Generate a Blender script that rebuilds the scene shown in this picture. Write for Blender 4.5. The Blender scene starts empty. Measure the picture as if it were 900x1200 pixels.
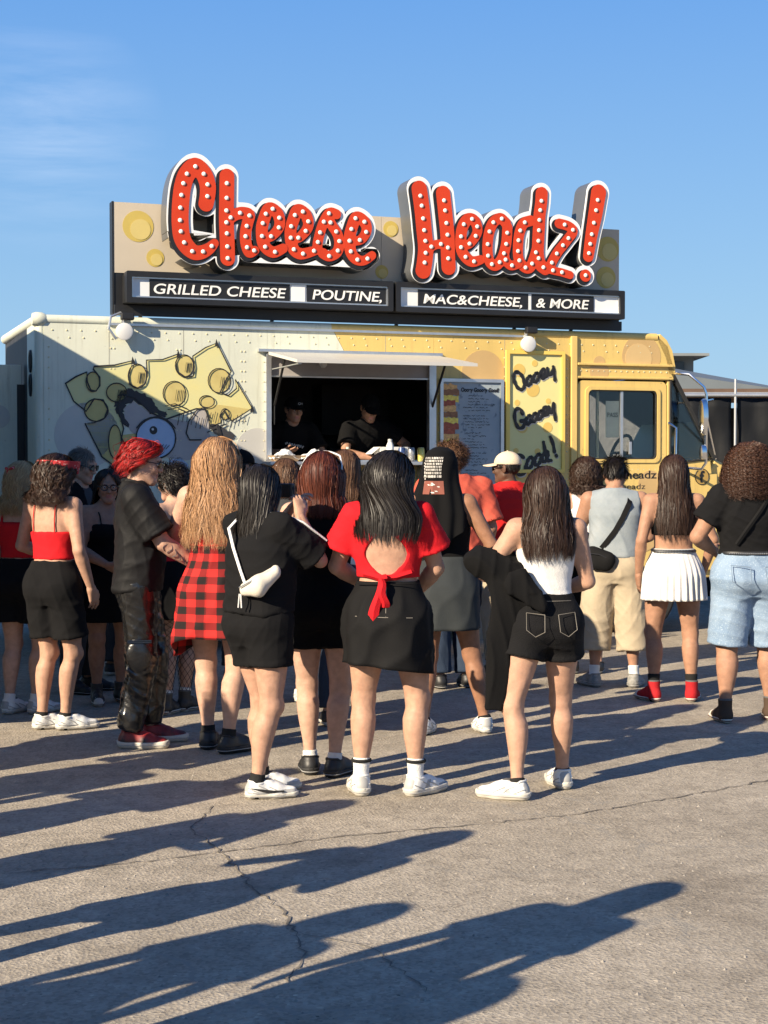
import bpy, math, random
import numpy as np
from mathutils import Vector, Matrix, Euler

random.seed(7)
rng = np.random.default_rng(7)
scene = bpy.context.scene
COL = scene.collection

# ------------------------------------------------------------------ camera, sky, sun, exposure
cam_data = bpy.data.cameras.new('camera')
cam_data.sensor_fit = 'VERTICAL'
cam_data.sensor_height = 36.0
cam_data.sensor_width = 27.0
cam_data.lens = 55.5
cam_data.clip_start = 0.05
cam_data.clip_end = 4000
camera = bpy.data.objects.new('camera', cam_data)
camera.location = (0, 0, 1.6)
camera.rotation_euler = (math.radians(90 - 1.70), 0, 0)
COL.objects.link(camera)
scene.camera = camera

SUN_EL = 26.5
SUN_AZ = 45.0      # light travels towards +x +y at this angle from +x
sd = Vector((math.cos(math.radians(SUN_EL)) * math.cos(math.radians(SUN_AZ)),
             math.cos(math.radians(SUN_EL)) * math.sin(math.radians(SUN_AZ)),
             -math.sin(math.radians(SUN_EL))))
sun_data = bpy.data.lights.new('sun', 'SUN')
sun_data.energy = 5.0
sun_data.angle = math.radians(0.5)
sun_data.color = (1.0, 0.85, 0.64)
sun = bpy.data.objects.new('sun', sun_data)
sun.rotation_euler = sd.to_track_quat('-Z', 'Y').to_euler()
sun.location = (-20, -20, 20)
COL.objects.link(sun)

world = bpy.data.worlds.new('World')
scene.world = world
world.use_nodes = True
wn = world.node_tree
for n in list(wn.nodes):
    wn.nodes.remove(n)
w_out = wn.nodes.new('ShaderNodeOutputWorld')
w_bg = wn.nodes.new('ShaderNodeBackground')
w_sky = wn.nodes.new('ShaderNodeTexSky')
w_sky.sky_type = 'NISHITA'
w_sky.sun_disc = False
w_sky.sun_elevation = math.radians(SUN_EL)
# sky sun direction: rotation 0 points to +Y, growing clockwise seen from above
to_sun = -sd
w_sky.sun_rotation = math.atan2(to_sun.x, to_sun.y)
w_sky.air_density = 1.3
w_sky.dust_density = 0.6
w_sky.ozone_density = 3.0
w_bg.inputs['Strength'].default_value = 0.072
# a wisp of high cirrus
tc = wn.nodes.new('ShaderNodeTexCoord')
mp = wn.nodes.new('ShaderNodeMapping')
mp.inputs['Scale'].default_value = (2.2, 2.2, 15.0)
nz = wn.nodes.new('ShaderNodeTexNoise')
nz.inputs['Scale'].default_value = 2.3
nz.inputs['Detail'].default_value = 9
nz.inputs['Roughness'].default_value = 0.62
nz.inputs['Distortion'].default_value = 0.35
rp = wn.nodes.new('ShaderNodeValToRGB')
rp.color_ramp.elements[0].position = 0.40
rp.color_ramp.elements[0].color = (0, 0, 0, 1)
rp.color_ramp.elements[1].position = 0.86
rp.color_ramp.elements[1].color = (0.55, 0.55, 0.55, 1)
mxs = wn.nodes.new('ShaderNodeMixRGB')
mxs.inputs['Color2'].default_value = (7.5, 7.9, 8.6, 1)
wn.links.new(tc.outputs['Generated'], mp.inputs['Vector'])
wn.links.new(mp.outputs['Vector'], nz.inputs['Vector'])
wn.links.new(nz.outputs['Fac'], rp.inputs['Fac'])
cdst = wn.nodes.new('ShaderNodeVectorMath')
cdst.operation = 'DISTANCE'
cdst.inputs[1].default_value = (-0.205, 0.958, 0.200)
wn.links.new(tc.outputs['Generated'], cdst.inputs[0])
cmr = wn.nodes.new('ShaderNodeMapRange')
cmr.inputs['From Min'].default_value = 0.0
cmr.inputs['From Max'].default_value = 0.075
cmr.inputs['To Min'].default_value = 0.75
cmr.inputs['To Max'].default_value = 0.0
wn.links.new(cdst.outputs['Value'], cmr.inputs['Value'])
cmx = wn.nodes.new('ShaderNodeMath')
cmx.operation = 'MULTIPLY'
wn.links.new(rp.outputs['Color'], cmx.inputs[0])
wn.links.new(cmr.outputs['Result'], cmx.inputs[1])
wn.links.new(cmx.outputs[0], mxs.inputs['Fac'])
# clear summer blue: the sky model corrected by elevation only, the same all round the horizon
sep = wn.nodes.new('ShaderNodeSeparateXYZ')
wn.links.new(tc.outputs['Generated'], sep.inputs['Vector'])
er = wn.nodes.new('ShaderNodeValToRGB')
er.color_ramp.elements[0].position = 0.0
er.color_ramp.elements[0].color = (0.37, 0.63, 0.86, 1)
er.color_ramp.elements[1].position = 0.34
er.color_ramp.elements[1].color = (0.098, 0.33, 0.84, 1)
ez_ = er.color_ramp.elements.new(0.85)
ez_.color = (0.040, 0.13, 0.42, 1)
wn.links.new(sep.outputs['Z'], er.inputs['Fac'])
gain = wn.nodes.new('ShaderNodeMixRGB')
gain.blend_type = 'MULTIPLY'
gain.inputs['Fac'].default_value = 1.0
gain.inputs['Color2'].default_value = (6.35, 6.35, 6.35, 1)
wn.links.new(er.outputs['Color'], gain.inputs['Color1'])
sm = wn.nodes.new('ShaderNodeMixRGB')
sm.inputs['Fac'].default_value = 0.88
wn.links.new(w_sky.outputs['Color'], sm.inputs['Color1'])
wn.links.new(gain.outputs['Color'], sm.inputs['Color2'])
wn.links.new(sm.outputs['Color'], mxs.inputs['Color1'])
wn.links.new(mxs.outputs['Color'], w_bg.inputs['Color'])
wn.links.new(w_bg.outputs['Background'], w_out.inputs['Surface'])

scene.view_settings.view_transform = 'Standard'
scene.view_settings.look = 'None'
scene.view_settings.exposure = 1.12
scene.view_settings.gamma = 1.0
scene.view_settings.use_curve_mapping = False

# ------------------------------------------------------------------ materials
MATS = {}


def mat(name, col, rough=0.6, var=0.12, vscale=6.0, bump=0.0, bscale=60.0, metal=0.0, spec=0.5,
        col2=None, coat=0.0, sss=0.0, island=0.0, alpha=1.0, trans=0.0, speck=None, streak=None):
    """Principled material: base colour broken up by object-space noise, optional bump relief."""
    if name in MATS:
        return MATS[name]
    m = bpy.data.materials.new(name)
    m.use_nodes = True
    nt = m.node_tree
    b = nt.nodes['Principled BSDF']
    b.inputs['Roughness'].default_value = rough
    b.inputs['Metallic'].default_value = metal
    b.inputs['Specular IOR Level'].default_value = spec
    b.inputs['Coat Weight'].default_value = coat
    b.inputs['Transmission Weight'].default_value = trans
    b.inputs['Alpha'].default_value = alpha
    if sss:
        b.inputs['Subsurface Weight'].default_value = sss
        b.inputs['Subsurface Radius'].default_value = (0.012, 0.005, 0.003)
        b.inputs['Subsurface Scale'].default_value = 1.0
    c = (*col, 1)
    d = (*(col2 if col2 else tuple(x * (1 - var * 2) for x in col)), 1)
    tcn = nt.nodes.new('ShaderNodeTexCoord')
    n1 = nt.nodes.new('ShaderNodeTexNoise')
    n1.inputs['Scale'].default_value = vscale
    n1.inputs['Detail'].default_value = 5
    n1.inputs['Roughness'].default_value = 0.6
    nt.links.new(tcn.outputs['Object'], n1.inputs['Vector'])
    mr = nt.nodes.new('ShaderNodeMapRange')
    mr.inputs['From Min'].default_value = 0.3
    mr.inputs['From Max'].default_value = 0.7
    nt.links.new(n1.outputs['Fac'], mr.inputs['Value'])
    mx = nt.nodes.new('ShaderNodeMixRGB')
    mx.inputs['Color1'].default_value = c
    mx.inputs['Color2'].default_value = d
    fac = mr.outputs['Result']
    if island:
        ge = nt.nodes.new('ShaderNodeNewGeometry')
        fac = ge.outputs['Random Per Island']
    nt.links.new(fac, mx.inputs['Fac'])
    colout = mx.outputs['Color']
    if speck:
        n3 = nt.nodes.new('ShaderNodeTexNoise')
        n3.inputs['Scale'].default_value = speck[1]
        n3.inputs['Detail'].default_value = 2
        nt.links.new(tcn.outputs['Object'], n3.inputs['Vector'])
        mr3 = nt.nodes.new('ShaderNodeMapRange')
        mr3.inputs['From Min'].default_value = speck[2]
        mr3.inputs['From Max'].default_value = speck[2] + 0.12
        nt.links.new(n3.outputs['Fac'], mr3.inputs['Value'])
        mx3 = nt.nodes.new('ShaderNodeMixRGB')
        mx3.inputs['Color2'].default_value = (*speck[0], 1)
        nt.links.new(mr3.outputs['Result'], mx3.inputs['Fac'])
        nt.links.new(colout, mx3.inputs['Color1'])
        colout = mx3.outputs['Color']
    if streak:
        mpn = nt.nodes.new('ShaderNodeMapping')
        mpn.inputs['Scale'].default_value = (9, 9, 0.55)
        nt.links.new(tcn.outputs['Object'], mpn.inputs['Vector'])
        n4 = nt.nodes.new('ShaderNodeTexNoise')
        n4.inputs['Scale'].default_value = 2.2
        n4.inputs['Detail'].default_value = 7
        n4.inputs['Roughness'].default_value = 0.7
        nt.links.new(mpn.outputs['Vector'], n4.inputs['Vector'])
        mr4 = nt.nodes.new('ShaderNodeMapRange')
        mr4.inputs['From Min'].default_value = 0.52
        mr4.inputs['From Max'].default_value = 0.75
        mr4.inputs['To Max'].default_value = streak[1]
        nt.links.new(n4.outputs['Fac'], mr4.inputs['Value'])
        mx4 = nt.nodes.new('ShaderNodeMixRGB')
        mx4.inputs['Color2'].default_value = (*streak[0], 1)
        nt.links.new(mr4.outputs['Result'], mx4.inputs['Fac'])
        nt.links.new(colout, mx4.inputs['Color1'])
        colout = mx4.outputs['Color']
    nt.links.new(colout, b.inputs['Base Color'])
    if bump:
        n2 = nt.nodes.new('ShaderNodeTexNoise')
        n2.inputs['Scale'].default_value = bscale
        n2.inputs['Detail'].default_value = 4
        nt.links.new(tcn.outputs['Object'], n2.inputs['Vector'])
        bp = nt.nodes.new('ShaderNodeBump')
        bp.inputs['Strength'].default_value = bump
        bp.inputs['Distance'].default_value = 0.01
        nt.links.new(n2.outputs['Fac'], bp.inputs['Height'])
        nt.links.new(bp.outputs['Normal'], b.inputs['Normal'])
    MATS[name] = m
    return m


# ------------------------------------------------------------------ mesh helpers
def to_mesh(name, V, faces, smooth=True, matidx=None, uv=None):
    me = bpy.data.meshes.new(name)
    V = np.asarray(V, dtype=np.float32).reshape(-1, 3)
    if isinstance(faces, np.ndarray):
        k = faces.shape[1]
        loops = faces.reshape(-1).astype(np.int32)
        starts = np.arange(0, len(loops), k, dtype=np.int32)
    else:
        loops = np.array([i for f in faces for i in f], dtype=np.int32)
        ln = np.array([len(f) for f in faces], dtype=np.int32)
        starts = np.concatenate([[0], np.cumsum(ln)[:-1]]).astype(np.int32)
    me.vertices.add(len(V))
    me.vertices.foreach_set('co', V.reshape(-1))
    me.loops.add(len(loops))
    me.loops.foreach_set('vertex_index', loops)
    me.polygons.add(len(starts))
    me.polygons.foreach_set('loop_start', starts)
    if smooth:
        me.polygons.foreach_set('use_smooth', np.ones(len(starts), dtype=bool))
    else:
        me.polygons.foreach_set('use_smooth', np.zeros(len(starts), dtype=bool))
    if matidx is not None:
        me.polygons.foreach_set('material_index', np.asarray(matidx, dtype=np.int32))
    if uv is not None:
        l = me.uv_layers.new(name='UVMap')
        l.data.foreach_set('uv', np.asarray(uv, dtype=np.float32)[loops].reshape(-1))
    me.update(calc_edges=True)
    me.validate()
    return me


def link(name, me, mats=None, parent=None, label=None, cat=None, group=None, kind=None, loc=None, rot=None):
    o = bpy.data.objects.new(name, me)
    COL.objects.link(o)
    if me is not None and mats is not None:
        for m in (mats if isinstance(mats, (list, tuple)) else [mats]):
            if len(me.materials) < 4:
                me.materials.append(m)
    if parent is not None:
        o.parent = parent
    if loc is not None:
        o.location = loc
    if rot is not None:
        o.rotation_euler = rot
    if label:
        o['label'] = label
    if cat:
        o['category'] = cat
    if group:
        o['group'] = group
    if kind:
        o['kind'] = kind
    return o


class MB:
    """collects boxes, prisms and tubes into one mesh"""
    def __init__(s):
        s.V = []
        s.F = []
        s.S = []

    def raw(s, V, F, smooth=False):
        n = len(s.V)
        s.V += [tuple(v) for v in V]
        s.F += [tuple(i + n for i in f) for f in F]
        s.S += [smooth] * len(F)
        return s

    def box(s, x0, x1, y0, y1, z0, z1):
        V = [(x, y, z) for x in (x0, x1) for y in (y0, y1) for z in (z0, z1)]
        F = [(0, 1, 3, 2), (4, 6, 7, 5), (0, 4, 5, 1), (2, 3, 7, 6), (0, 2, 6, 4), (1, 5, 7, 3)]
        return s.raw(V, F)

    def prism(s, poly, y0, y1):
        """polygon in (x,z), extruded along y"""
        n = len(poly)
        V = [(a, y0, b) for a, b in poly] + [(a, y1, b) for a, b in poly]
        F = [tuple(range(n)), tuple(range(2 * n - 1, n - 1, -1))]
        F += [(i, i + n, (i + 1) % n + n, (i + 1) % n) for i in range(n)]
        return s.raw(V, F)

    def tube(s, pts, r, n=8, caps=True, closed=False):
        P = [Vector(p) for p in pts]
        rr = r if isinstance(r, (list, tuple)) else [r] * len(P)
        V = []
        up = None
        for i, p in enumerate(P):
            if closed:
                t = (P[(i + 1) % len(P)] - P[i - 1])
            else:
                t = (P[min(i + 1, len(P) - 1)] - P[max(i - 1, 0)])
            t.normalize()
            if up is None:
                up = t.orthogonal().normalized()
            up = (up - t * up.dot(t))
            if up.length < 1e-5:
                up = t.orthogonal()
            up.normalize()
            sd_ = t.cross(up)
            for k in range(n):
                a = 2 * math.pi * k / n
                V.append(p + (up * math.cos(a) + sd_ * math.sin(a)) * rr[i])
        F = []
        m = len(P)
        for i in range(m if closed else m - 1):
            j = (i + 1) % m
            for k in range(n):
                F.append((i * n + k, i * n + (k + 1) % n, j * n + (k + 1) % n, j * n + k))
        if caps and not closed:
            F.append(tuple(range(n - 1, -1, -1)))
            F.append(tuple((m - 1) * n + k for k in range(n)))
        return s.raw(V, F, True)

    def lathe(s, prof, c, axis='z', n=16):
        """profile of (radius, height) turned about an axis through c"""
        V = []
        for r, h in prof:
            for k in range(n):
                a = 2 * math.pi * k / n
                x, y = r * math.cos(a), r * math.sin(a)
                if axis == 'z':
                    V.append((c[0] + x, c[1] + y, c[2] + h))
                elif axis == 'y':
                    V.append((c[0] + x, c[1] + h, c[2] + y))
                else:
                    V.append((c[0] + h, c[1] + x, c[2] + y))
        F = []
        for i in range(len(prof) - 1):
            for k in range(n):
                F.append((i * n + k, i * n + (k + 1) % n, (i + 1) * n + (k + 1) % n, (i + 1) * n + k))
        F.append(tuple(range(n - 1, -1, -1)))
        F.append(tuple((len(prof) - 1) * n + k for k in range(n)))
        return s.raw(V, F, True)

    def build(s, name, m, parent=None, bevel=0.0, auto=True, **kw):
        me = to_mesh(name, s.V, s.F, smooth=False)
        me.polygons.foreach_set('use_smooth', np.array(s.S, dtype=bool))
        if any(s.S) and auto:
            me.set_sharp_from_angle(angle=math.radians(40))
        o = link(name, me, m, parent, **kw)
        if bevel:
            bv = o.modifiers.new('bevel', 'BEVEL')
            bv.width = bevel
            bv.segments = 2
            bv.limit_method = 'ANGLE'
        return o


# ------------------------------------------------------------------ distance fields meshed with surface nets
def smin(a, b, k):
    if k <= 0:
        return np.minimum(a, b)
    h = np.clip(0.5 + 0.5 * (b - a) / k, 0, 1)
    return b + (a - b) * h - k * h * (1 - h)


class Field:
    def __init__(s, lo, hi, h):
        s.lo = np.array(lo, dtype=np.float64)
        s.h = h
        s.n = np.ceil((np.array(hi) - s.lo) / h).astype(int) + 1
        s.a = np.full(s.n, 1.0, dtype=np.float32)

    def add(s, prim, off=0.0, k=0.03, clips=(), cut=False):
        f, lo, hi = prim
        m = off + k + 3 * s.h
        i0 = np.clip(np.floor((np.array(lo) - m - s.lo) / s.h).astype(int), 0, s.n - 1)
        i1 = np.clip(np.ceil((np.array(hi) + m - s.lo) / s.h).astype(int) + 1, 1, s.n)
        if np.any(i1 - i0 < 1):
            return
        ax = [(s.lo[j] + np.arange(i0[j], i1[j]) * s.h).astype(np.float32) for j in range(3)]
        X = ax[0][:, None, None]
        Y = ax[1][None, :, None]
        Z = ax[2][None, None, :]
        d = f(X, Y, Z) - off
        for c in clips:
            d = np.maximum(d, c(X, Y, Z))
        sl = tuple(slice(i0[j], i1[j]) for j in range(3))
        if cut:
            s.a[sl] = -smin(-s.a[sl], d, k)
        else:
            s.a[sl] = smin(s.a[sl], np.broadcast_to(d, s.a[sl].shape), k)

    def clip(s, fn):
        ax = [(s.lo[j] + np.arange(s.n[j]) * s.h).astype(np.float32) for j in range(3)]
        s.a = np.maximum(s.a, fn(ax[0][:, None, None], ax[1][None, :, None], ax[2][None, None, :])).astype(np.float32)

    def nets(s):
        a = s.a
        a[0], a[-1], a[:, 0], a[:, -1], a[:, :, 0], a[:, :, -1] = (np.maximum(q, 0.5 * s.h) for q in
                                                                (a[0], a[-1], a[:, 0], a[:, -1], a[:, :, 0], a[:, :, -1]))
        ins = a < 0
        n = [q - 1 for q in a.shape]
        cnt = np.zeros(n, dtype=np.int8)
        for dx in (0, 1):
            for dy in (0, 1):
                for dz in (0, 1):
                    cnt += ins[dx:n[0] + dx, dy:n[1] + dy, dz:n[2] + dz]
        act = (cnt > 0) & (cnt < 8)
        idx = np.argwhere(act)
        if len(idx) == 0:
            return np.zeros((0, 3)), np.zeros((0, 4), int)
        num = np.full(n, -1, dtype=np.int32)
        num[act] = np.arange(len(idx))
        cor = np.array([(i, j, k) for i in (0, 1) for j in (0, 1) for k in (0, 1)])
        val = np.stack([a[idx[:, 0] + c[0], idx[:, 1] + c[1], idx[:, 2] + c[2]] for c in cor], 1)
        acc = np.zeros((len(idx), 3))
        cn = np.zeros(len(idx))
        for i in range(8):
            for j in range(i + 1, 8):
                if np.abs(cor[i] - cor[j]).sum() != 1:
                    continue
                va, vb = val[:, i], val[:, j]
                m = (va < 0) != (vb < 0)
                t = va[m] / (va[m] - vb[m])
                acc[m] += cor[i] + (cor[j] - cor[i]) * t[:, None]
                cn[m] += 1
        V = s.lo + (idx + acc / cn[:, None]) * s.h
        Q = []
        for axn in range(3):
            o1, o2 = [(1, 2), (2, 0), (0, 1)][axn]
            A = np.moveaxis(ins, axn, 0)
            d = A[:-1] != A[1:]
            fl = A[:-1] & d
            d = np.moveaxis(d, 0, axn)
            fl = np.moveaxis(fl, 0, axn)
            e = np.argwhere(d)
            ok = (e[:, o1] > 0) & (e[:, o2] > 0) & (e[:, o1] < n[o1]) & (e[:, o2] < n[o2])
            e = e[ok]
            fi = fl[e[:, 0], e[:, 1], e[:, 2]]
            e1 = e.copy()
            e1[:, o1] -= 1
            e2 = e.copy()
            e2[:, o2] -= 1
            e12 = e1.copy()
            e12[:, o2] -= 1
            g = lambda q: num[q[:, 0], q[:, 1], q[:, 2]]
            q = np.stack([g(e12), g(e2), g(e), g(e1)], 1)
            q[~fi] = q[~fi][:, ::-1]
            Q.append(q)
        return V, np.concatenate(Q).astype(np.int32)


def vnormals(V, Q):
    nrm = np.cross(V[Q[:, 2]] - V[Q[:, 0]], V[Q[:, 3]] - V[Q[:, 1]])
    N = np.zeros_like(V)
    for c in range(3):
        w = np.repeat(nrm[:, c], 4)
        N[:, c] = np.bincount(Q.reshape(-1), weights=w, minlength=len(V))
    return N / (np.linalg.norm(N, axis=1, keepdims=True) + 1e-9)


def A3(p):
    return np.array(p, dtype=np.float64)


def seg(a, b, rad, flat=(False, False), side=None, ell=1.0):
    """tapered limb; rad rows are (t, r) or (t, r, dx, dy, dz); side/ell squash across one axis"""
    a, b = A3(a), A3(b)
    ax = b - a
    L = float(np.linalg.norm(ax)) + 1e-9
    u = ax / L
    if not isinstance(rad, (list, tuple)):
        rad = [(0, rad), (1, rad)]
    ts = [q[0] for q in rad]
    rs = [q[1] for q in rad]
    of = [[(q[i] if len(q) > 2 else 0.0) for q in rad] for i in (2, 3, 4)] if any(len(q) > 2 for q in rad) else None

    def f(X, Y, Z):
        t = ((X - a[0]) * u[0] + (Y - a[1]) * u[1] + (Z - a[2]) * u[2]) / L
        tc_ = np.clip(t, 0, 1)
        r = np.interp(tc_, ts, rs)
        dx = X - (a[0] + tc_ * ax[0])
        dy = Y - (a[1] + tc_ * ax[1])
        dz = Z - (a[2] + tc_ * ax[2])
        if of:
            dx = dx - np.interp(tc_, ts, of[0])
            dy = dy - np.interp(tc_, ts, of[1])
            dz = dz - np.interp(tc_, ts, of[2])
        q = dx * dx + dy * dy + dz * dz
        if side is not None:
            c = dx * side[0] + dy * side[1] + dz * side[2]
            q = q + c * c * (1 / (ell * ell) - 1)
        d = np.sqrt(q) - r
        if flat[0]:
            d = np.maximum(d, -t * L)
        if flat[1]:
            d = np.maximum(d, (t - 1) * L)
        return d
    mr = max(rs) * max(1, ell) + 0.03
    return f, np.minimum(a, b) - mr, np.maximum(a, b) + mr


def ellipsoid(c, r, R=None):
    c, r = A3(c), A3(r)
    mn = float(r.min())

    def f(X, Y, Z):
        x, y, z = X - c[0], Y - c[1], Z - c[2]
        if R is not None:
            x, y, z = (R[0][0] * x + R[1][0] * y + R[2][0] * z, R[0][1] * x + R[1][1] * y + R[2][1] * z,
                       R[0][2] * x + R[1][2] * y + R[2][2] * z)
        k0 = np.sqrt((x / r[0]) ** 2 + (y / r[1]) ** 2 + (z / r[2]) ** 2)
        k1 = np.sqrt((x / r[0] ** 2) ** 2 + (y / r[1] ** 2) ** 2 + (z / r[2] ** 2) ** 2) + 1e-6
        return np.where(k0 < 0.3, (k0 - 1) * mn, k0 * (k0 - 1) / k1)
    m = float(r.max())
    return f, c - m, c + m


def loft(table, twist=None, p=2.3):
    """horizontal sections: rows (z, rx, ry, cx, cy)"""
    T = np.array(table, dtype=np.float64)
    zs = T[:, 0]

    def f(X, Y, Z):
        z = Z
        rx, ry, cx, cy = (np.interp(z, zs, T[:, i]) for i in (1, 2, 3, 4))
        x, y = X - cx, Y - cy
        if twist is not None:
            an = np.interp(z, [twist[0], twist[1]], [0.0, twist[2]]) + (twist[3] if len(twist) > 3 else 0)
            c, s_ = np.cos(an), np.sin(an)
            x, y = x * c + y * s_, -x * s_ + y * c
        q = (np.abs(x / rx) ** p + np.abs(y / ry) ** p) ** (1 / p)
        d = (q - 1) * np.minimum(rx, ry) * 1.05
        return np.maximum(d, np.maximum(z - zs[-1], zs[0] - z))
    mx = T[:, 1:3].max() + 0.02
    return f, A3((T[:, 3].min() - mx, T[:, 4].min() - mx, zs[0])), A3((T[:, 3].max() + mx, T[:, 4].max() + mx, zs[-1]))


# ------------------------------------------------------------------ painted / cut-out shapes from brush strokes
def catmull(pts, rad=None, n=6):
    P = [A3(p) for p in pts]
    if len(P) < 3:
        return [tuple(p) for p in P], (rad if rad is not None else None)
    out, ro = [], []
    for i in range(len(P) - 1):
        p0, p1, p2, p3 = P[max(i - 1, 0)], P[i], P[i + 1], P[min(i + 2, len(P) - 1)]
        for k in range(n):
            t = k / n
            out.append(tuple(0.5 * ((2 * p1) + (-p0 + p2) * t + (2 * p0 - 5 * p1 + 4 * p2 - p3) * t * t + (-p0 + 3 * p1 - 3 * p2 + p3) * t ** 3)))
            if rad is not None:
                ro.append(rad[i] * (1 - t) + rad[i + 1] * t)
    out.append(tuple(P[-1]))
    if rad is not None:
        ro.append(rad[-1])
    return out, (ro if rad is not None else None)


def brush_field(strokes, grow=0.0, h=0.01, shift=(0, 0)):
    """2-D distance field of round-brush strokes [(pts, radii)...] -> (grid, origin, step)"""
    allp = np.array([p for s_ in strokes for p in s_[0]]) + np.array(shift)
    mr = max(max(s_[1]) for s_ in strokes) + grow + 4 * h
    lo = allp.min(0) - mr
    hi = allp.max(0) + mr
    nx, ny = (np.ceil((hi - lo) / h).astype(int) + 1)
    gx = lo[0] + np.arange(nx) * h
    gy = lo[1] + np.arange(ny) * h
    a = np.full((nx, ny), 1.0)
    for pts, rad in strokes:
        P = np.array(pts) + np.array(shift)
        for i in range(len(P) - 1):
            p, q = P[i], P[i + 1]
            r = max(rad[i], rad[i + 1]) + grow + 4 * h
            b0 = np.clip(np.floor((np.minimum(p, q) - r - lo) / h).astype(int), 0, None)
            b1 = np.ceil((np.maximum(p, q) + r - lo) / h).astype(int) + 1
            X = gx[b0[0]:b1[0], None]
            Y = gy[None, b0[1]:b1[1]]
            e = q - p
            t = np.clip(((X - p[0]) * e[0] + (Y - p[1]) * e[1]) / (e @ e + 1e-12), 0, 1)
            d = np.hypot(X - p[0] - t * e[0], Y - p[1] - t * e[1]) - (rad[i] + (rad[i + 1] - rad[i]) * t) - grow
            blk = a[b0[0]:b1[0], b0[1]:b1[1]]
            np.minimum(blk, d, out=blk)
    return a, lo, h


def contours(a, lo, h):
    """closed outlines of the zero level (2-D surface nets)"""
    ins = a < 0
    nx, ny = a.shape[0] - 1, a.shape[1] - 1
    cnt = ins[:-1, :-1].astype(int) + ins[1:, :-1] + ins[:-1, 1:] + ins[1:, 1:]
    act = (cnt > 0) & (cnt < 4)
    pos = {}
    for i, j in np.argwhere(act):
        c = [(0, 0), (1, 0), (1, 1), (0, 1)]
        acc = []
        for q in range(4):
            (x0, y0), (x1, y1) = c[q], c[(q + 1) % 4]
            va, vb = a[i + x0, j + y0], a[i + x1, j + y1]
            if (va < 0) != (vb < 0):
                t = va / (va - vb)
                acc.append((x0 + (x1 - x0) * t, y0 + (y1 - y0) * t))
        m = np.mean(acc, 0)
        pos[(i, j)] = (lo[0] + (i + m[0]) * h, lo[1] + (j + m[1]) * h)
    nb = {k: [] for k in pos}
    for i, j in np.argwhere(ins[:-1, :] != ins[1:, :]):
        if (i, j) in pos and (i, j - 1) in pos:
            nb[(i, j)].append((i, j - 1))
            nb[(i, j - 1)].append((i, j))
    for i, j in np.argwhere(ins[:, :-1] != ins[:, 1:]):
        if (i, j) in pos and (i - 1, j) in pos:
            nb[(i, j)].append((i - 1, j))
            nb[(i - 1, j)].append((i, j))
    loops = []
    used = set()
    for k in pos:
        if k in used or not nb[k]:
            continue
        lp = [k]
        used.add(k)
        cur = k
        while True:
            nx_ = [q for q in nb[cur] if q not in used]
            if not nx_:
                break
            cur = nx_[0]
            used.add(cur)
            lp.append(cur)
        if len(lp) > 5:
            loops.append([pos[q] for q in lp])
    return loops


def fill_mesh(name, loops, depth, y=0.0, bevel=0.0):
    """flat (x,z) outline with holes, given thickness; front face at local y"""
    cu = bpy.data.curves.new(name, 'CURVE')
    cu.dimensions = '2D'
    cu.fill_mode = 'BOTH'
    cu.extrude = max(depth / 2 - bevel, 0.0005)
    cu.bevel_depth = bevel
    for lp in loops:
        sp = cu.splines.new('POLY')
        sp.points.add(len(lp) - 1)
        sp.points.foreach_set('co', np.array([(p[0], p[1], 0, 1) for p in lp], dtype=np.float32).reshape(-1))
        sp.use_cyclic_u = True
    o = bpy.data.objects.new(name, cu)
    me = bpy.data.meshes.new_from_object(o)
    bpy.data.objects.remove(o)
    bpy.data.curves.remove(cu)
    n = len(me.vertices)
    co = np.zeros(n * 3, dtype=np.float32)
    me.vertices.foreach_get('co', co)
    co = co.reshape(-1, 3)
    out = np.stack([co[:, 0], y + depth / 2 - co[:, 2], co[:, 1]], 1)
    me.vertices.foreach_set('co', out.reshape(-1))
    me.update()
    me.name = name
    return me


def text_mesh(name, body, size, shear=0.0, depth=0.004, weight=0.0, width=None, spacing=1.0):
    cu = bpy.data.curves.new(name, 'FONT')
    cu.body = body
    cu.size = size
    cu.shear = shear
    cu.extrude = depth / 2
    cu.offset = weight
    cu.space_character = spacing
    o = bpy.data.objects.new(name, cu)
    me = bpy.data.meshes.new_from_object(o)
    bpy.data.objects.remove(o)
    n = len(me.vertices)
    co = np.zeros(n * 3, dtype=np.float32)
    me.vertices.foreach_get('co', co)
    co = co.reshape(-1, 3)
    x0, x1 = co[:, 0].min(), co[:, 0].max()
    k = (width / (x1 - x0)) if width else 1.0
    out = np.stack([(co[:, 0] - x0) * k, -co[:, 2], co[:, 1]], 1)
    me.vertices.foreach_set('co', out.reshape(-1))
    me.update()
    me.name = name
    return me


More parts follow.
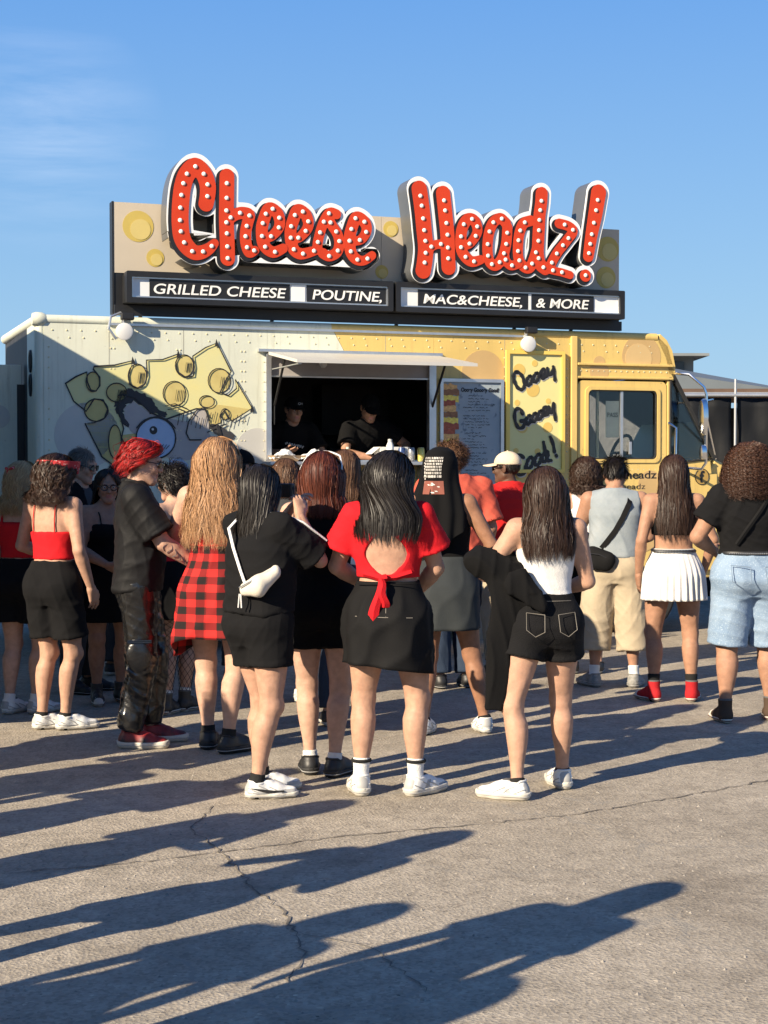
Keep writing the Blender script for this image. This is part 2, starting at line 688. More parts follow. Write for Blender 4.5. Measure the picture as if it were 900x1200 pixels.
def flat_strokes(name, lines, r, y, thick=0.0025, shift=(0, 0), grow=0.0, smooth=True):
    """painted brush lines: low rounded ridges lying on a panel; lines of (x,z) points"""
    m = MB()
    for q, l in enumerate(lines):
        rr_ = r
        if isinstance(l[0][0], (tuple, list)):
            l, rr_ = l
        p = catmull(l, None, 5)[0] if smooth and len(l) > 2 else [tuple(x) for x in l]
        if len(p) == 2 and math.hypot(p[0][0] - p[1][0], p[0][1] - p[1][1]) < 0.002:
            p = [p[0], (p[0][0] + 0.003, p[0][1])]
        R_ = (rr_ if not isinstance(rr_, list) else rr_[0]) + grow
        P = [A3(x) for x in p]
        t0, t1 = P[1] - P[0], P[-1] - P[-2]
        t0, t1 = t0 / (np.linalg.norm(t0) + 1e-9), t1 / (np.linalg.norm(t1) + 1e-9)
        P = [P[0] - t0 * R_ * .95, P[0] - t0 * R_ * .6] + P + [P[-1] + t1 * R_ * .6, P[-1] + t1 * R_ * .95]
        rad = [R_ * .25, R_ * .8] + [R_ * (0.9 + 0.14 * math.sin(i * 0.9 + q)) for i in range(len(P) - 4)] + [R_ * .8, R_ * .25]
        n0 = len(m.V)
        V, F = [], []
        yy = y - 0.00025 * (q % 5)
        for i, pt in enumerate(P):
            t = P[min(i + 1, len(P) - 1)] - P[max(i - 1, 0)]
            t = t / (np.linalg.norm(t) + 1e-9)
            nx_, nz_ = -t[1], t[0]
            for k, (s_, h_) in enumerate(((-1, 0), (-0.7, 1), (0.7, 1), (1, 0))):
                V.append((pt[0] + shift[0] + nx_ * s_ * rad[i], yy - h_ * thick, pt[1] + shift[1] + nz_ * s_ * rad[i]))
            if i:
                for k in range(3):
                    F.append((4 * i - 4 + k, 4 * i - 3 + k, 4 * i + 1 + k, 4 * i + k))
        m.raw(V, F)
    return to_mesh(name, m.V, m.F, False)


def strokes_mesh(name, lines, r, depth, y, h=0.006, grow=0.0, shift=(0, 0)):
    st = []
    for l in lines:
        p, _ = catmull(l)
        st.append((p, [r] * len(p)))
    return fill_mesh(name, contours(*brush_field(st, grow, h, shift)), depth, y)
LETTERS = [
  ('C', [
    ([(1.357, 3.759), (1.371, 3.839), (1.371, 3.919), (1.339, 4.004), (1.269, 4.061), (1.198, 3.996), (1.163, 3.896), (1.149, 3.800), (1.141, 3.695), (1.140, 3.592), (1.153, 3.479), (1.191, 3.407), (1.253, 3.357), (1.318, 3.360), (1.383, 3.394), (1.427, 3.439)], [0.061, 0.064, 0.067, 0.069, 0.072, 0.069, 0.069, 0.069, 0.069, 0.069, 0.069, 0.067, 0.061, 0.056, 0.047, 0.036]),
  ]),
  ('h', [
    ([(1.535, 3.998), (1.532, 3.817), (1.529, 3.646), (1.534, 3.492), (1.539, 3.319)], [0.061, 0.061, 0.061, 0.061, 0.061]),
    ([(1.529, 3.625), (1.595, 3.679), (1.658, 3.701), (1.724, 3.691), (1.710, 3.623), (1.694, 3.545), (1.696, 3.451), (1.724, 3.380), (1.773, 3.396)], [0.044, 0.047, 0.050, 0.047, 0.047, 0.047, 0.047, 0.047, 0.036]),
  ]),
  ('e', [
    ([(1.852, 3.491), (1.927, 3.529), (1.986, 3.613), (1.969, 3.712), (1.897, 3.751), (1.852, 3.660), (1.832, 3.565), (1.849, 3.445), (1.927, 3.387), (2.017, 3.423)], [0.036, 0.039, 0.044, 0.050, 0.050, 0.050, 0.050, 0.050, 0.047, 0.039]),
  ]),
  ('e', [
    ([(2.095, 3.502), (2.166, 3.527), (2.237, 3.618), (2.217, 3.714), (2.147, 3.751), (2.107, 3.665), (2.082, 3.569), (2.101, 3.435), (2.169, 3.384), (2.288, 3.414)], [0.036, 0.039, 0.044, 0.050, 0.050, 0.050, 0.050, 0.050, 0.047, 0.039]),
  ]),
  ('s', [
    ([(2.317, 3.426), (2.322, 3.489), (2.348, 3.591), (2.383, 3.679), (2.431, 3.744), (2.486, 3.734)], [0.042, 0.042, 0.042, 0.042, 0.042, 0.042]),
    ([(2.408, 3.716), (2.443, 3.644), (2.494, 3.570), (2.514, 3.490), (2.491, 3.412), (2.422, 3.376), (2.368, 3.396)], [0.044, 0.044, 0.044, 0.044, 0.044, 0.044, 0.044]),
  ]),
  ('e', [
    ([(2.630, 3.509), (2.711, 3.532), (2.758, 3.611), (2.738, 3.681), (2.668, 3.716), (2.627, 3.632), (2.604, 3.535), (2.615, 3.423), (2.662, 3.362), (2.732, 3.351), (2.807, 3.399)], [0.036, 0.039, 0.044, 0.050, 0.050, 0.050, 0.050, 0.050, 0.047, 0.039, 0.036]),
  ]),
  ('H', [
    ([(3.241, 3.993), (3.268, 3.808), (3.286, 3.637), (3.301, 3.490), (3.293, 3.378), (3.278, 3.289)], [0.069, 0.069, 0.069, 0.069, 0.069, 0.069]),
    ([(3.463, 3.967), (3.485, 3.778), (3.503, 3.608), (3.509, 3.430), (3.515, 3.326)], [0.064, 0.064, 0.064, 0.064, 0.064]),
    ([(3.304, 3.462), (3.394, 3.519), (3.503, 3.522)], [0.039, 0.039, 0.039]),
  ]),
  ('e', [
    ([(3.652, 3.515), (3.725, 3.552), (3.786, 3.653), (3.758, 3.742), (3.691, 3.752), (3.639, 3.660), (3.630, 3.505), (3.673, 3.423), (3.737, 3.386), (3.817, 3.406)], [0.036, 0.039, 0.044, 0.050, 0.050, 0.050, 0.050, 0.050, 0.047, 0.039]),
  ]),
  ('a', [
    ([(4.057, 3.737), (4.004, 3.777), (3.936, 3.737), (3.893, 3.630), (3.881, 3.488), (3.903, 3.390), (3.959, 3.362), (4.020, 3.424), (4.060, 3.553), (4.072, 3.701)], [0.047, 0.047, 0.047, 0.047, 0.047, 0.047, 0.047, 0.047, 0.047, 0.047]),
    ([(4.069, 3.709), (4.057, 3.553), (4.048, 3.433), (4.101, 3.368), (4.179, 3.388)], [0.042, 0.042, 0.042, 0.042, 0.042]),
  ]),
  ('d', [
    ([(4.294, 3.772), (4.228, 3.743), (4.191, 3.659), (4.176, 3.544), (4.182, 3.431), (4.226, 3.367), (4.282, 3.352), (4.320, 3.408), (4.364, 3.539)], [0.047, 0.047, 0.047, 0.047, 0.047, 0.047, 0.047, 0.047, 0.047]),
    ([(4.406, 4.020), (4.400, 3.931), (4.385, 3.825), (4.379, 3.713), (4.373, 3.596), (4.370, 3.482), (4.392, 3.391), (4.440, 3.353)], [0.056, 0.056, 0.056, 0.056, 0.056, 0.056, 0.056, 0.056]),
  ]),
  ('z', [
    ([(4.578, 3.761), (4.667, 3.742), (4.715, 3.699), (4.668, 3.633), (4.614, 3.567), (4.573, 3.519), (4.525, 3.446), (4.494, 3.387), (4.462, 3.351)], [0.044, 0.044, 0.044, 0.044, 0.044, 0.044, 0.044, 0.044, 0.044]),
    ([(4.462, 3.351), (4.532, 3.337), (4.605, 3.326), (4.685, 3.306)], [0.036, 0.036, 0.036, 0.036]),
  ]),
  ('!', [
    ([(4.968, 4.058), (4.934, 3.854), (4.899, 3.679), (4.867, 3.481)], [0.072, 0.067, 0.058, 0.050]),
    ([(4.839, 3.309), (4.839, 3.306)], [0.053, 0.053]),
  ]),
]
MURAL_CHEESE = [(0.245, 2.276), (0.329, 2.332), (0.420, 2.373), (0.423, 2.292), (0.451, 2.226), (0.494, 2.216), (0.528, 2.262), (0.527, 2.332), (0.474, 2.397), (0.480, 2.420), (0.650, 2.434), (0.807, 2.476), (0.768, 2.355), (0.774, 2.279), (0.841, 2.246), (0.902, 2.281), (0.924, 2.349), (0.919, 2.482), (1.054, 2.489), (1.194, 2.542), (1.167, 2.468), (1.180, 2.392), (1.248, 2.345), (1.317, 2.356), (1.327, 2.433), (1.314, 2.524), (1.426, 2.600), (1.525, 2.641), (1.648, 2.401), (1.594, 2.313), (1.550, 2.221), (1.623, 2.196), (1.694, 2.256), (1.684, 2.334), (1.834, 2.088), (1.653, 1.977), (1.619, 2.008), (1.583, 2.069), (1.551, 2.021), (1.563, 1.962), (1.463, 1.932), (1.424, 2.077), (1.345, 2.080), (1.081, 1.987), (0.955, 2.043), (0.821, 2.166), (0.706, 2.192), (0.677, 2.078), (0.724, 1.907), (0.705, 1.831), (0.780, 1.669), (0.637, 1.599), (0.542, 1.669), (0.402, 1.948), (0.478, 1.953), (0.563, 1.991), (0.592, 2.068), (0.554, 2.143), (0.479, 2.151), (0.412, 2.047), (0.310, 2.130)]
MURAL_FACE = [(0.734, 2.079), (0.802, 2.137), (0.917, 2.062), (1.091, 1.997), (1.266, 1.969), (1.385, 2.077), (1.454, 2.029), (1.453, 1.874), (1.523, 1.777), (1.423, 1.680), (1.265, 1.641), (1.109, 1.660), (0.896, 1.794), (0.781, 1.889), (0.734, 1.993)]
MURAL_BROW = [(0.649, 2.097), (0.678, 2.192), (0.764, 2.241), (0.879, 2.210), (0.975, 2.139), (1.033, 2.063), (1.091, 2.054), (1.081, 2.006), (0.955, 2.034), (0.830, 2.137), (0.744, 2.117), (0.725, 2.041), (0.772, 1.917), (0.724, 1.955), (0.677, 2.002)]
MURAL_BROW2 = [(1.464, 1.942), (1.543, 1.943), (1.672, 1.866), (1.682, 1.827), (1.632, 1.801), (1.543, 1.846), (1.467, 1.903)]
MURAL_SHADE = [(1.081, 1.987), (1.345, 2.080), (1.424, 2.077), (1.463, 1.932), (1.563, 1.962), (1.551, 2.021), (1.583, 2.069), (1.653, 1.977), (1.814, 2.082), (1.543, 2.116), (1.424, 2.110), (1.267, 2.056)]
MURAL_NOSE = [(1.256, 1.873), (1.276, 1.969), (1.345, 2.067), (1.405, 2.091), (1.454, 2.010), (1.453, 1.893), (1.384, 1.816), (1.285, 1.815)]
MURAL_CHIN = [(1.109, 1.641), (1.206, 1.670), (1.275, 1.602), (1.225, 1.487), (1.108, 1.525)]
MURAL_TONGUE = [(0.542, 1.669), (0.695, 1.850), (0.839, 1.870), (0.800, 1.679), (0.637, 1.599)]
MURAL_HOLES = [(0.47, 2.293, 0.057, 0.082), (0.497, 2.057, 0.098, 0.093), (0.668, 2.207, 0.086, 0.078), (0.841, 2.347, 0.078, 0.101), (1.243, 2.441, 0.078, 0.093), (1.156, 2.205, 0.098, 0.105), (1.544, 2.321, 0.098, 0.105), (1.434, 2.141, 0.066, 0.051), (0.651, 1.796, 0.053, 0.14), (1.593, 2.035, 0.037, 0.047)]
MURAL_EYE = (0.997, 1.829, 0.168, 0.171)
MURAL_PUPIL = (0.976, 1.894, 0.033, 0.035)
OOEY_1 = [[(4.308, 2.449), (4.335, 2.439), (4.361, 2.410), (4.378, 2.370), (4.383, 2.329), (4.374, 2.300), (4.353, 2.289), (4.325, 2.299), (4.300, 2.328), (4.282, 2.368), (4.277, 2.408), (4.287, 2.438), (4.308, 2.449)], [(4.443, 2.412), (4.454, 2.407), (4.460, 2.392), (4.457, 2.371), (4.448, 2.350), (4.435, 2.335), (4.420, 2.329), (4.409, 2.335), (4.404, 2.350), (4.406, 2.370), (4.415, 2.391), (4.428, 2.406), (4.443, 2.412)], [(4.512, 2.441), (4.523, 2.436), (4.529, 2.422), (4.527, 2.402), (4.518, 2.382), (4.505, 2.367), (4.490, 2.361), (4.479, 2.366), (4.473, 2.381), (4.475, 2.401), (4.484, 2.421), (4.497, 2.436), (4.512, 2.441)], [(4.545, 2.417), (4.582, 2.432), (4.585, 2.469), (4.565, 2.476), (4.546, 2.439), (4.561, 2.398), (4.593, 2.407), (4.614, 2.425)], [(4.614, 2.484), (4.621, 2.433), (4.650, 2.434), (4.674, 2.486)], [(4.674, 2.500), (4.683, 2.442), (4.691, 2.383)]]
OOEY_2 = [[(4.368, 2.069), (4.344, 2.109), (4.304, 2.109), (4.288, 2.053), (4.299, 1.987), (4.331, 1.939), (4.376, 1.951), (4.389, 2.010)], [(4.389, 2.003), (4.352, 2.002)], [(4.439, 2.053), (4.448, 2.048), (4.453, 2.033), (4.450, 2.014), (4.442, 1.994), (4.430, 1.979), (4.417, 1.974), (4.407, 1.979), (4.403, 1.993), (4.405, 2.013), (4.414, 2.033), (4.426, 2.048), (4.439, 2.053)], [(4.496, 2.074), (4.506, 2.069), (4.511, 2.055), (4.509, 2.036), (4.500, 2.017), (4.488, 2.003), (4.475, 1.998), (4.466, 2.003), (4.461, 2.017), (4.463, 2.036), (4.471, 2.055), (4.484, 2.069), (4.496, 2.074)], [(4.553, 2.097), (4.562, 2.092), (4.566, 2.078), (4.564, 2.059), (4.556, 2.040), (4.544, 2.026), (4.532, 2.020), (4.523, 2.025), (4.519, 2.039), (4.521, 2.058), (4.529, 2.078), (4.541, 2.092), (4.553, 2.097)], [(4.573, 2.078), (4.606, 2.093), (4.610, 2.127), (4.591, 2.133), (4.573, 2.100), (4.583, 2.059), (4.611, 2.064), (4.629, 2.083)], [(4.628, 2.133), (4.635, 2.089), (4.659, 2.089), (4.674, 2.146)], [(4.677, 2.164), (4.687, 2.087), (4.697, 2.020)]]
OOEY_3 = [[(4.377, 1.672), (4.337, 1.694), (4.305, 1.672), (4.294, 1.613), (4.305, 1.547), (4.345, 1.510), (4.386, 1.532), (4.397, 1.584)], [(4.456, 1.672), (4.469, 1.665), (4.474, 1.646), (4.471, 1.620), (4.460, 1.595), (4.444, 1.576), (4.428, 1.569), (4.415, 1.576), (4.410, 1.595), (4.413, 1.620), (4.424, 1.646), (4.439, 1.665), (4.456, 1.672)], [(4.536, 1.700), (4.549, 1.693), (4.555, 1.675), (4.552, 1.650), (4.541, 1.625), (4.526, 1.606), (4.509, 1.600), (4.496, 1.606), (4.491, 1.625), (4.494, 1.650), (4.504, 1.675), (4.520, 1.693), (4.536, 1.700)], [(4.609, 1.727), (4.620, 1.721), (4.625, 1.703), (4.622, 1.680), (4.612, 1.656), (4.598, 1.639), (4.583, 1.632), (4.572, 1.639), (4.567, 1.656), (4.570, 1.680), (4.580, 1.703), (4.594, 1.721), (4.609, 1.727)], [(4.579, 1.808), (4.596, 1.731), (4.617, 1.650), (4.653, 1.643)], [(4.649, 1.857), (4.677, 1.791), (4.690, 1.724)], [(4.708, 1.689), (4.710, 1.686)]]

# ------------------------------------------------------------------ setting: ground
def ground_material():
    m = bpy.data.materials.new('worn_asphalt')
    m.use_nodes = True
    nt = m.node_tree
    N, Lk = nt.nodes, nt.links
    b = N['Principled BSDF']
    b.inputs['Roughness'].default_value = 0.9
    b.inputs['Specular IOR Level'].default_value = 0.25
    tc_ = N.new('ShaderNodeTexCoord')

    def noise(scale, detail=6, rough=0.6, dist=0.0):
        n = N.new('ShaderNodeTexNoise')
        n.inputs['Scale'].default_value = scale
        n.inputs['Detail'].default_value = detail
        n.inputs['Roughness'].default_value = rough
        n.inputs['Distortion'].default_value = dist
        Lk.new(tc_.outputs['Object'], n.inputs['Vector'])
        return n

    def ramp(src, stops):
        r = N.new('ShaderNodeValToRGB')
        e = r.color_ramp.elements
        while len(e) < len(stops):
            e.new(0.5)
        for i, (p, c) in enumerate(stops):
            e[i].position = p
            e[i].color = (*c, 1)
        Lk.new(src, r.inputs['Fac'])
        return r

    def mixc(kind, a, c, f):
        x = N.new('ShaderNodeMixRGB')
        x.blend_type = kind
        if isinstance(f, float):
            x.inputs['Fac'].default_value = f
        else:
            Lk.new(f, x.inputs['Fac'])
        Lk.new(a, x.inputs['Color1'])
        Lk.new(c, x.inputs['Color2'])
        return x.outputs['Color']
    big = ramp(noise(0.55, 8, 0.62, 0.4).outputs['Fac'], [(0.3, (0.292, 0.258, 0.208)), (0.52, (0.366, 0.326, 0.266)), (0.75, (0.436, 0.391, 0.322))])
    mid = ramp(noise(7, 6, 0.7).outputs['Fac'], [(0.3, (0.72, 0.72, 0.72)), (0.7, (1.12, 1.12, 1.12))])
    c = mixc('MULTIPLY', big.outputs['Color'], mid.outputs['Color'], 1.0)
    # aggregate stones
    vo = N.new('ShaderNodeTexVoronoi')
    vo.inputs['Scale'].default_value = 75
    Lk.new(tc_.outputs['Object'], vo.inputs['Vector'])
    st = ramp(vo.outputs['Color'], [(0.0, (0.62, 0.6, 0.58)), (0.5, (0.98, 0.97, 0.95)), (0.9, (1.1, 1.08, 1.04)), (1.0, (1.75, 1.68, 1.55))])
    c = mixc('MULTIPLY', c, st.outputs['Color'], 0.85)
    # old stains with soft edges
    sn = ramp(noise(1.3, 5, 0.55, 0.6).outputs['Fac'], [(0.30, (0.80, 0.79, 0.78)), (0.42, (1, 1, 1)), (1.0, (1, 1, 1))])
    c = mixc('MULTIPLY', c, sn.outputs['Color'], 1.0)
    # dark pits
    pit = ramp(noise(38, 3, 0.6).outputs['Fac'], [(0.0, (0, 0, 0)), (0.27, (0.0, 0, 0)), (0.34, (1, 1, 1)), (1, (1, 1, 1))])
    dk = N.new('ShaderNodeRGB')
    dk.outputs[0].default_value = (0.09, 0.08, 0.068, 1)
    c = mixc('MIX', dk.outputs[0], c, pit.outputs['Color'])
    # fine crazing
    w = N.new('ShaderNodeTexVoronoi')
    w.feature = 'DISTANCE_TO_EDGE'
    w.inputs['Scale'].default_value = 0.62
    wp = noise(2.2, 5, 0.6)
    wm = N.new('ShaderNodeMixRGB')
    wm.blend_type = 'ADD'
    wm.inputs['Fac'].default_value = 0.55
    Lk.new(tc_.outputs['Object'], wm.inputs['Color1'])
    Lk.new(wp.outputs['Color'], wm.inputs['Color2'])
    Lk.new(wm.outputs['Color'], w.inputs['Vector'])
    cr = ramp(w.outputs['Distance'], [(0.0, (0.0, 0, 0)), (0.0035, (0.0, 0, 0)), (0.009, (1, 1, 1)), (1, (1, 1, 1))])
    gate = ramp(noise(0.8, 4).outputs['Fac'], [(0.42, (1, 1, 1)), (0.56, (0, 0, 0)), (1, (0, 0, 0))])
    gm = N.new('ShaderNodeMixRGB')
    gm.blend_type = 'ADD'
    gm.inputs['Fac'].default_value = 1.0
    Lk.new(cr.outputs['Color'], gm.inputs['Color1'])
    Lk.new(gate.outputs['Color'], gm.inputs['Color2'])
    cd = N.new('ShaderNodeRGB')
    cd.outputs[0].default_value = (0.27, 0.245, 0.205, 1)
    cl = N.new('ShaderNodeMixRGB')
    cl.use_clamp = True
    cl.inputs['Fac'].default_value = 0.0
    Lk.new(gm.outputs['Color'], cl.inputs['Color1'])
    c = mixc('MIX', cd.outputs[0], c, cl.outputs['Color'])
    Lk.new(c, b.inputs['Base Color'])
    bn = noise(95, 6, 0.8)
    bp = N.new('ShaderNodeBump')
    bp.inputs['Strength'].default_value = 0.4
    bp.inputs['Distance'].default_value = 0.012
    mh = N.new('ShaderNodeMath')
    mh.operation = 'ADD'
    Lk.new(bn.outputs['Fac'], mh.inputs[0])
    Lk.new(vo.outputs['Distance'], mh.inputs[1])
    Lk.new(mh.outputs[0], bp.inputs['Height'])
    Lk.new(bp.outputs['Normal'], b.inputs['Normal'])
    return m


gx = np.concatenate([np.linspace(-900, -12, 12), np.linspace(-11, 11, 60), np.linspace(12, 900, 12)])
gy = np.concatenate([np.linspace(-900, -3, 10), np.linspace(-2, 20, 60), np.linspace(22, 1500, 14)])
GX, GY = np.meshgrid(gx, gy, indexing='ij')
GV = np.stack([GX, GY, np.zeros_like(GX)], -1).reshape(-1, 3)
ii, jj = np.meshgrid(np.arange(len(gx) - 1), np.arange(len(gy) - 1), indexing='ij')
k0 = (ii * len(gy) + jj).reshape(-1)
GQ = np.stack([k0, k0 + len(gy), k0 + len(gy) + 1, k0 + 1], 1)
ground = link('ground', to_mesh('ground', GV, GQ), ground_material(), kind='structure')

crack_mat = mat('crack_fill', (0.19, 0.168, 0.14), 0.95, 0.3, 20)


def crack(pts, w, seed):
    r = random.Random(seed)
    P = []
    for i in range(len(pts) - 1):
        a, b_ = Vector(pts[i]), Vector(pts[i + 1])
        n = max(3, int((b_ - a).length / 0.035))
        for k in range(n):
            P.append(a.lerp(b_, k / n) + Vector((r.uniform(-1, 1), r.uniform(-1, 1))) * 0.013)
    V, F = [], []
    for i, p in enumerate(P):
        t = (P[min(i + 1, len(P) - 1)] - P[max(i - 1, 0)]).normalized()
        nn = Vector((-t.y, t.x)) * w * 0.75 * r.uniform(0.25, 1.25) * (1 if 0 < i < len(P) - 1 else 0.1)
        V += [(p.x + nn.x, p.y + nn.y, 0.004), (p.x - nn.x, p.y - nn.y, 0.004)]
        if i:
            F.append((2 * i - 2, 2 * i - 1, 2 * i + 1, 2 * i))
    link('crack', to_mesh('crack', V, F, False), crack_mat, ground)


crack([(-0.66, 6.45), (-0.58, 6.2), (-0.50, 5.95), (-0.36, 5.6), (-0.30, 5.35), (-0.26, 5.1), (-0.31, 4.8)], 0.007, 1)
crack([(-0.66, 6.45), (-0.85, 6.9), (-0.8, 7.4)], 0.005, 2)
crack([(0.46, 7.0), (0.9, 7.2), (1.4, 7.55), (2.0, 8.0), (2.6, 8.3)], 0.007, 3)
crack([(0.46, 7.0), (-0.2, 6.75), (-0.9, 6.35), (-1.7, 6.05)], 0.006, 4)
crack([(1.2, 9.9), (1.9, 9.4), (2.6, 9.2)], 0.006, 5)
crack([(-0.3, 5.35), (-0.05, 5.2), (0.15, 4.7)], 0.004, 6)

# loose grit lying on the tarmac
gr = MB()
rr = random.Random(3)
for i in range(420):
    y = rr.uniform(4.3, 9.5)
    x = rr.uniform(-0.27, 0.27) * y
    s_ = rr.uniform(0.003, 0.009)
    a = rr.uniform(0, 6.28)
    V = []
    for k in range(4):
        V.append((x + s_ * rr.uniform(.7, 1.3) * math.cos(a + k * 1.57), y + s_ * rr.uniform(.7, 1.3) * math.sin(a + k * 1.57), 0.0))
    V.append((x, y, s_ * rr.uniform(0.6, 1.1)))
    gr.raw(V, [(0, 1, 4), (1, 2, 4), (2, 3, 4), (3, 0, 4)])
gr.build('grit', mat('grit', (0.33, 0.30, 0.26), 0.9, 0.3, 40), kind='stuff', label='loose grit scattered on the worn tarmac', cat='grit')

# ------------------------------------------------------------------ the food truck
YAW = math.radians(19.4)
truck = link('food_truck', None, label='white and yellow cheese-themed food truck with open serving hatch and big roof sign', cat='food truck')
truck.location = (-2.866, 13.0, 0)
truck.rotation_euler = (0, 0, YAW)

M_white = mat('cream_white_paint', (0.62, 0.64, 0.53), 0.45, 0.05, 1.6, 0.14, 5, col2=(0.55, 0.57, 0.47), speck=((0.36, 0.35, 0.30), 18, 0.69), streak=((0.36, 0.35, 0.27), 0.6))
M_yel = mat('yellow_paint', (0.66, 0.475, 0.155), 0.45, 0.05, 1.4, 0.14, 5, col2=(0.58, 0.415, 0.13), speck=((0.34, 0.24, 0.09), 18, 0.68), streak=((0.38, 0.27, 0.10), 0.6))
M_yel2 = mat('bright_yellow_trim', (0.78, 0.55, 0.12), 0.45, 0.06, 3)
M_alu = mat('brushed_aluminium', (0.62, 0.63, 0.63), 0.38, 0.08, 8, metal=0.85)
M_chrome = mat('chrome', (0.78, 0.79, 0.8), 0.16, 0.04, 8, metal=1.0)
M_black = mat('black_paint', (0.012, 0.012, 0.013), 0.5, 0.2, 5, 0.05, 30)
M_rubber = mat('black_rubber', (0.018, 0.018, 0.018), 0.8, 0.2, 12, 0.1, 60)
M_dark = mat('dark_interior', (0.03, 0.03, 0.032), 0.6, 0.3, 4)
M_under = mat('underbody', (0.02, 0.02, 0.02), 0.9, 0.3, 6)
M_glass = mat('tinted_glass', (0.55, 0.60, 0.60), 0.02, 0.02, 2, trans=1.0)
M_brown = mat('tan_cheese_hole_paint', (0.52, 0.35, 0.15), 0.45, 0.06, 2)
M_brown2 = mat('light_tan_cheese_hole_paint', (0.60, 0.42, 0.19), 0.45, 0.06, 2)
M_greyp = mat('pale_grey_cheese_hole_paint', (0.50, 0.49, 0.45), 0.45, 0.06, 2)


def disc(u, z, a, b_=None, n=30, clipu=None, clipz=None):
    b_ = b_ or a
    P = [(u + a * math.cos(2 * math.pi * k / n), z + b_ * math.sin(2 * math.pi * k / n)) for k in range(n)]
    if clipu:
        P = [(min(max(x, clipu[0]), clipu[1]), y) for x, y in P]
    if clipz:
        P = [(x, min(max(y, clipz[0]), clipz[1])) for x, y in P]
    return P


def decal(name, poly, w, m, parent=None, t=0.002):
    return link(name, fill_mesh(name, [poly], t, -w), m, parent or truck)


def rrect(x0, x1, z0, z1, r, n=5):
    P = []
    for cx, cz, a0 in ((x1 - r, z1 - r, 0), (x0 + r, z1 - r, 90), (x0 + r, z0 + r, 180), (x1 - r, z0 + r, 270)):
        for k in range(n + 1):
            a = math.radians(a0 + 90 * k / n)
            P.append((cx + r * math.cos(a), cz + r * math.sin(a)))
    return P


# side wall panels (local x runs along the truck, -y is towards the queue)
MB().prism([(0.07, 0.36), (1.97, 0.36), (1.97, 2.79), (0.07, 2.79)], 0, 0.04).build('side_panel', M_white, truck)
MB().prism([(1.972, 2.55), (2.69, 2.55), (2.655, 2.62), (2.56, 2.79), (1.972, 2.79)], 0, 0.04).build('side_panel', M_white, truck)
MB().prism([(1.972, 0.36), (2.75, 0.36), (2.75, 1.62), (1.972, 1.62)], 0, 0.04).build('side_panel', M_white, truck)
MB().prism([(2.694, 2.55), (3.51, 2.55), (3.51, 2.79), (2.564, 2.79), (2.659, 2.62)], 0, 0.04).build('side_panel', M_yel, truck)
MB().prism([(2.752, 0.36), (3.51, 0.36), (3.51, 1.62), (2.752, 1.62)], 0, 0.04).build('side_panel', M_yel, truck)
MB().prism([(3.512, 0.36), (4.86, 0.36), (4.86, 2.79), (3.512, 2.79)], 0, 0.04).build('side_panel', M_yel, truck)
MB().prism([(4.93, 2.40), (5.945, 2.40), (5.945, 2.52), (5.88, 2.72), (5.80, 2.79), (4.93, 2.79)], 0, 0.04).build('side_panel', M_yel, truck)
MB().prism([(4.93, 0.36), (6.05, 0.36), (6.05, 0.60), (4.93, 0.60)], 0, 0.04).build('side_panel', M_yel, truck)
# vertical rib and drip rails over the cab
MB().box(4.862, 4.928, -0.025, 0.04, 0.36, 2.79).build('body_rib', M_yel, truck, bevel=0.008)
MB().box(4.93, 5.93, -0.03, 0.0, 2.525, 2.548).build('drip_rail', M_yel, truck, bevel=0.005)
MB().box(4.93, 5.93, -0.022, 0.0, 2.405, 2.425).build('drip_rail', M_yel, truck, bevel=0.005)
# corner post at the rear and rear face
MB().tube([(0.05, 0.05, 0.36), (0.05, 0.05, 2.79)], 0.05, 14).build('corner_post', M_white, truck)
MB().box(0.0, 0.04, 0.052, 0.55, 0.36, 2.79).build('rear_panel', M_white, truck)
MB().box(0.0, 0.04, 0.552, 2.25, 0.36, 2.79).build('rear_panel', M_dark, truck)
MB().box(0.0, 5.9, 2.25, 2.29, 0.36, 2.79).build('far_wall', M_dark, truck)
for z in (2.47, 2.27):
    mk_ = MB()
    mk_.tube([(-0.006, 0.27 + 0.055 * math.cos(a), z + 0.085 * math.sin(a)) for a in np.linspace(0, 6.283, 25)[:-1]], 0.012, 6, closed=True)
    mk_.build('marker_lamp_ring', M_black, truck)
# rear door swung open, lit only by the sky
rd = MB().prism([(-1.02, 0.30), (-0.02, 0.30), (-0.02, 2.47), (-1.02, 2.47)], 0.80, 0.84).build('rear_door', M_white, truck, bevel=0.006)
MB().box(-0.06, 0.0, 0.79, 0.85, 0.5, 2.3).build('hinge', M_black, rd)
decal('painted_circle', disc(-0.55, 1.55, 0.24), -0.795, M_greyp, rd)
decal('painted_circle', disc(-0.22, 2.02, 0.10), -0.795, M_greyp, rd)
# roof, rails
MB().box(0.03, 5.80, 0.05, 2.28, 2.785, 2.835).build('roof', M_white, truck)
MB().tube([(0.03, 0.03, 2.80), (2.55, 0.03, 2.80)], 0.042, 12).build('roof_rail', M_white, truck)
MB().tube([(2.55, 0.03, 2.80), (5.77, 0.03, 2.80)], 0.042, 12).build('roof_rail', M_yel, truck)
MB().tube([(0.03, 0.03, 2.80), (0.0, 2.26, 2.80)], 0.045, 12).build('roof_rail', M_white, truck)
MB().box(0.6, 4.4, -0.022, -0.001, 2.765, 2.785).build('roof_trim', M_alu, truck)
sk = MB().lathe([(0.05, -0.05), (0.06, -0.02), (0.06, 0.03), (0.045, 0.06)], (0.03, 0.03, 2.80), 'x', 12)
sk.build('rail_end_cap', M_white, truck)
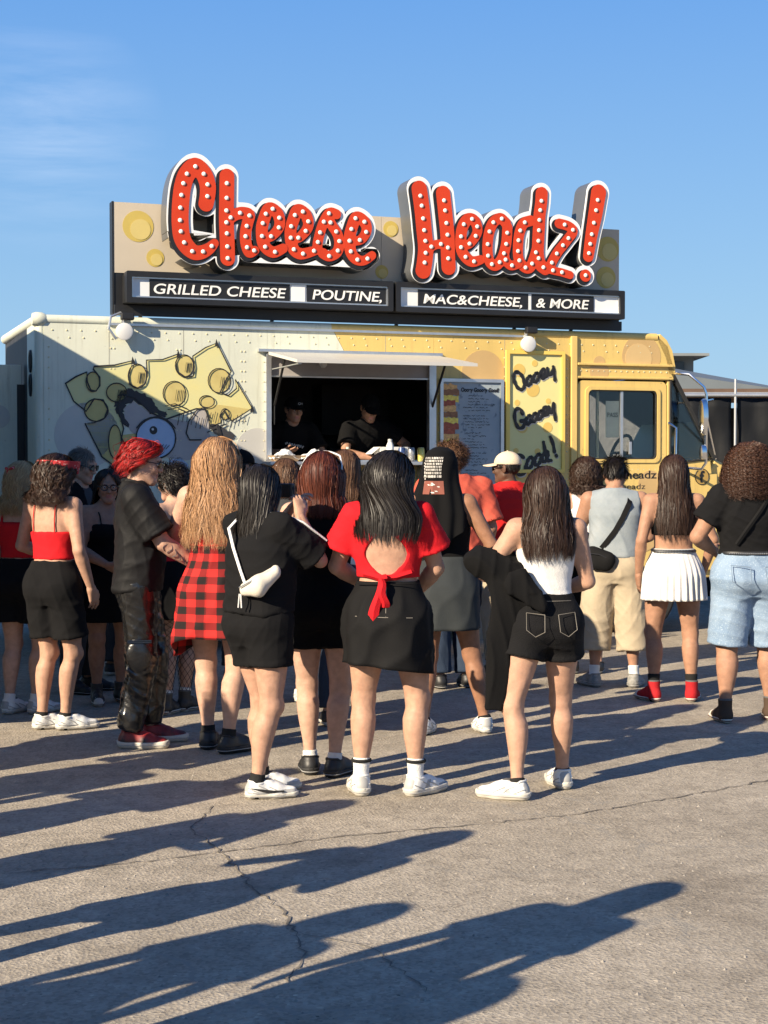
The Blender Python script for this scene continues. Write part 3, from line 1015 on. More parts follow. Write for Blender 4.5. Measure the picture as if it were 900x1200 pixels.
# front cap and bonnet
MB().prism([(5.80, 2.835), (5.87, 2.78), (5.93, 2.68), (5.962, 2.53), (5.962, 2.46), (5.90, 2.46), (5.86, 2.62), (5.78, 2.76)], 0.0, 2.25).build('front_cap', M_yel, truck)
MB().prism([(5.88, 1.52), (6.36, 1.52), (6.42, 1.66), (6.52, 1.62), (6.78, 1.46), (6.82, 0.55), (6.05, 0.5), (5.88, 0.62)], 0.05, 2.2).build('bonnet', M_yel, truck, bevel=0.02)
MB().prism([(5.92, 2.46), (5.96, 2.46), (6.42, 1.67), (6.385, 1.66)], 0.0, 0.045).build('windscreen_post', M_rubber, truck)
ws = MB().raw([(5.955, 0.05, 2.455), (6.41, 0.05, 1.665), (6.41, 2.2, 1.665), (5.955, 2.2, 2.455), (5.975, 0.05, 2.465), (6.43, 0.05, 1.675), (6.43, 2.2, 1.675), (5.975, 2.2, 2.465)],
              [(0, 1, 2, 3), (7, 6, 5, 4), (0, 4, 5, 1), (1, 5, 6, 2), (2, 6, 7, 3), (3, 7, 4, 0)])
ws.build('windscreen', M_glass, truck)
MB().prism([(5.905, 2.42), (5.94, 2.42), (6.34, 1.70), (6.32, 1.67), (5.905, 1.62)], 0.012, 0.02).build('quarter_glass', M_glass, truck)
MB().box(5.875, 5.903, -0.006, 0.04, 0.6, 2.40).build('door_post', M_yel, truck, bevel=0.006)
MB().tube([(5.91, -0.004, 2.43), (5.91, -0.004, 1.61), (6.33, -0.004, 1.66)], 0.012, 8).build('rubber_seal', M_rubber, truck)
MB().prism([(5.905, 1.50), (6.36, 1.52), (6.345, 1.655), (5.905, 1.60)], 0.0, 0.04).build('side_panel', M_yel, truck)
MB().prism([(5.905, 0.6), (6.42, 0.6), (6.42, 1.515), (5.905, 1.495)], 0.0, 0.045).build('side_panel', M_yel, truck)
# social-media roundel
decal('roundel', disc(6.255, 1.49, 0.075), 0.003, mat('roundel_brown', (0.42, 0.27, 0.07), 0.5))
rg = MB().tube([(6.255 + 0.075 * math.cos(a), -0.004, 1.49 + 0.075 * math.sin(a)) for a in np.linspace(0, 6.283, 29)[:-1]], 0.004, 6, closed=True)
rg.build('roundel_ring', M_black, truck)
link('roundel_letter', text_mesh('f', 'f', 0.15, 0, 0.003, 0.004), M_black, truck, loc=(6.228, -0.006, 1.44))
# cab door with sliding window
door_loops = [rrect(4.94, 5.866, 0.61, 2.385, 0.05), rrect(5.035, 5.775, 1.645, 2.31, 0.05)]
door = link('cab_door', fill_mesh('cab_door', door_loops, 0.04, -0.004), M_yel, truck)
link('window_frame', fill_mesh('window_frame', [rrect(5.012, 5.798, 1.622, 2.333, 0.06), rrect(5.045, 5.765, 1.655, 2.30, 0.045)], 0.022, -0.016), M_yel, door)
link('window_seal', fill_mesh('window_seal', [rrect(5.045, 5.765, 1.655, 2.30, 0.045), rrect(5.057, 5.753, 1.667, 2.288, 0.036)], 0.02, -0.008), M_rubber, door)
MB().box(5.05, 5.405, 0.012, 0.017, 1.65, 2.305).build('pane', M_glass, door)
MB().box(5.395, 5.77, 0.02, 0.025, 1.65, 2.305).build('pane', M_glass, door)
MB().box(5.385, 5.412, 0.0, 0.019, 1.65, 2.30).build('window_divider', M_alu, door)
MB().box(5.165, 5.19, 0.06, 0.08, 1.63, 2.31).build('grab_pole', mat('cream_plastic', (0.6, 0.55, 0.4), 0.5), door)
MB().box(5.47, 5.50, -0.012, 0.012, 1.70, 1.82).build('window_latch', M_alu, door, bevel=0.004)
MB().box(5.80, 5.845, -0.04, -0.004, 1.38, 1.60).build('door_handle', M_chrome, door, bevel=0.012)
hb = MB().tube([(5.885, -0.01, 1.62), (5.93, -0.07, 1.67), (5.935, -0.07, 1.95), (5.885, -0.01, 2.0)], 0.012, 8)
hb.build('grab_handle', M_chrome, truck)
pp = MB().box(5.25, 5.39, 0.04, 0.042, 1.86, 2.2).build('paper_notice', mat('paper_white', (0.75, 0.76, 0.74), 0.8), door)
link('notice_text', text_mesh('pass', 'PASS', 0.06, 0, 0.001, 0.001, 0.11), M_black, pp, loc=(5.265, 0.038, 2.05))
st_ = MB()
st_.tube([(5.68 + 0.17 * math.cos(a) * 0.35, 0.55 + 0.19 * math.sin(a), 1.72 + 0.17 * math.cos(a)) for a in np.linspace(0, 6.283, 25)[:-1]], 0.016, 8, closed=True)
st_.tube([(5.68, 0.37, 1.72), (5.68, 0.73, 1.72)], 0.014, 6)
st_.tube([(5.69, 0.55, 1.72), (6.1, 0.55, 1.45)], 0.03, 8)
st_.build('steering_wheel', M_rubber, truck)
# lettering under the cab window
link('painted_lettering', text_mesh('l1', '#cheeseheadz', 0.105, 0, 0.003, 0.0018, 0.80), M_black, truck, loc=(4.965, -0.007, 1.475))
link('painted_lettering', text_mesh('l2', '@cheeseheadz', 0.075, 0, 0.003, 0.0, 0.66), M_black, truck, loc=(4.985, -0.007, 1.375))
# mirror arms
mm = MB()
mm.tube([(5.95, -0.02, 2.47), (6.02, -0.16, 2.45), (6.13, -0.24, 2.33), (6.15, -0.25, 2.26), (6.15, -0.25, 1.62), (6.12, -0.22, 1.56), (6.0, -0.02, 1.58)], 0.014, 8)
mm.tube([(6.15, -0.25, 2.2), (6.30, -0.12, 2.22), (6.40, 0.1, 2.22)], 0.010, 8)
mm.tube([(6.43, 0.04, 1.66), (6.18, -0.22, 2.02)], 0.010, 8)
ma = mm.build('mirror_arm', M_chrome, truck)
for z, hh in ((2.05, 0.17), (1.72, 0.10)):
    MB().lathe([(0.001, -0.03), (hh * 0.42, -0.028), (hh * 0.46, -0.01), (hh * 0.46, 0.02), (0.03, 0.03)], (0, 0, 0), 'x', 16).build('mirror_head', M_chrome, ma, loc=(6.11, -0.27, z))
for o in truck.children:
    pass
for o in ma.children:
    o.scale = (1, 0.7, 2.2 if o.location.z > 1.9 else 1.5)
# rivets
rv = MB()


def rivet(u, z, y=0.0, r=0.0085):
    n = 6
    V = [(u + r * math.cos(2 * math.pi * k / n), y, z + r * math.sin(2 * math.pi * k / n)) for k in range(n)]
    V += [(u + r * .6 * math.cos(2 * math.pi * k / n), y - r * .6, z + r * .6 * math.sin(2 * math.pi * k / n)) for k in range(n)]
    rv.raw(V, [(k, (k + 1) % n, (k + 1) % n + n, k + n) for k in range(n)] + [tuple(range(n, 2 * n))], True)


for k in range(50):
    u = 0.14 + k * 0.118
    if u < 5.7:
        rivet(u, 2.715)
        if k % 3:
            rivet(u + 0.02, 2.655)
for u in (0.11, 0.62, 1.18, 1.74, 1.94, 3.56, 4.2, 4.83):
    for k in range(26):
        z = 0.45 + k * 0.085
        if (u < 1.96 or u > 3.5) and random.random() < 0.8:
            rivet(u, z)
            if u in (0.62, 1.18, 1.74):
                rivet(u + 0.03, z)
for k in range(16):
    rivet(4.97 + k * 0.06, 2.475)
    rivet(4.97 + k * 0.06, 1.56)
rv.build('rivets', mat('painted_rivet', (0.60, 0.55, 0.36), 0.4, 0.1, 4), truck, kind='stuff')
for u in (0.605, 1.235, 3.05, 4.20):
    z0, z1 = ((2.56, 2.745) if u == 3.05 else (0.4, 2.745))
    MB().box(u, u + 0.004, -0.001, 0.002, z0, z1).build('panel_seam', mat('seam_grey', (0.30, 0.29, 0.24), 0.7), truck)
# painted cheese holes on the body
decal('painted_circle', disc(5.60, 2.62, 0.205, clipz=(2.55, 2.78)), 0.002, M_brown)
decal('painted_circle', disc(5.57, 2.60, 0.14, clipz=(2.55, 2.78)), 0.004, M_brown2)
decal('painted_circle', disc(5.16, 2.47, 0.10, clipz=(2.426, 2.524)), 0.002, M_brown)
decal('painted_circle', disc(5.16, 2.555, 0.06, clipz=(2.55, 2.7)), 0.002, M_brown)
decal('painted_circle', disc(3.99, 2.43, 0.21, clipz=(2.37, 2.75)), 0.002, M_brown)
decal('painted_circle', disc(5.70, 1.42, 0.13), 0.008, M_brown)
decal('painted_circle', disc(5.60, 1.0, 0.22), 0.008, M_brown)
decal('painted_circle', disc(4.78, 1.9, 0.13, clipu=(4.6, 4.86)), 0.002, M_brown)
decal('painted_circle', disc(0.42, 1.85, 0.27), 0.002, M_greyp)
decal('painted_circle', disc(0.36, 1.32, 0.16), 0.002, M_greyp)
decal('painted_circle', disc(1.88, 1.73, 0.19, clipu=(1.6, 1.965)), 0.002, M_greyp)
# wheels
for u in (1.25, 5.62):
    for y in (0.16, 2.12):
        wh = MB().lathe([(0.22, -0.12), (0.36, -0.13), (0.40, -0.09), (0.40, 0.09), (0.36, 0.13), (0.22, 0.12)], (u, y, 0.40), 'y', 28).build('wheel', M_rubber, truck)
        MB().lathe([(0.05, -0.10), (0.10, -0.115), (0.15, -0.08), (0.22, -0.10), (0.23, 0.1)], (u, y, 0.40), 'y', 20).build('rim', M_alu, wh)
MB().box(0.15, 6.1, 0.35, 1.95, 0.33, 0.55).build('chassis', M_under, truck)
MB().box(0.1, 1.9, 0.05, 0.10, 0.22, 0.37).build('side_skirt', M_under, truck)
MB().box(2.0, 5.0, 0.05, 0.10, 0.22, 0.37).build('side_skirt', M_under, truck)

# ---------------- mural on the white side
M_mline = mat('mural_line_black', (0.02, 0.02, 0.022), 0.6)
M_mch = mat('mural_cheese_yellow', (0.64, 0.58, 0.25), 0.55, 0.1, 3.5, col2=(0.58, 0.56, 0.30))
M_mhole = mat('mural_hole_ochre', (0.45, 0.36, 0.13), 0.55, 0.1, 6, col2=(0.56, 0.47, 0.18))
M_mface = mat('mural_face_mauve', (0.34, 0.31, 0.31), 0.55, 0.1, 4, col2=(0.42, 0.38, 0.36))
M_mbrow = mat('mural_brow_charcoal', (0.035, 0.035, 0.04), 0.7)
M_mblue = mat('mural_eye_blue', (0.30, 0.42, 0.60), 0.5, 0.1, 6, col2=(0.40, 0.50, 0.66))
mural = decal('mural_cheese', MURAL_CHEESE, 0.002, M_mch)


def jag(poly, amp, seed, n=5):
    r = random.Random(seed)
    P = []
    for i in range(len(poly)):
        a, b_ = poly[i], poly[(i + 1) % len(poly)]
        for k in range(n):
            t = k / n
            P.append((a[0] + (b_[0] - a[0]) * t + r.uniform(-amp, amp), a[1] + (b_[1] - a[1]) * t + r.uniform(-amp, amp)))
    return P


decal('mural_shading', MURAL_SHADE, 0.004, M_mhole, mural)
decal('mural_shading', MURAL_TONGUE, 0.004, M_mhole, mural)
decal('mural_face', MURAL_FACE, 0.004, M_mface, mural)
decal('mural_chin', MURAL_CHIN, 0.004, M_mblue, mural)
decal('mural_nose', MURAL_NOSE, 0.006, mat('mural_nose_grey', (0.42, 0.39, 0.36), 0.55, 0.1, 5), mural)
decal('mural_brow', jag(MURAL_BROW, 0.012, 4), 0.006, M_mbrow, mural)
decal('mural_brow', jag(MURAL_BROW2, 0.012, 5), 0.008, M_mbrow, mural)
for hu, hz, ha, hb_ in MURAL_HOLES:
    decal('mural_hole', disc(hu, hz, ha, hb_), 0.006, M_mhole, mural)
eu, ez, ea, eb = MURAL_EYE
decal('mural_eye', disc(eu, ez, ea, eb), 0.008, M_mblue, mural)
pu, pz, pa, pb = MURAL_PUPIL
decal('mural_pupil', disc(pu, pz, pa, pb), 0.010, M_mline, mural)
decal('mural_highlight', disc(pu - 0.006, pz + 0.008, pa * .3), 0.012, mat('mural_white', (0.7, 0.72, 0.75), 0.5), mural)
lines = [(MURAL_CHEESE + MURAL_CHEESE[:1], 0.007)]
for hu, hz, ha, hb_ in MURAL_HOLES:
    lines.append((disc(hu, hz, ha, hb_, 20) + [(hu + ha, hz)], 0.005))
lines.append((disc(eu, ez, ea, eb) + [(eu + ea, ez)], 0.007))
lines.append((disc(eu, ez - 0.01, ea * 1.12, eb * 1.1, 24)[2:11], 0.006))
lines.append((MURAL_NOSE[-2:] + MURAL_NOSE[:5], 0.006))
rr = random.Random(9)
for k in range(16):
    a = MURAL_SHADE[0]
    t = k / 16
    u = a[0] + 0.12 + t * 0.62
    z = 1.98 + 0.03 * math.sin(k)
    lines.append(([(u, z + 0.06 - 0.03 * t), (u - 0.02, z - 0.04)], 0.0028))
for k in range(9):
    u = 0.89 + k * 0.025
    lines.append(([(u + 0.02, 1.80 - k * .004), (u - 0.01, 1.64 + k * .012)], 0.0028))
for hu, hz, ha, hb_ in MURAL_HOLES[2:7]:
    for k in range(5):
        lines.append(([(hu + ha * (.2 + .14 * k), hz + hb_ * .3), (hu + ha * (.05 + .15 * k), hz - hb_ * .55)], 0.0022))
lines.append(([(1.53, 1.93), (1.55, 1.86)], 0.016))
lines.append(([(1.50, 1.91), (1.60, 1.95)], 0.006))
lines.append(([(1.46, 1.94), (1.50, 1.91), (1.44, 1.88)], 0.005))
lines.append(([(0.92, 1.73), (0.98, 1.80), (1.0, 1.74), (0.92, 1.73)], 0.01))
lines.append(([(1.08, 2.10), (1.16, 2.12), (1.26, 2.08), (1.34, 2.02)], 0.004))
lines.append(([(1.10, 2.07), (1.18, 2.085), (1.26, 2.05)], 0.004))
link('mural_line_work', flat_strokes('mural_line_work', [(l, r) for l, r in lines], 0.005, -0.0125, 0.0015, smooth=False), M_mline, mural)
# two spikes at the crown tips
for k, (i_) in enumerate((11, 19, 27, 34)):
    u, z = MURAL_CHEESE[i_]
    MB().prism([(u - 0.02, z - 0.03), (u + 0.02, z - 0.03), (u - 0.006, z + 0.035)], -0.013, -0.0118).build('mural_tip', M_mline, mural)

# ---------------- serving hatch
link('hatch_frame', fill_mesh('hatch_frame', [rrect(1.955, 3.525, 1.60, 2.565, 0.01, 1), rrect(2.0, 3.46, 1.645, 2.53, 0.01, 1)], 0.07, -0.028), M_alu, truck)
MB().box(2.0, 3.46, 0.01, 0.04, 2.375, 2.53).build('shutter_box', mat('grey_shutter', (0.36, 0.34, 0.33), 0.5, 0.08, 5), truck)
MB().box(2.0, 3.46, -0.005, 0.012, 2.362, 2.375).build('shutter_lip', M_alu, truck)
MB().box(1.93, 3.49, -0.24, 0.34, 1.60, 1.632).build('counter', mat('steel_counter', (0.55, 0.56, 0.57), 0.3, 0.06, 6, metal=0.7), truck, bevel=0.005)
for u in (2.15, 2.75, 3.35):
    MB().prism([(u, 1.40), (u + 0.02, 1.40), (u + 0.02, 1.60), (u, 1.60)], -0.16, -0.001).build('counter_bracket', M_alu, truck)
hg = MB().box(1.88, 3.58, -0.05, 0.0, 2.572, 2.60).build('hatch_hinge', M_alu, truck, bevel=0.004)
aw = MB().raw([(1.97, -0.045, 2.575), (3.55, -0.045, 2.575), (3.55, -0.92, 2.455), (1.97, -0.92, 2.455),
               (1.97, -0.045, 2.55), (3.55, -0.045, 2.55), (3.55, -0.92, 2.43), (1.97, -0.92, 2.43)],
              [(0, 3, 2, 1), (4, 5, 6, 7), (0, 1, 5, 4), (1, 2, 6, 5), (2, 3, 7, 6), (3, 0, 4, 7)])
awning = aw.build('awning', mat('awning_cream', (0.52, 0.51, 0.47), 0.4, 0.04, 3), truck)
MB().box(1.99, 2.02, -0.88, -0.08, 2.42, 2.428).build('awning_edge', M_alu, awning)
for u in (2.03, 3.49):
    MB().tube([(u, -0.35, 2.50), (u, -0.02, 2.12)], 0.011, 8).build('gas_strut', M_black, awning)
    MB().tube([(u, -0.02, 2.12), (u, -0.012, 1.95)], 0.006, 8).build('strut_rod', M_black, awning)
MB().lathe([(0.0, -0.03), (0.03, -0.025), (0.035, 0.0)], (2.46, -0.05, 2.48), 'y', 12).build('hatch_lamp', mat('lamp_white', (0.7, 0.7, 0.66), 0.4), truck)
# kitchen inside
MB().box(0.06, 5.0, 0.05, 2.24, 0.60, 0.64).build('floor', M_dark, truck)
MB().box(1.6, 3.9, 2.0, 2.22, 1.55, 1.60).build('back_shelf', mat('dull_steel', (0.12, 0.12, 0.125), 0.4, metal=0.6), truck)
MB().box(1.6, 3.9, 1.75, 2.24, 0.64, 1.58).build('back_counter', mat('dull_steel2', (0.07, 0.07, 0.072), 0.45, metal=0.4), truck)
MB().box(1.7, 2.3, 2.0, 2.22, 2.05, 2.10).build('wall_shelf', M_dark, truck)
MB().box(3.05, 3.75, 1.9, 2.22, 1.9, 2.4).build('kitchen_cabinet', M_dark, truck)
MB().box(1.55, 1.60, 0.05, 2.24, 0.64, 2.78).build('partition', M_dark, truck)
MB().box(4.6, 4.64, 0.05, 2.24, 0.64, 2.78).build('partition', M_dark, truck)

kr = random.Random(8)
for k in range(7):
    u0 = 1.72 + k * 0.29
    hh_ = kr.uniform(0.10, 0.28)
    MB().box(u0, u0 + kr.uniform(0.12, 0.22), 2.03, 2.17, 1.602, 1.602 + hh_).build('kitchen_container', mat('steel_tin_%d' % (k % 3), ((0.10, 0.10, 0.10), (0.16, 0.12, 0.08), (0.06, 0.07, 0.09))[k % 3], 0.5), truck, bevel=0.008)

# ---------------- menu board on the side
menu = link('menu_board', None, truck)
menu.parent = truck
MB().box(3.575, 4.166, -0.022, -0.004, 1.39, 2.362).build('panel', mat('grey_wood_print', (0.24, 0.30, 0.34), 0.55, 0.2, 3.0, col2=(0.34, 0.38, 0.40), speck=((0.14, 0.18, 0.22), 22, 0.62)), menu)
link('frame', fill_mesh('frame', [rrect(3.56, 4.18, 1.375, 2.377, 0.012, 2), rrect(3.59, 4.15, 1.405, 2.347, 0.004, 1)], 0.03, -0.04), M_alu, menu)
rr = random.Random(12)
z = 2.33
cols = {'bread': (0.50, 0.28, 0.10), 'cheese': (0.72, 0.45, 0.08), 'bacon': (0.26, 0.06, 0.03), 'crust': (0.20, 0.09, 0.04), 'meat': (0.15, 0.07, 0.035), 'fries': (0.70, 0.50, 0.12)}
seq = ['bread', 'crust', 'cheese', 'bacon', 'bread', 'crust', 'cheese', 'bacon', 'bacon', 'bread', 'cheese', 'meat', 'meat', 'meat', 'fries', 'fries', 'bread', 'fries', 'crust']
for i, c in enumerate(seq):
    hgt = 0.05
    wd = 0.125 + rr.uniform(-0.02, 0.03) + (0.06 if c == 'meat' else 0)
    poly = [(3.592, z - hgt * 1.1)]
    for k in range(7):
        poly.append((3.592 + wd * k / 6 + rr.uniform(0, .008), z - hgt * 1.1 + rr.uniform(-0.012, 0.012)))
    for k in range(7):
        poly.append((3.592 + wd * (6 - k) / 6 + rr.uniform(0, .008), z + rr.uniform(-0.012, 0.012)))
    poly[-1] = (3.592, z)
    poly[1] = (3.60, z - hgt * 1.1)
    MB().prism(poly, -0.0245 - 0.0006 * i, -0.0235 - 0.0006 * i).build('food_picture', mat('print_' + c, cols[c], 0.6, 0.3, 40, col2=tuple(min(1, q * 1.9) for q in cols[c])), menu)
    z -= hgt
link('menu_title', text_mesh('menu_title', 'Oooey Goooey Good!', 0.05, 0.1, 0.001, 0.002, 0.37), M_black, menu, loc=(3.765, -0.026, 2.262))
ml = []
z = 2.225
for i in range(30):
    if i in (6, 12, 19, 25):
        z -= 0.022
        continue
    x0 = 3.785 + rr.choice([0, 0.02, 0.05])
    x1 = x0 + rr.uniform(0.10, 0.27)
    x = x0
    word = []
    while x < min(x1, 4.13):
        word.append((x, z + rr.uniform(-0.005, 0.006)))
        x += 0.0055
        if rr.random() < 0.13 and len(word) > 2:
            ml.append(word)
            word = []
            x += 0.009
    if len(word) > 2:
        ml.append(word)
    z -= 0.0265
link('menu_writing', fill_mesh('menu_writing', contours(*brush_field([(w_, [0.0017] * len(w_)) for w_ in ml], 0, 0.0019)), 0.001, -0.026), mat('ink', (0.02, 0.025, 0.035), 0.6), menu, kind='stuff')

# ---------------- Oooey Goooey Good! panel
oo = link('slogan_panel', None, truck)
oo.parent = truck
MB().box(4.22, 4.775, -0.026, -0.004, 1.545, 2.628).build('panel', mat('pale_cheese_print', (0.70, 0.63, 0.27), 0.5, 0.04, 2), oo)
link('frame', fill_mesh('frame', [rrect(4.20, 4.79, 1.53, 2.645, 0.006, 1), rrect(4.235, 4.76, 1.56, 2.613, 0.003, 1)], 0.03, -0.045), M_yel2, oo)
M_oh = mat('cheese_hole_orange', (0.66, 0.46, 0.12), 0.5, 0.05, 3)
for u, z, r in ((4.335, 2.464, .06), (4.472, 2.29, .066), (4.315, 2.168, .028), (4.627, 2.187, .026), (4.368, 1.944, .052), (4.622, 1.946, .048), (4.305, 1.73, .026), (4.522, 1.724, .03), (4.49, 2.53, .03), (4.45, 2.01, .03)):
    MB().prism(disc(u, z, r, n=24), -0.028, -0.0262).build('printed_hole', M_oh, oo)
M_sh = mat('letter_shadow_grey', (0.56, 0.53, 0.48), 0.6)
for q, ln in enumerate((OOEY_1, OOEY_2, OOEY_3)):
    link('lettering_shadow', flat_strokes('lettering_shadow', ln, 0.0165, -0.0285, 0.001, (0.007, -0.012)), M_sh, oo)
    link('lettering', flat_strokes('lettering', ln, 0.0185, -0.0325, 0.002), M_black, oo)

# ---------------- roof sign
sign = link('roof_sign', None, truck)
sign.parent = truck
M_beige = mat('beige_sign_panel', (0.50, 0.43, 0.33), 0.55, 0.05, 2, col2=(0.45, 0.39, 0.30))
M_shole = mat('sign_hole_yellow', (0.50, 0.38, 0.09), 0.55, 0.05, 4)
MB().box(0.645, 2.995, -0.05, 0.06, 3.20, 3.785).build('panel', M_beige, sign)
MB().box(2.998, 5.335, -0.05, 0.06, 3.20, 3.785).build('panel', M_beige, sign)
MB().box(0.63, 0.645, -0.052, 0.07, 2.86, 3.79).build('edge_trim', M_black, sign)
MB().box(0.64, 5.34, -0.045, 0.05, 2.86, 3.20).build('black_base', M_black, sign)
MB().box(0.64, 5.34, -0.10, -0.046, 2.845, 2.93).build('base_ledge', M_black, sign)
for u, z, r in ((0.847, 3.592, .13), (0.99, 3.336, .075), (5.216, 3.60, .115), (5.199, 3.338, .10), (3.084, 3.68, .07), (3.0, 3.30, .06)):
    MB().prism(disc(u, z, r), -0.053, -0.051).build('painted_hole', M_shole, sign)
    MB().prism(disc(u + r * .15, z - r * .2, r * .66), -0.056, -0.054).build('painted_hole', mat('sign_hole_inner', (0.56, 0.45, 0.16), 0.55, 0.05, 4), sign)
for u0, u1 in ((0.725, 3.06), (3.085, 5.325)):
    bx = link('message_box', fill_mesh('message_box', [rrect(u0, u1, 2.945, 3.205, 0.008, 1), rrect(u0 + .045, u1 - .045, 2.99, 3.16, 0.004, 1)], 0.13, -0.19), M_black, sign)
    link('inner_rim', fill_mesh('inner_rim', [rrect(u0 + .046, u1 - .046, 2.991, 3.159, 0.004, 1), rrect(u0 + .056, u1 - .056, 3.002, 3.149, 0.003, 1)], 0.10, -0.172), M_alu, bx)
    MB().box(u0 + .05, u1 - .05, -0.155, -0.10, 2.995, 3.155).build('backlight_panel', mat('opal_white', (0.70, 0.72, 0.72), 0.5, 0.05, 3), bx)
for u0, u1, par in ((0.92, 2.13, 0), (2.28, 3.0, 0), (3.30, 4.36, 1), (4.40, 5.02, 1)):
    MB().box(u0, u1, -0.162, -0.1555, 3.005, 3.146).build('letter_strip', M_black, sign)
MB().box(2.145, 2.265, -0.162, -0.1555, 3.005, 3.146).build('blank_strip', mat('opal_white', (0, 0, 0)), sign)
MB().box(4.365, 4.39, -0.162, -0.1555, 3.005, 3.146).build('blank_strip', mat('opal_white', (0, 0, 0)), sign)
M_ltr = mat('white_letter', (0.78, 0.78, 0.75), 0.5, 0.03, 4)
for body, u, wd in (('GRILLED CHEESE', 0.955, 1.14), ('POUTINE,', 2.33, 0.63), ('MAC&CHEESE,', 3.35, 0.95), ('& MORE', 4.44, 0.53)):
    link('message_lettering', text_mesh(body, body, 0.118, 0.16, 0.004, 0.0012, wd), M_ltr, sign, loc=(u, -0.165, 3.028))
# the message boxes stand well forward of the sign base
for o in list(sign.children):
    nm = o.name.split('.')[0]
    if nm in ('message_box', 'letter_strip', 'blank_strip'):
        o.location = (-0.010, -0.08, -0.010)
        o.scale.x = 0.9940
    elif nm == 'message_lettering':
        o.location.x = o.location.x * 0.9940 - 0.010
        o.location.y -= 0.08
        o.location.z -= 0.010
        o.scale.x = 0.9940
MB().box(0.715, 5.27, -0.20, -0.046, 2.945, 3.18).build('box_mount', M_black, sign)
# marquee letters
M_red = mat('marquee_red', (0.56, 0.046, 0.010), 0.48, 0.06, 3, col2=(0.48, 0.036, 0.008), spec=0.35)
M_bord = mat('marquee_white_border', (0.76, 0.77, 0.77), 0.45, 0.04, 3)
M_side = mat('marquee_grey_side', (0.12, 0.125, 0.13), 0.4, 0.08, 3, metal=0.3)
M_bulb = mat('bulb_white', (0.82, 0.80, 0.74), 0.25, 0.02, 3)
bulb_me = MB().lathe([(0.0185, 0.0), (0.0185, -0.004), (0.016, -0.008), (0.008, -0.010), (0.001, -0.0105)], (0, 0, 0), 'y', 10)
bulb_mesh = to_mesh('bulb', bulb_me.V, bulb_me.F)
bulb_mesh.materials.append(M_bulb)
smooth_letters = []
for l, st in LETTERS:
    q = []
    for p, r in st:
        sp, sr = catmull(p, r, 5)
        q.append((sp, [x * 1.02 for x in sr]))
    smooth_letters.append((l, q))
for lo_, hi_ in ((0, 6), (6, 12)):
    grp = [s_ for l, q in smooth_letters[lo_:hi_] for s_ in q]
    a_, lo2, h_ = brush_field(grp, 0.038, 0.009)
    lp = contours(a_, lo2, h_)
    cab = link('letter_cabinet', fill_mesh('letter_cabinet', lp, 0.24, -0.325), M_side, sign)
    link('white_border', fill_mesh('white_border', lp, 0.012, -0.342), M_bord, cab)
    a_, lo2, h_ = brush_field(grp, 0.013, 0.009, (-0.016, -0.018))
    link('black_shade', fill_mesh('black_shade', contours(a_, lo2, h_), 0.003, -0.347), M_black, cab)
    for n_, (l, q) in enumerate(smooth_letters[lo_:hi_]):
        a_, lo2, h_ = brush_field(q, 0.0, 0.008)
        yl = -0.3525 - 0.0016 * (n_ % 3)
        lt = link('letter', fill_mesh('letter', contours(a_, lo2, h_), 0.004, yl), M_red, sign)
        placed = []
        for p, r in q:
            P = [A3(x) for x in p]
            acc = 0.035
            for i in range(len(P)):
                if i:
                    acc += np.linalg.norm(P[i] - P[i - 1])
                if (acc >= 0.083 or (i == 0 and len(P) < 4)) and all(np.linalg.norm(P[i] - x) > 0.055 for x in placed):
                    placed.append(P[i])
                    acc = 0
                    bo = bpy.data.objects.new('bulb', bulb_mesh)
                    COL.objects.link(bo)
                    bo.parent = lt
                    bo.location = (P[i][0], yl - 0.0005, P[i][1])
# the sign stands a little back from the roof edge
sign.location = (0.013, 0.12, -0.014)
sign.scale = (1.0095, 1.0, 1.0088)
# braces holding the sign
for u in (1.0, 2.2, 3.4, 4.6, 5.2):
    MB().tube([(u, 0.06, 3.6), (u, 0.75, 2.84)], 0.018, 8).build('brace', M_black, sign)

# floodlights clipped to the roof edge
M_lampw = mat('flood_lamp_face', (0.66, 0.66, 0.64), 0.35, 0.05, 6)
for u, z in ((0.72, 2.71), (4.40, 2.70)):
    fl = link('floodlight', None, truck)
    fl.parent = truck
    fl.location = (u, -0.06, z)
    MB().lathe([(0.03, 0.05), (0.062, 0.02), (0.072, -0.02), (0.072, -0.035), (0.06, -0.04)], (0, 0, 0), 'y', 20).build('lamp_head', M_lampw, fl)
    MB().box(-0.03, 0.08, -0.06, 0.0, 0.095, 0.155).build('sensor', M_black, fl, bevel=0.01)
    MB().tube([(0, 0.03, 0.0), (0.0, 0.03, 0.12)], 0.016, 8).build('bracket', M_alu, fl)
    if u < 1:
        MB().tube([(-0.02, 0.02, 0.16), (-0.11, -0.02, 0.12), (-0.13, -0.03, 0.02), (-0.07, -0.02, -0.06), (-0.03, 0, -0.03)], 0.012, 8).build('cable', M_alu, fl)

# ------------------------------------------------------------------ things on the counter
TM = Matrix.Translation((-2.866, 13.0, 0)) @ Matrix.Rotation(YAW, 4, 'Z')


def at_truck(u, w, z):
    return TM @ Vector((u, -w, z))


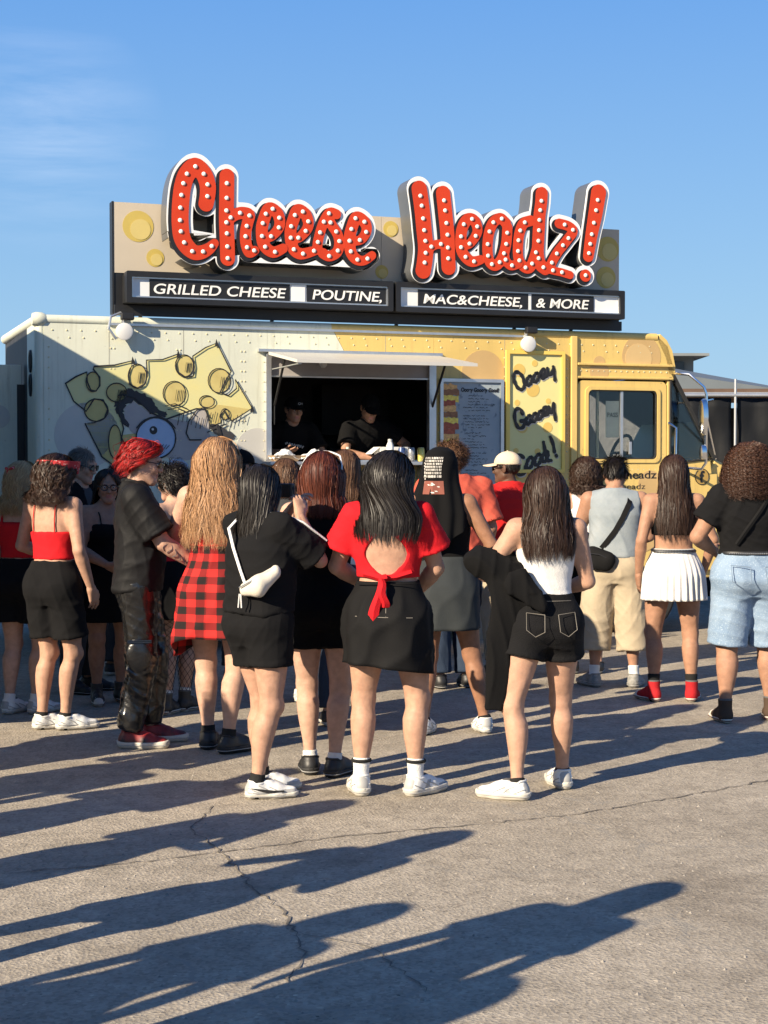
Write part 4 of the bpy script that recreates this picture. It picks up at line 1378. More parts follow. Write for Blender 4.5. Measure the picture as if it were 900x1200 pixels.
can_prof = [(0.024, 0.0), (0.031, 0.006), (0.033, 0.012), (0.033, 0.105), (0.027, 0.118), (0.026, 0.122)]
for i, (u, c, nm) in enumerate(((3.155, (0.05, 0.09, 0.22), 'dark blue soda can with pale writing on the steel counter'), (3.245, (0.30, 0.30, 0.31), 'silver drink can with dark band between the blue and yellow cans'), (3.335, (0.70, 0.58, 0.14), 'yellow topped drink can at the end of the counter row'))):
    root = link('drink_can', None, label=nm, cat='can', group='cans on the serving counter', loc=at_truck(u, 0.14, 1.632))
    MB().lathe(can_prof, (0, 0, 0), 'z', 18).build('can_body', mat('can_%d' % i, c, 0.3, 0.2, 30, metal=0.3, speck=((0.75, 0.75, 0.75), 45, 0.60)), root)
    MB().lathe([(0.026, 0.122), (0.024, 0.124), (0.001, 0.1235)], (0, 0, 0), 'z', 18).build('can_lid', M_alu, root)
root = link('squeeze_bottle', None, label='tall white squeeze bottle with narrow cap beside the drink cans', cat='bottle', loc=at_truck(3.06, 0.10, 1.632))
MB().lathe([(0.03, 0), (0.033, 0.01), (0.033, 0.14), (0.022, 0.165), (0.02, 0.17)], (0, 0, 0), 'z', 18).build('bottle_body', mat('white_plastic', (0.72, 0.73, 0.72), 0.35), root)
MB().lathe([(0.02, 0.17), (0.02, 0.195), (0.01, 0.20)], (0, 0, 0), 'z', 14).build('cap', mat('grey_plastic', (0.5, 0.5, 0.5), 0.4), root)
root = link('juice_bottle', None, label='small clear bottle with white label and pale cap on the counter', cat='bottle', loc=at_truck(2.68, 0.06, 1.632))
MB().lathe([(0.027, 0), (0.03, 0.008), (0.03, 0.07), (0.014, 0.095), (0.013, 0.105)], (0, 0, 0), 'z', 18).build('bottle_body', mat('bottle_glass', (0.55, 0.6, 0.5), 0.15), root)
MB().lathe([(0.0305, 0.018), (0.0305, 0.06)], (0, 0, 0), 'z', 18).build('paper_band', mat('paper_white', (0, 0, 0)), root)
MB().lathe([(0.015, 0.105), (0.015, 0.125), (0.012, 0.128)], (0, 0, 0), 'z', 14).build('cap', mat('pale_cap', (0.6, 0.62, 0.5), 0.4), root)
root = link('napkin_box', None, label='open white cardboard box behind the drink cans', cat='box', loc=at_truck(3.14, -0.08, 1.632))
root.rotation_euler = (0, 0, YAW)
bxm = MB()
for a in ((-0.14, -0.132, -0.09, 0.09), (0.132, 0.14, -0.09, 0.09), (-0.131, 0.131, -0.09, -0.082), (-0.131, 0.131, 0.082, 0.09)):
    bxm.box(a[0], a[1], a[2], a[3], 0, 0.13)
bxm.box(-0.131, 0.131, -0.081, 0.081, 0, 0.01)
bxm.build('box_body', mat('white_card', (0.72, 0.72, 0.70), 0.7), root)
MB().raw([(-0.14, -0.09, 0.13), (-0.14, 0.09, 0.13), (-0.22, 0.09, 0.07), (-0.22, -0.09, 0.07), (-0.143, -0.09, 0.126), (-0.143, 0.09, 0.126), (-0.22, 0.09, 0.066), (-0.22, -0.09, 0.066)],
         [(0, 1, 2, 3), (7, 6, 5, 4), (0, 3, 7, 4), (1, 5, 6, 2), (2, 6, 7, 3)]).build('flap', mat('white_card', (0, 0, 0)), root)


def food_tray(loc, rz, label):
    root = link('paper_food_tray', None, label=label, cat='food tray', loc=loc, rot=(0, 0, rz), group='trays of wrapped food')
    V = []
    for s_, z in ((0.07, 0.0), (0.10, 0.05), (0.096, 0.05), (0.067, 0.004)):
        V += [(-s_ * 1.3, -s_, z), (s_ * 1.3, -s_, z), (s_ * 1.3, s_, z), (-s_ * 1.3, s_, z)]
    F = [(3, 2, 1, 0)]
    for r in range(3):
        F += [(r * 4 + k, r * 4 + (k + 1) % 4, r * 4 + 4 + (k + 1) % 4, r * 4 + 4 + k) for k in range(4)]
    F.append((12, 13, 14, 15))
    MB().raw(V, F).build('tray', mat('kraft_card', (0.48, 0.33, 0.20), 0.8), root)
    r = random.Random(label)
    n = 9
    V, F = [], []
    for i in range(n):
        for j in range(n):
            x, y = (i / (n - 1) - .5) * 0.25, (j / (n - 1) - .5) * 0.19
            V.append((x, y, 0.03 + 0.07 * math.exp(-(x * x + y * y) / 0.006) + r.uniform(-.018, .018)))
            if i and j:
                k = i * n + j
                F.append((k - n - 1, k - 1, k, k - n))
    w_ = MB().raw(V, F).build('foil_wrap', mat('foil_wrap', (0.74, 0.75, 0.76), 0.35, 0.1, 30), root)
    so = w_.modifiers.new('thick', 'SOLIDIFY')
    so.thickness = 0.002


food_tray(at_truck(2.10, 0.10, 1.634), 0.4, 'wrapped food in a paper tray resting on the counter end')
food_tray(at_truck(2.36, 0.13, 1.634), 0.1, 'wrapped food tray on the counter under the capped worker\'s hand')

# ------------------------------------------------------------------ A-frame menu on the ground
af = link('sandwich_board', None, label='folding A-frame menu board with food pictures standing before the truck', cat='sandwich board', loc=(0.99, 13.3, 0), rot=(0, 0, math.radians(24)))
M_wood = mat('whitewashed_wood', (0.52, 0.52, 0.48), 0.7, 0.2, 5, col2=(0.36, 0.36, 0.34), speck=((0.2, 0.2, 0.2), 30, 0.66))
for s_ in (1, -1):
    def tilt(x, t, zz):
        return (x, -s_ * (0.26 - 0.20 * zz / 1.05) - s_ * t, zz)
    pan = MB().raw([tilt(-0.28, 0, 0.10), tilt(0.28, 0, 0.10), tilt(0.28, 0, 1.02), tilt(-0.28, 0, 1.02), tilt(-0.28, 0.02, 0.10), tilt(0.28, 0.02, 0.10), tilt(0.28, 0.02, 1.02), tilt(-0.28, 0.02, 1.02)],
                   [(0, 1, 2, 3), (7, 6, 5, 4), (0, 4, 5, 1), (1, 5, 6, 2), (2, 6, 7, 3), (3, 7, 4, 0)]).build('board', M_wood, af)
    for x in (-0.28, 0.28):
        MB().tube([tilt(x, 0.01, 0.0), tilt(x, 0.01, 1.05)], 0.014, 8).build('leg', M_rubber, af)
    rr = random.Random(5)
    for i, c in enumerate(['bread', 'cheese', 'bacon', 'bread', 'bacon', 'cheese', 'crust', 'bacon']):
        z0 = 0.14 + i * 0.105
        poly = [(-0.26, z0), (-0.12 + rr.uniform(-.02, .02), z0), (-0.10 + rr.uniform(-.02, .02), z0 + 0.05), (-0.12 + rr.uniform(-.02, .02), z0 + 0.095), (-0.26, z0 + 0.095)]
        MB().raw([tilt(a, 0.0215, b_) for a, b_ in poly] + [tilt(a, 0.0235, b_) for a, b_ in poly], [(0, 1, 2, 3, 4), (9, 8, 7, 6, 5)] + [(k, k + 5, (k + 1) % 5 + 5, (k + 1) % 5) for k in range(5)]).build('food_picture', MATS['print_' + c], pan)
MB().tube([(-0.28, 0, 1.06), (0.28, 0, 1.06)], 0.016, 8).build('top_hinge', M_rubber, af)

# ------------------------------------------------------------------ fenced-off area behind the cab
M_tarp = mat('black_tarpaulin', (0.008, 0.009, 0.011), 0.6, 0.2, 2, 0.5, 5, spec=0.2)
M_steel = mat('galvanised_steel', (0.52, 0.53, 0.54), 0.4, 0.1, 6, metal=0.7)
fence = link('tarpaulin_fence', None, label='black tarpaulin screen tied to steel poles behind the yellow cab', cat='fence', loc=(2.9, 18.6, 0))
for i in range(7):
    x0 = i * 1.22
    nx_, nz_ = 26, 20
    V, F = [], []
    for a in range(nx_ + 1):
        for b_ in range(nz_ + 1):
            x = x0 + 0.03 + 1.16 * a / nx_
            z = 0.05 + 2.34 * b_ / nz_
            y = 0.012 * math.sin(a * 0.9 + b_ * 0.5 + i) + 0.012 * math.sin(a * 0.37 - b_ * 0.8 + 2 * i) + 0.012 * random.random()
            V.append((x, y, z))
            if a and b_:
                k = a * (nz_ + 1) + b_
                F.append((k - nz_ - 2, k - 1, k, k - nz_ - 1))
    me = to_mesh('tarpaulin', V, F)
    t_ = link('tarpaulin', me, M_tarp, fence)
    so = t_.modifiers.new('thick', 'SOLIDIFY')
    so.thickness = 0.004
    MB().tube([(x0, -0.06, 0), (x0, -0.06, 2.45 + (0.16 if i in (1, 2) else 0))], 0.016, 10).build('post', M_steel, fence)
MB().tube([(-0.1, -0.06, 2.42), (8.6, -0.06, 2.42)], 0.022, 10).build('rail', M_steel, fence)
MB().tube([(-0.1, -0.06, 1.15), (8.6, -0.06, 1.15)], 0.018, 10).build('rail', M_steel, fence)
tent = link('stage_canopy', None, label='long low canopy roof edged in rust brown beyond the tarpaulin screen', cat='canopy', loc=(3.4, 24, 0))
MB().box(0, 12, -0.1, 4, 2.70, 2.755).build('roof_slab', mat('rust_brown', (0.10, 0.06, 0.04), 0.7), tent)
MB().box(0, 12, -0.14, -0.102, 2.655, 2.70).build('fascia', M_steel, tent)
for x in (0.3, 4.0, 8.0, 11.7):
    for y in (0.1, 3.8):
        MB().tube([(x, y, 0), (x, y, 2.70)], 0.05, 10).build('post', M_steel, tent)
MB().box(0.1, 11.9, 3.7, 3.78, 0.1, 2.6).build('back_curtain', M_tarp, tent)
# grandstand far behind
gs = link('grandstand', None, label='grey grandstand with sloping roof and stepped tower far behind the truck', cat='grandstand', loc=(0, 90, 0))
M_conc = mat('weathered_concrete', (0.17, 0.19, 0.20), 0.8, 0.1, 0.6)
M_roofg = mat('grey_metal_roof', (0.11, 0.13, 0.145), 0.6, 0.06, 0.8)
MB().box(9.0, 18.2, 0, 10, 0, 6.7).build('tower', M_conc, gs)
MB().box(9.0, 17.7, 0.5, 9, 6.7, 7.75).build('tower', M_conc, gs)
MB().box(9.0, 18.3, -1.0, 9.5, 7.75, 7.9).build('tower_roof', M_conc, gs)
for i in range(6):
    MB().box(10.0 + i * 1.25, 10.9 + i * 1.25, 0.4, 0.52, 6.85, 7.5).build('window', mat('dark_window', (0.03, 0.035, 0.04), 0.2), gs)
MB().raw([(14, -4, 7.0), (15.5, -4, 6.9), (23, -4, 5.2), (14, -4, 5.0), (14, -10, 6.2), (15.5, -10, 6.1), (23, -10, 5.0), (14, -10, 4.8)],
         [(0, 1, 2, 3), (7, 6, 5, 4), (0, 4, 5, 1), (1, 5, 6, 2), (2, 6, 7, 3), (3, 7, 4, 0)]).build('sloping_roof', M_roofg, gs)
for i in range(5):
    MB().box(14 + 1.8 * i, 14.2 + 1.8 * i, -4, -3.8, 0, 5.0).build('column', M_conc, gs)
for i in range(5):
    MB().box(14, 23 - i * 0.8, -3.7 + i * 0.8, -2.9 + i * 0.8, 0.0, 2.0 + i * 0.6).build('seating_step', M_conc, gs)

# ------------------------------------------------------------------ the truck next door (its roof line throws the slanting shade)
nb = link('parked_box_truck', None, label='plain white box truck parked beside the food truck\'s rear end', cat='truck')
nb.location = (-2.866, 13.0, 0)
nb.rotation_euler = (0, 0, YAW)
MB().box(-3.5, -1.25, -3.9, 1.6, 0.75, 3.42).build('box_body', M_white, nb, bevel=0.03)
MB().box(-3.4, -1.35, 1.62, 3.3, 0.6, 2.4).build('cab', M_white, nb, bevel=0.12)
MB().box(-3.3, -1.45, 3.0, 3.315, 1.5, 2.25).build('windscreen', M_glass, nb)
for x in (-3.25, -1.5):
    for y in (-3.0, 2.4):
        w_ = MB().lathe([(0.22, -0.13), (0.42, -0.13), (0.46, -0.09), (0.46, 0.09), (0.42, 0.13), (0.22, 0.13)], (x, y, 0.46), 'x', 24).build('wheel', M_rubber, nb)
        MB().lathe([(0.05, -0.12), (0.2, -0.11), (0.23, 0.1)], (x, y, 0.46), 'x', 16).build('rim', M_alu, w_)
MB().box(-3.1, -1.6, -3.7, 2.6, 0.5, 0.74).build('chassis', M_under, nb)

# ------------------------------------------------------------------ people: shared pieces
def rotz(a):
    c, s_ = math.cos(a), math.sin(a)
    return np.array([[c, -s_, 0], [s_, c, 0], [0, 0, 1]])


def rotx(a):
    c, s_ = math.cos(a), math.sin(a)
    return np.array([[1, 0, 0], [0, c, -s_], [0, s_, c]])


def roty(a):
    c, s_ = math.cos(a), math.sin(a)
    return np.array([[c, 0, s_], [0, 1, 0], [-s_, 0, c]])


def unit(v):
    v = A3(v)
    return v / (np.linalg.norm(v) + 1e-9)


def head_nets(sex):
    """head facing +y, centred between crown and chin"""
    f = Field((-0.11, -0.14, -0.17), (0.11, 0.15, 0.14), 0.0052)
    j = 1.0 if sex == 'f' else 1.08
    f.add(ellipsoid((0, -0.018, 0.030), (0.074, 0.090, 0.083)), 0, 0)
    f.add(ellipsoid((0, 0.028, -0.025), (0.058 * j, 0.062, 0.080)), 0, 0.03)
    f.add(seg((0, 0.055, -0.088), (0, 0.068, -0.094), 0.022 * j), 0, 0.03)
    for s_ in (-1, 1):
        f.add(seg((s_ * 0.050 * j, -0.002, -0.055), (s_ * 0.016, 0.060, -0.092), 0.02), 0, 0.025)
        f.add(ellipsoid((s_ * 0.036, 0.066, -0.022), (0.022, 0.018, 0.02)), 0, 0.02)
    f.add(seg((-0.035, 0.080, 0.028), (0.035, 0.080, 0.028), 0.012), 0, 0.02)
    for s_ in (-1, 1):
        f.add(ellipsoid((s_ * 0.031, 0.094, 0.006), (0.017, 0.012, 0.010)), 0, 0.012, cut=True)
    f.add(seg((0, 0.086, 0.018), (0, 0.104, -0.026), [(0, 0.008), (1, 0.011)]), 0, 0.010)
    for s_ in (-1, 1):
        f.add(ellipsoid((s_ * 0.010, 0.095, -0.030), (0.009, 0.010, 0.008)), 0, 0.006)
    f.add(seg((-0.018, 0.085, -0.0535), (0.018, 0.085, -0.0535), [(0, 0.004), (0.5, 0.0075), (1, 0.004)]), 0, 0.006)
    f.add(seg((-0.015, 0.083, -0.064), (0.015, 0.083, -0.064), [(0, 0.004), (0.5, 0.0085), (1, 0.004)]), 0, 0.006)
    for s_ in (-1, 1):
        R = rotz(s_ * 0.35) @ rotx(0.12)
        f.add(ellipsoid((s_ * 0.079, -0.010, -0.004), (0.008, 0.021, 0.033), R), 0, 0.006)
    f.add(seg((0, -0.02, -0.165), (0, -0.012, -0.06), 0.05 if sex == 'f' else 0.056), 0, 0.02)
    return f.nets()


HEADS = {k: head_nets(k) for k in 'fm'}


def shoe_nets(style):
    """foot along +y, ground at z=0, ankle above the origin; returns upper, sole"""
    h = 0.0055
    g = {'low': 1.0, 'high': 0.96, 'chunky': 1.1}[style]
    zt = {'low': 0.085, 'high': 0.15, 'chunky': 0.092}[style]
    up = Field((-0.08, -0.12, -0.01), (0.08, 0.24, 0.19), h)
    core = [seg((0, -0.045, 0.045), (0, 0.075, 0.038), [(0, 0.036 * g), (1, 0.042 * g)], side=(0, 0, 1), ell=1.1),
            seg((0, 0.075, 0.036), (0.004, 0.155, 0.03), [(0, 0.043 * g), (1, 0.033 * g)], side=(0, 0, 1), ell=0.85),
            seg((0, -0.035, 0.05), (0, 0.035, 0.075), [(0, 0.036), (1, 0.030)])]
    for c in core:
        up.add(c, 0, 0.025)
    up.add(seg((0, -0.025, 0.05), (0, -0.020, zt), [(0, 0.040), (1, 0.044)], flat=(False, True)), 0, 0.02)
    up.clip(lambda X, Y, Z: 0.018 - Z + 0 * X + 0 * Y)
    so = Field((-0.08, -0.12, -0.012), (0.08, 0.24, 0.06), h)
    for c in core[:2]:
        so.add(c, 0.007 if style != 'chunky' else 0.010, 0.02)
    ts = {'low': 0.028, 'high': 0.027, 'chunky': 0.038}[style]
    so.clip(lambda X, Y, Z: np.maximum(Z - ts - 0.10 * np.clip(np.abs(Y - 0.04) - 0.08, 0, 1), 0.001 - Z) + 0 * X)
    return up.nets(), so.nets()


SHOES = {k: shoe_nets(k) for k in ('low', 'high', 'chunky')}


def sole_ring(style, z, off=0.0):
    V = SHOES[style][1][0]
    P = V[np.abs(V[:, 2] - z) < 0.006]
    out = []
    for a_ in np.linspace(0, 2 * math.pi, 41)[:-1]:
        dv = np.array([math.sin(a_), math.cos(a_) * 1.0])
        q = P[:, :2] - np.array([0.0, 0.045])
        # support point of the outline in this direction, stretched so the heel and toe are followed
        sc_ = q * np.array([1.0, 0.42])
        k_ = np.argmax(sc_ @ dv)
        out.append((P[k_, 0], P[k_, 1], z))
    return np.array(out)


RINGS = {k: sole_ring(k, {'low': 0.0165, 'high': 0.018, 'chunky': 0.022}[k]) for k in SHOES}


def hand_nets(w, D, N, S, curl, spread=0.25, thumb=0.6, grip=0.0):
    """hand at wrist w: D along the fingers, N out of the palm, S towards the thumb"""
    w, D, N, S = A3(w), unit(D), unit(N), unit(S)
    pr = []
    K = []
    for i, o in enumerate((0.029, 0.010, -0.010, -0.028)):
        k = w + D * (0.088 - 0.004 * abs(i - 1)) + S * o + N * (0.004 * abs(i - 1.5))
        K.append(k)
        pr.append((seg(w + D * 0.012 + S * o * 0.55, k, [(0, 0.0155), (1, 0.0115)]), 0.014))
    pr.append((ellipsoid(w + D * 0.05 + S * 0.026 + N * 0.008, (0.02, 0.02, 0.02)), 0.015))
    pr.append((seg(w - D * 0.03, w + D * 0.02, 0.0235, side=tuple(N), ell=0.78), 0.02))
    for i, L in enumerate((0.072, 0.080, 0.075, 0.058)):
        a = curl * (0.85 + 0.12 * i) + grip
        d = unit(D + S * (1.5 - i) * spread * 0.18)
        p = K[i]
        for j, fr in enumerate((0.45, 0.31, 0.24)):
            ang = a * (0.55 + 0.55 * j)
            dd = unit(d * math.cos(ang) + N * math.sin(ang))
            q = p + dd * L * fr
            pr.append((seg(p, q, [(0, 0.0090 - 0.0008 * j), (1, 0.0083 - 0.0009 * j)]), 0.004 if j else 0.006))
            p = q
    p = w + D * 0.026 + S * 0.024 + N * 0.006
    for j, L in enumerate((0.040, 0.032, 0.026)):
        dd = unit(S * (0.72 - 0.25 * j) * (1.3 - thumb) + D * (0.6 + 0.15 * j) + N * (0.25 + 0.15 * j) * thumb)
        q = p + dd * L
        pr.append((seg(p, q, [(0, 0.0125 - 0.0015 * j), (1, 0.0105 - 0.0012 * j)]), 0.008))
        p = q
    lo = np.min([q[0][1] for q in pr], 0) + 0.015
    hi = np.max([q[0][2] for q in pr], 0) - 0.015
    f = Field(lo, hi, 0.0048)
    for q, k in pr:
        f.add(q, 0, k)
    return f.nets()


def ik(a, b, L1, L2, pole):
    a, b = A3(a), A3(b)
    d = b - a
    L = np.linalg.norm(d)
    mx = (L1 + L2) * 0.999
    if L > mx:
        b = a + d / L * mx
        d = b - a
        L = mx
    u = d / L
    x = (L1 * L1 - L2 * L2 + L * L) / (2 * L)
    hgt = math.sqrt(max(L1 * L1 - x * x, 0))
    p = A3(pole)
    p = unit(p - u * (p @ u))
    return a + u * x + p * hgt, b


SKIN = {
    'fair': mat('skin_fair', (0.51, 0.31, 0.225), 0.60, 0.13, 26, 0.18, 40, spec=0.28, sss=0.06),
    'light': mat('skin_light', (0.45, 0.262, 0.18), 0.60, 0.13, 26, 0.18, 40, spec=0.28, sss=0.06),
    'tan': mat('skin_tan', (0.36, 0.195, 0.125), 0.60, 0.13, 26, 0.18, 40, spec=0.28, sss=0.06),
    'olive': mat('skin_olive', (0.29, 0.145, 0.085), 0.60, 0.13, 26, 0.18, 40, spec=0.28, sss=0.05),
    'brown': mat('skin_brown', (0.20, 0.10, 0.06), 0.58, 0.08, 26, 0.18, 40, spec=0.28, sss=0.04),
    'deep': mat('skin_deep', (0.10, 0.052, 0.033), 0.58, 0.08, 26, 0.18, 40, spec=0.28, sss=0.03),
}
M_lip = mat('lips', (0.40, 0.15, 0.12), 0.45)


def fabric(name, col, rough=0.85, bump=0.25, var=0.1, bs=220, **k):
    return mat(name, col, rough, var, 7, bump, bs, spec=0.14, **k)


def hairmat(name, c1, c2, rough=0.42):
    return mat(name, c1, rough + 0.10, col2=c2, island=1.0, spec=0.30)


M_sole = mat('white_rubber_sole', (0.58, 0.55, 0.48), 0.6, 0.1, 20)
M_soled = mat('black_rubber_sole', (0.02, 0.02, 0.02), 0.7, 0.1, 20)
M_wshoe = mat('white_leather_shoe', (0.70, 0.70, 0.68), 0.5, 0.06, 14, 0.1, 60)
M_kshoe = mat('black_leather_shoe', (0.018, 0.018, 0.019), 0.5, 0.1, 14, 0.1, 60)
M_greyacc = mat('pale_grey_shoe_panel', (0.36, 0.36, 0.35), 0.55, 0.08, 14)
M_redline = mat('dark_foxing_line', (0.10, 0.02, 0.02), 0.6)
M_lining = mat('shoe_lining', (0.09, 0.09, 0.09), 0.8, 0.1, 20)
M_sockw = fabric('white_sock', (0.70, 0.70, 0.68), bump=0.4)
M_sockk = fabric('black_sock', (0.02, 0.02, 0.02), bump=0.4)
M_blackcl = fabric('black_cotton', (0.0055, 0.0055, 0.006), rough=0.95)
M_blackcl2 = fabric('faded_black_cotton', (0.008, 0.008, 0.0088), rough=0.95)


M_greyshoe_key = None


class Person:
    """a posed figure in a 1.70 m canonical frame facing +y; side -1 is the person's left"""
    def __init__(s, label, loc, yaw, H=1.70, sex='f', skin='light', w=1.0, leg=1.0, arm=1.0, feet=((-0.10, 0.0, 8), (0.10, 0.0, -8)),
                 hip=(0, 0), lean=(0, 0), twist=0.0, head=(0, 0, 0), hang=None, arms=None, res=0.0095, drop=0.0, base=0.0,
                 chest=1.0, hips=1.0, group='people queueing at the food truck', name='person'):
        s.sex, s.w, s.leg_f, s.arm_f = sex, w, leg, arm
        s.sc = H / 1.70
        s.res = res
        s.root = link(name, None, label=label, cat='person', group=group, loc=(loc[0], loc[1], base), rot=(0, 0, math.radians(yaw)))
        s.skin = SKIN[skin]
        male = sex == 'm'
        # --- skeleton
        hx = 0.088 * (hips if hips > 1 else 1)
        ank = [A3((fx, fy, 0.082)) for fx, fy, _ in feet]
        pel = A3((hip[0] + (feet[0][0] + feet[1][0]) / 2, hip[1] + (feet[0][1] + feet[1][1]) / 2, 0.905 - drop))
        for i, sd_ in enumerate((-1, 1)):
            hj = pel + A3((sd_ * hx, 0, 0))
            dxy = np.hypot(*(hj - ank[i])[:2])
            zmax = ank[i][2] + math.sqrt(max(0.826 ** 2 - dxy ** 2, 0.01))
            if hj[2] > zmax:
                pel[2] = zmax
        s.pel = pel
        dz = pel[2] - 0.905
        s.dz = dz
        s.hipj, s.knee, s.ank, s.footyaw = [], [], [], [math.radians(q[2]) for q in feet]
        for i, sd_ in enumerate((-1, 1)):
            hj = pel + A3((sd_ * hx, 0, 0))
            fy = s.footyaw[i]
            kn, an = ik(hj, ank[i], 0.435, 0.395, (-math.sin(fy) + sd_ * 0.05, math.cos(fy), 0))
            s.hipj.append(hj)
            s.knee.append(kn)
            s.ank.append(an)
        # --- torso sections (z, rx, ry, cx, cy) following the lean
        if not male:
            tab = [(0.79, .125, .085, 0, -.005), (0.83, .158, .108, 0, -.012), (0.885, .176 * hips, .120 * hips, 0, -.014), (0.95, .168 * hips, .110, 0, -.004), (1.01, .146, .097, 0, .004),
                   (1.07, .128, .089, 0, .008), (1.13, .130, .092, 0, .008), (1.20, .142 * chest, .102 * chest, 0, .006), (1.27, .150 * chest, .107 * chest, 0, .002), (1.34, .150, .094, 0, -.006), (1.39, .135, .076, 0, -.012), (1.435, .085, .058, 0, -.014), (1.47, .05, .05, 0, -.012)]
        else:
            tab = [(0.79, .125, .085, 0, -.005), (0.83, .152, .106, 0, -.008), (0.885, .165 * hips, .115, 0, -.008), (0.95, .160, .112, 0, 0), (1.01, .152, .108, 0, .006),
                   (1.07, .148, .106, 0, .008), (1.13, .152, .106, 0, .008), (1.20, .164 * chest, .112, 0, .006), (1.27, .175 * chest, .116, 0, .002), (1.34, .178 * chest, .104, 0, -.006), (1.39, .162, .084, 0, -.012), (1.435, .10, .065, 0, -.014), (1.47, .056, .056, 0, -.012)]
        lx, ly = lean

        def bend(z):
            t = np.clip((z - 0.90) / 0.53, 0, 1.4)
            return lx * t ** 1.3, ly * t ** 1.3
        s.bend = lambda z: bend(z - dz)
        T = []
        for z, rx, ry, cx, cy in tab:
            bx, by = bend(z)
            T.append((z + dz, rx * w, ry * w, pel[0] + cx + bx, pel[1] + cy + by))
        s.tab = T
        s.tw = (0.98 + dz, 1.36 + dz, twist)
        tw = rotz(twist)

        def torso_pt(x, y, z):
            """point fixed to the torso; z is canonical height"""
            bx, by = bend(z)
            t = np.clip((z - 0.98) / 0.38, 0, 1)
            R = rotz(twist * t)
            v = R @ A3((x, y, 0))
            return A3((pel[0] + bx + v[0], pel[1] + by + v[1], z + dz))
        s.tp = torso_pt
        shx = (0.158 if not male else 0.190) * (0.5 + 0.5 * w)
        s.sh = [torso_pt(sd_ * shx, -0.012, 1.385) for sd_ in (-1, 1)]
        s.neck0 = torso_pt(0, -0.016, 1.42)
        hy, hp, hr = [math.radians(q) for q in head]
        s.headR = rotz(hy) @ rotx(hp) @ roty(hr)
        fwd = rotz(hy) @ A3((0, 1, 0))
        nk = torso_pt(0, -0.006, 1.475)
        s.headC = nk + A3((0, 0, 0.035)) + s.headR @ A3((0, 0.022, 0.075))
        s.headyaw = hy
        # --- arms
        s.elb, s.wri, s.handinfo = [], [], []
        for i, sd_ in enumerate((-1, 1)):
            a = dict(w=(sd_ * 0.235, 0.05, 0.865), pole=(sd_ * 0.35, -1, 0), curl=0.35, N=(-sd_, 0.15, 0), S=None, D=None, thumb=0.7)
            if arms and arms[i]:
                a.update(arms[i])
            wt = torso_pt(a['w'][0], a['w'][1], a['w'][2])
            e, wr = ik(s.sh[i], wt, 0.285, 0.252, a['pole'])
            s.elb.append(e)
            s.wri.append(wr)
            s.handinfo.append(a)
        s.make_body()

    # ---- primitives reused by the clothes
    def p_torso(s, grow=(), dx=0.0):
        return loft(s.tab, s.tw)

    def thigh(s, i, t1=1.0, r0=None, r1=None, flat=False):
        a, b = s.hipj[i], s.knee[i]
        e = a + (b - a) * t1
        k = s.leg_f
        kk = 1 + (k - 1) * 0.55
        rad = [(0, .092 * k), (0.35, .086 * k), (0.7, .067 * (k + kk) / 2), (0.9, .0555 * kk), (1, .0535 * kk)]
        if r0 is not None:
            rad = [(0, r0), (1, r1)]
        elif t1 < 1:
            rad = [(0, .092 * k), (1, float(np.interp(t1, [0, .35, .7, 1], [.092, .088, .07, .0575])) * k)]
        return seg(a, e, rad, flat=(False, flat))

    def calf(s, i, t0=0.0, t1=1.0, off=None, flat=(False, False)):
        a, b = s.knee[i], s.ank[i]
        k = s.leg_f
        fy = s.footyaw[i]
        back = A3((math.sin(fy), -math.cos(fy), 0))
        base = [(0, .0515, 0), (0.09, .0485, .002), (0.28, .0580, .016), (0.48, .0505, .014), (0.76, .0350, .004), (0.92, .0310, 0), (1, .0325, 0)]
        ts = [q[0] for q in base]
        L = []
        for t in np.linspace(0, 1, 9):
            g = t0 + (t1 - t0) * t
            r = float(np.interp(g, ts, [q[1] for q in base])) * (1 + (k - 1) * (1 - 0.7 * g))
            o = float(np.interp(g, ts, [q[2] for q in base]))
            if off is not None:
                r = off[0] * (1 - t) + off[1] * t
                o = 0
            L.append((t, r, *(back * o)))
        return seg(a + (b - a) * t0, a + (b - a) * t1, L, flat=flat)

    def uarm(s, i, t1=1.0, r0=None, r1=None, flat=False):
        a, b = s.sh[i], s.elb[i]
        k = s.arm_f * (1.0 if s.sex == 'f' else 1.15)
        e = a + (b - a) * t1
        rad = [(0, .049 * k), (0.45, .0455 * k), (1, .0365 * k)]
        if r0 is not None:
            rad = [(0, r0), (1, r1)]
        return seg(a, e, rad, flat=(False, flat))

    def farm(s, i, t1=1.0, r0=None, r1=None, flat=False):
        a, b = s.elb[i], s.wri[i]
        k = s.arm_f * (1.0 if s.sex == 'f' else 1.12)
        e = a + (b - a) * t1
        rad = [(0, .037 * k), (0.25, .041 * k), (0.7, .031 * k), (1, .0245 * k)]
        if r0 is not None:
            rad = [(0, r0), (1, r1)]
        return seg(a, e, rad, flat=(False, flat))

    def bounds(s, pad=0.16):
        P = np.array(s.hipj + s.knee + s.ank + s.sh + s.elb + s.wri + [s.headC])
        return P.min(0) - pad, P.max(0) + pad

    def field(s, res=None):
        lo, hi = s.bounds()
        return Field(lo, hi, res or s.res)

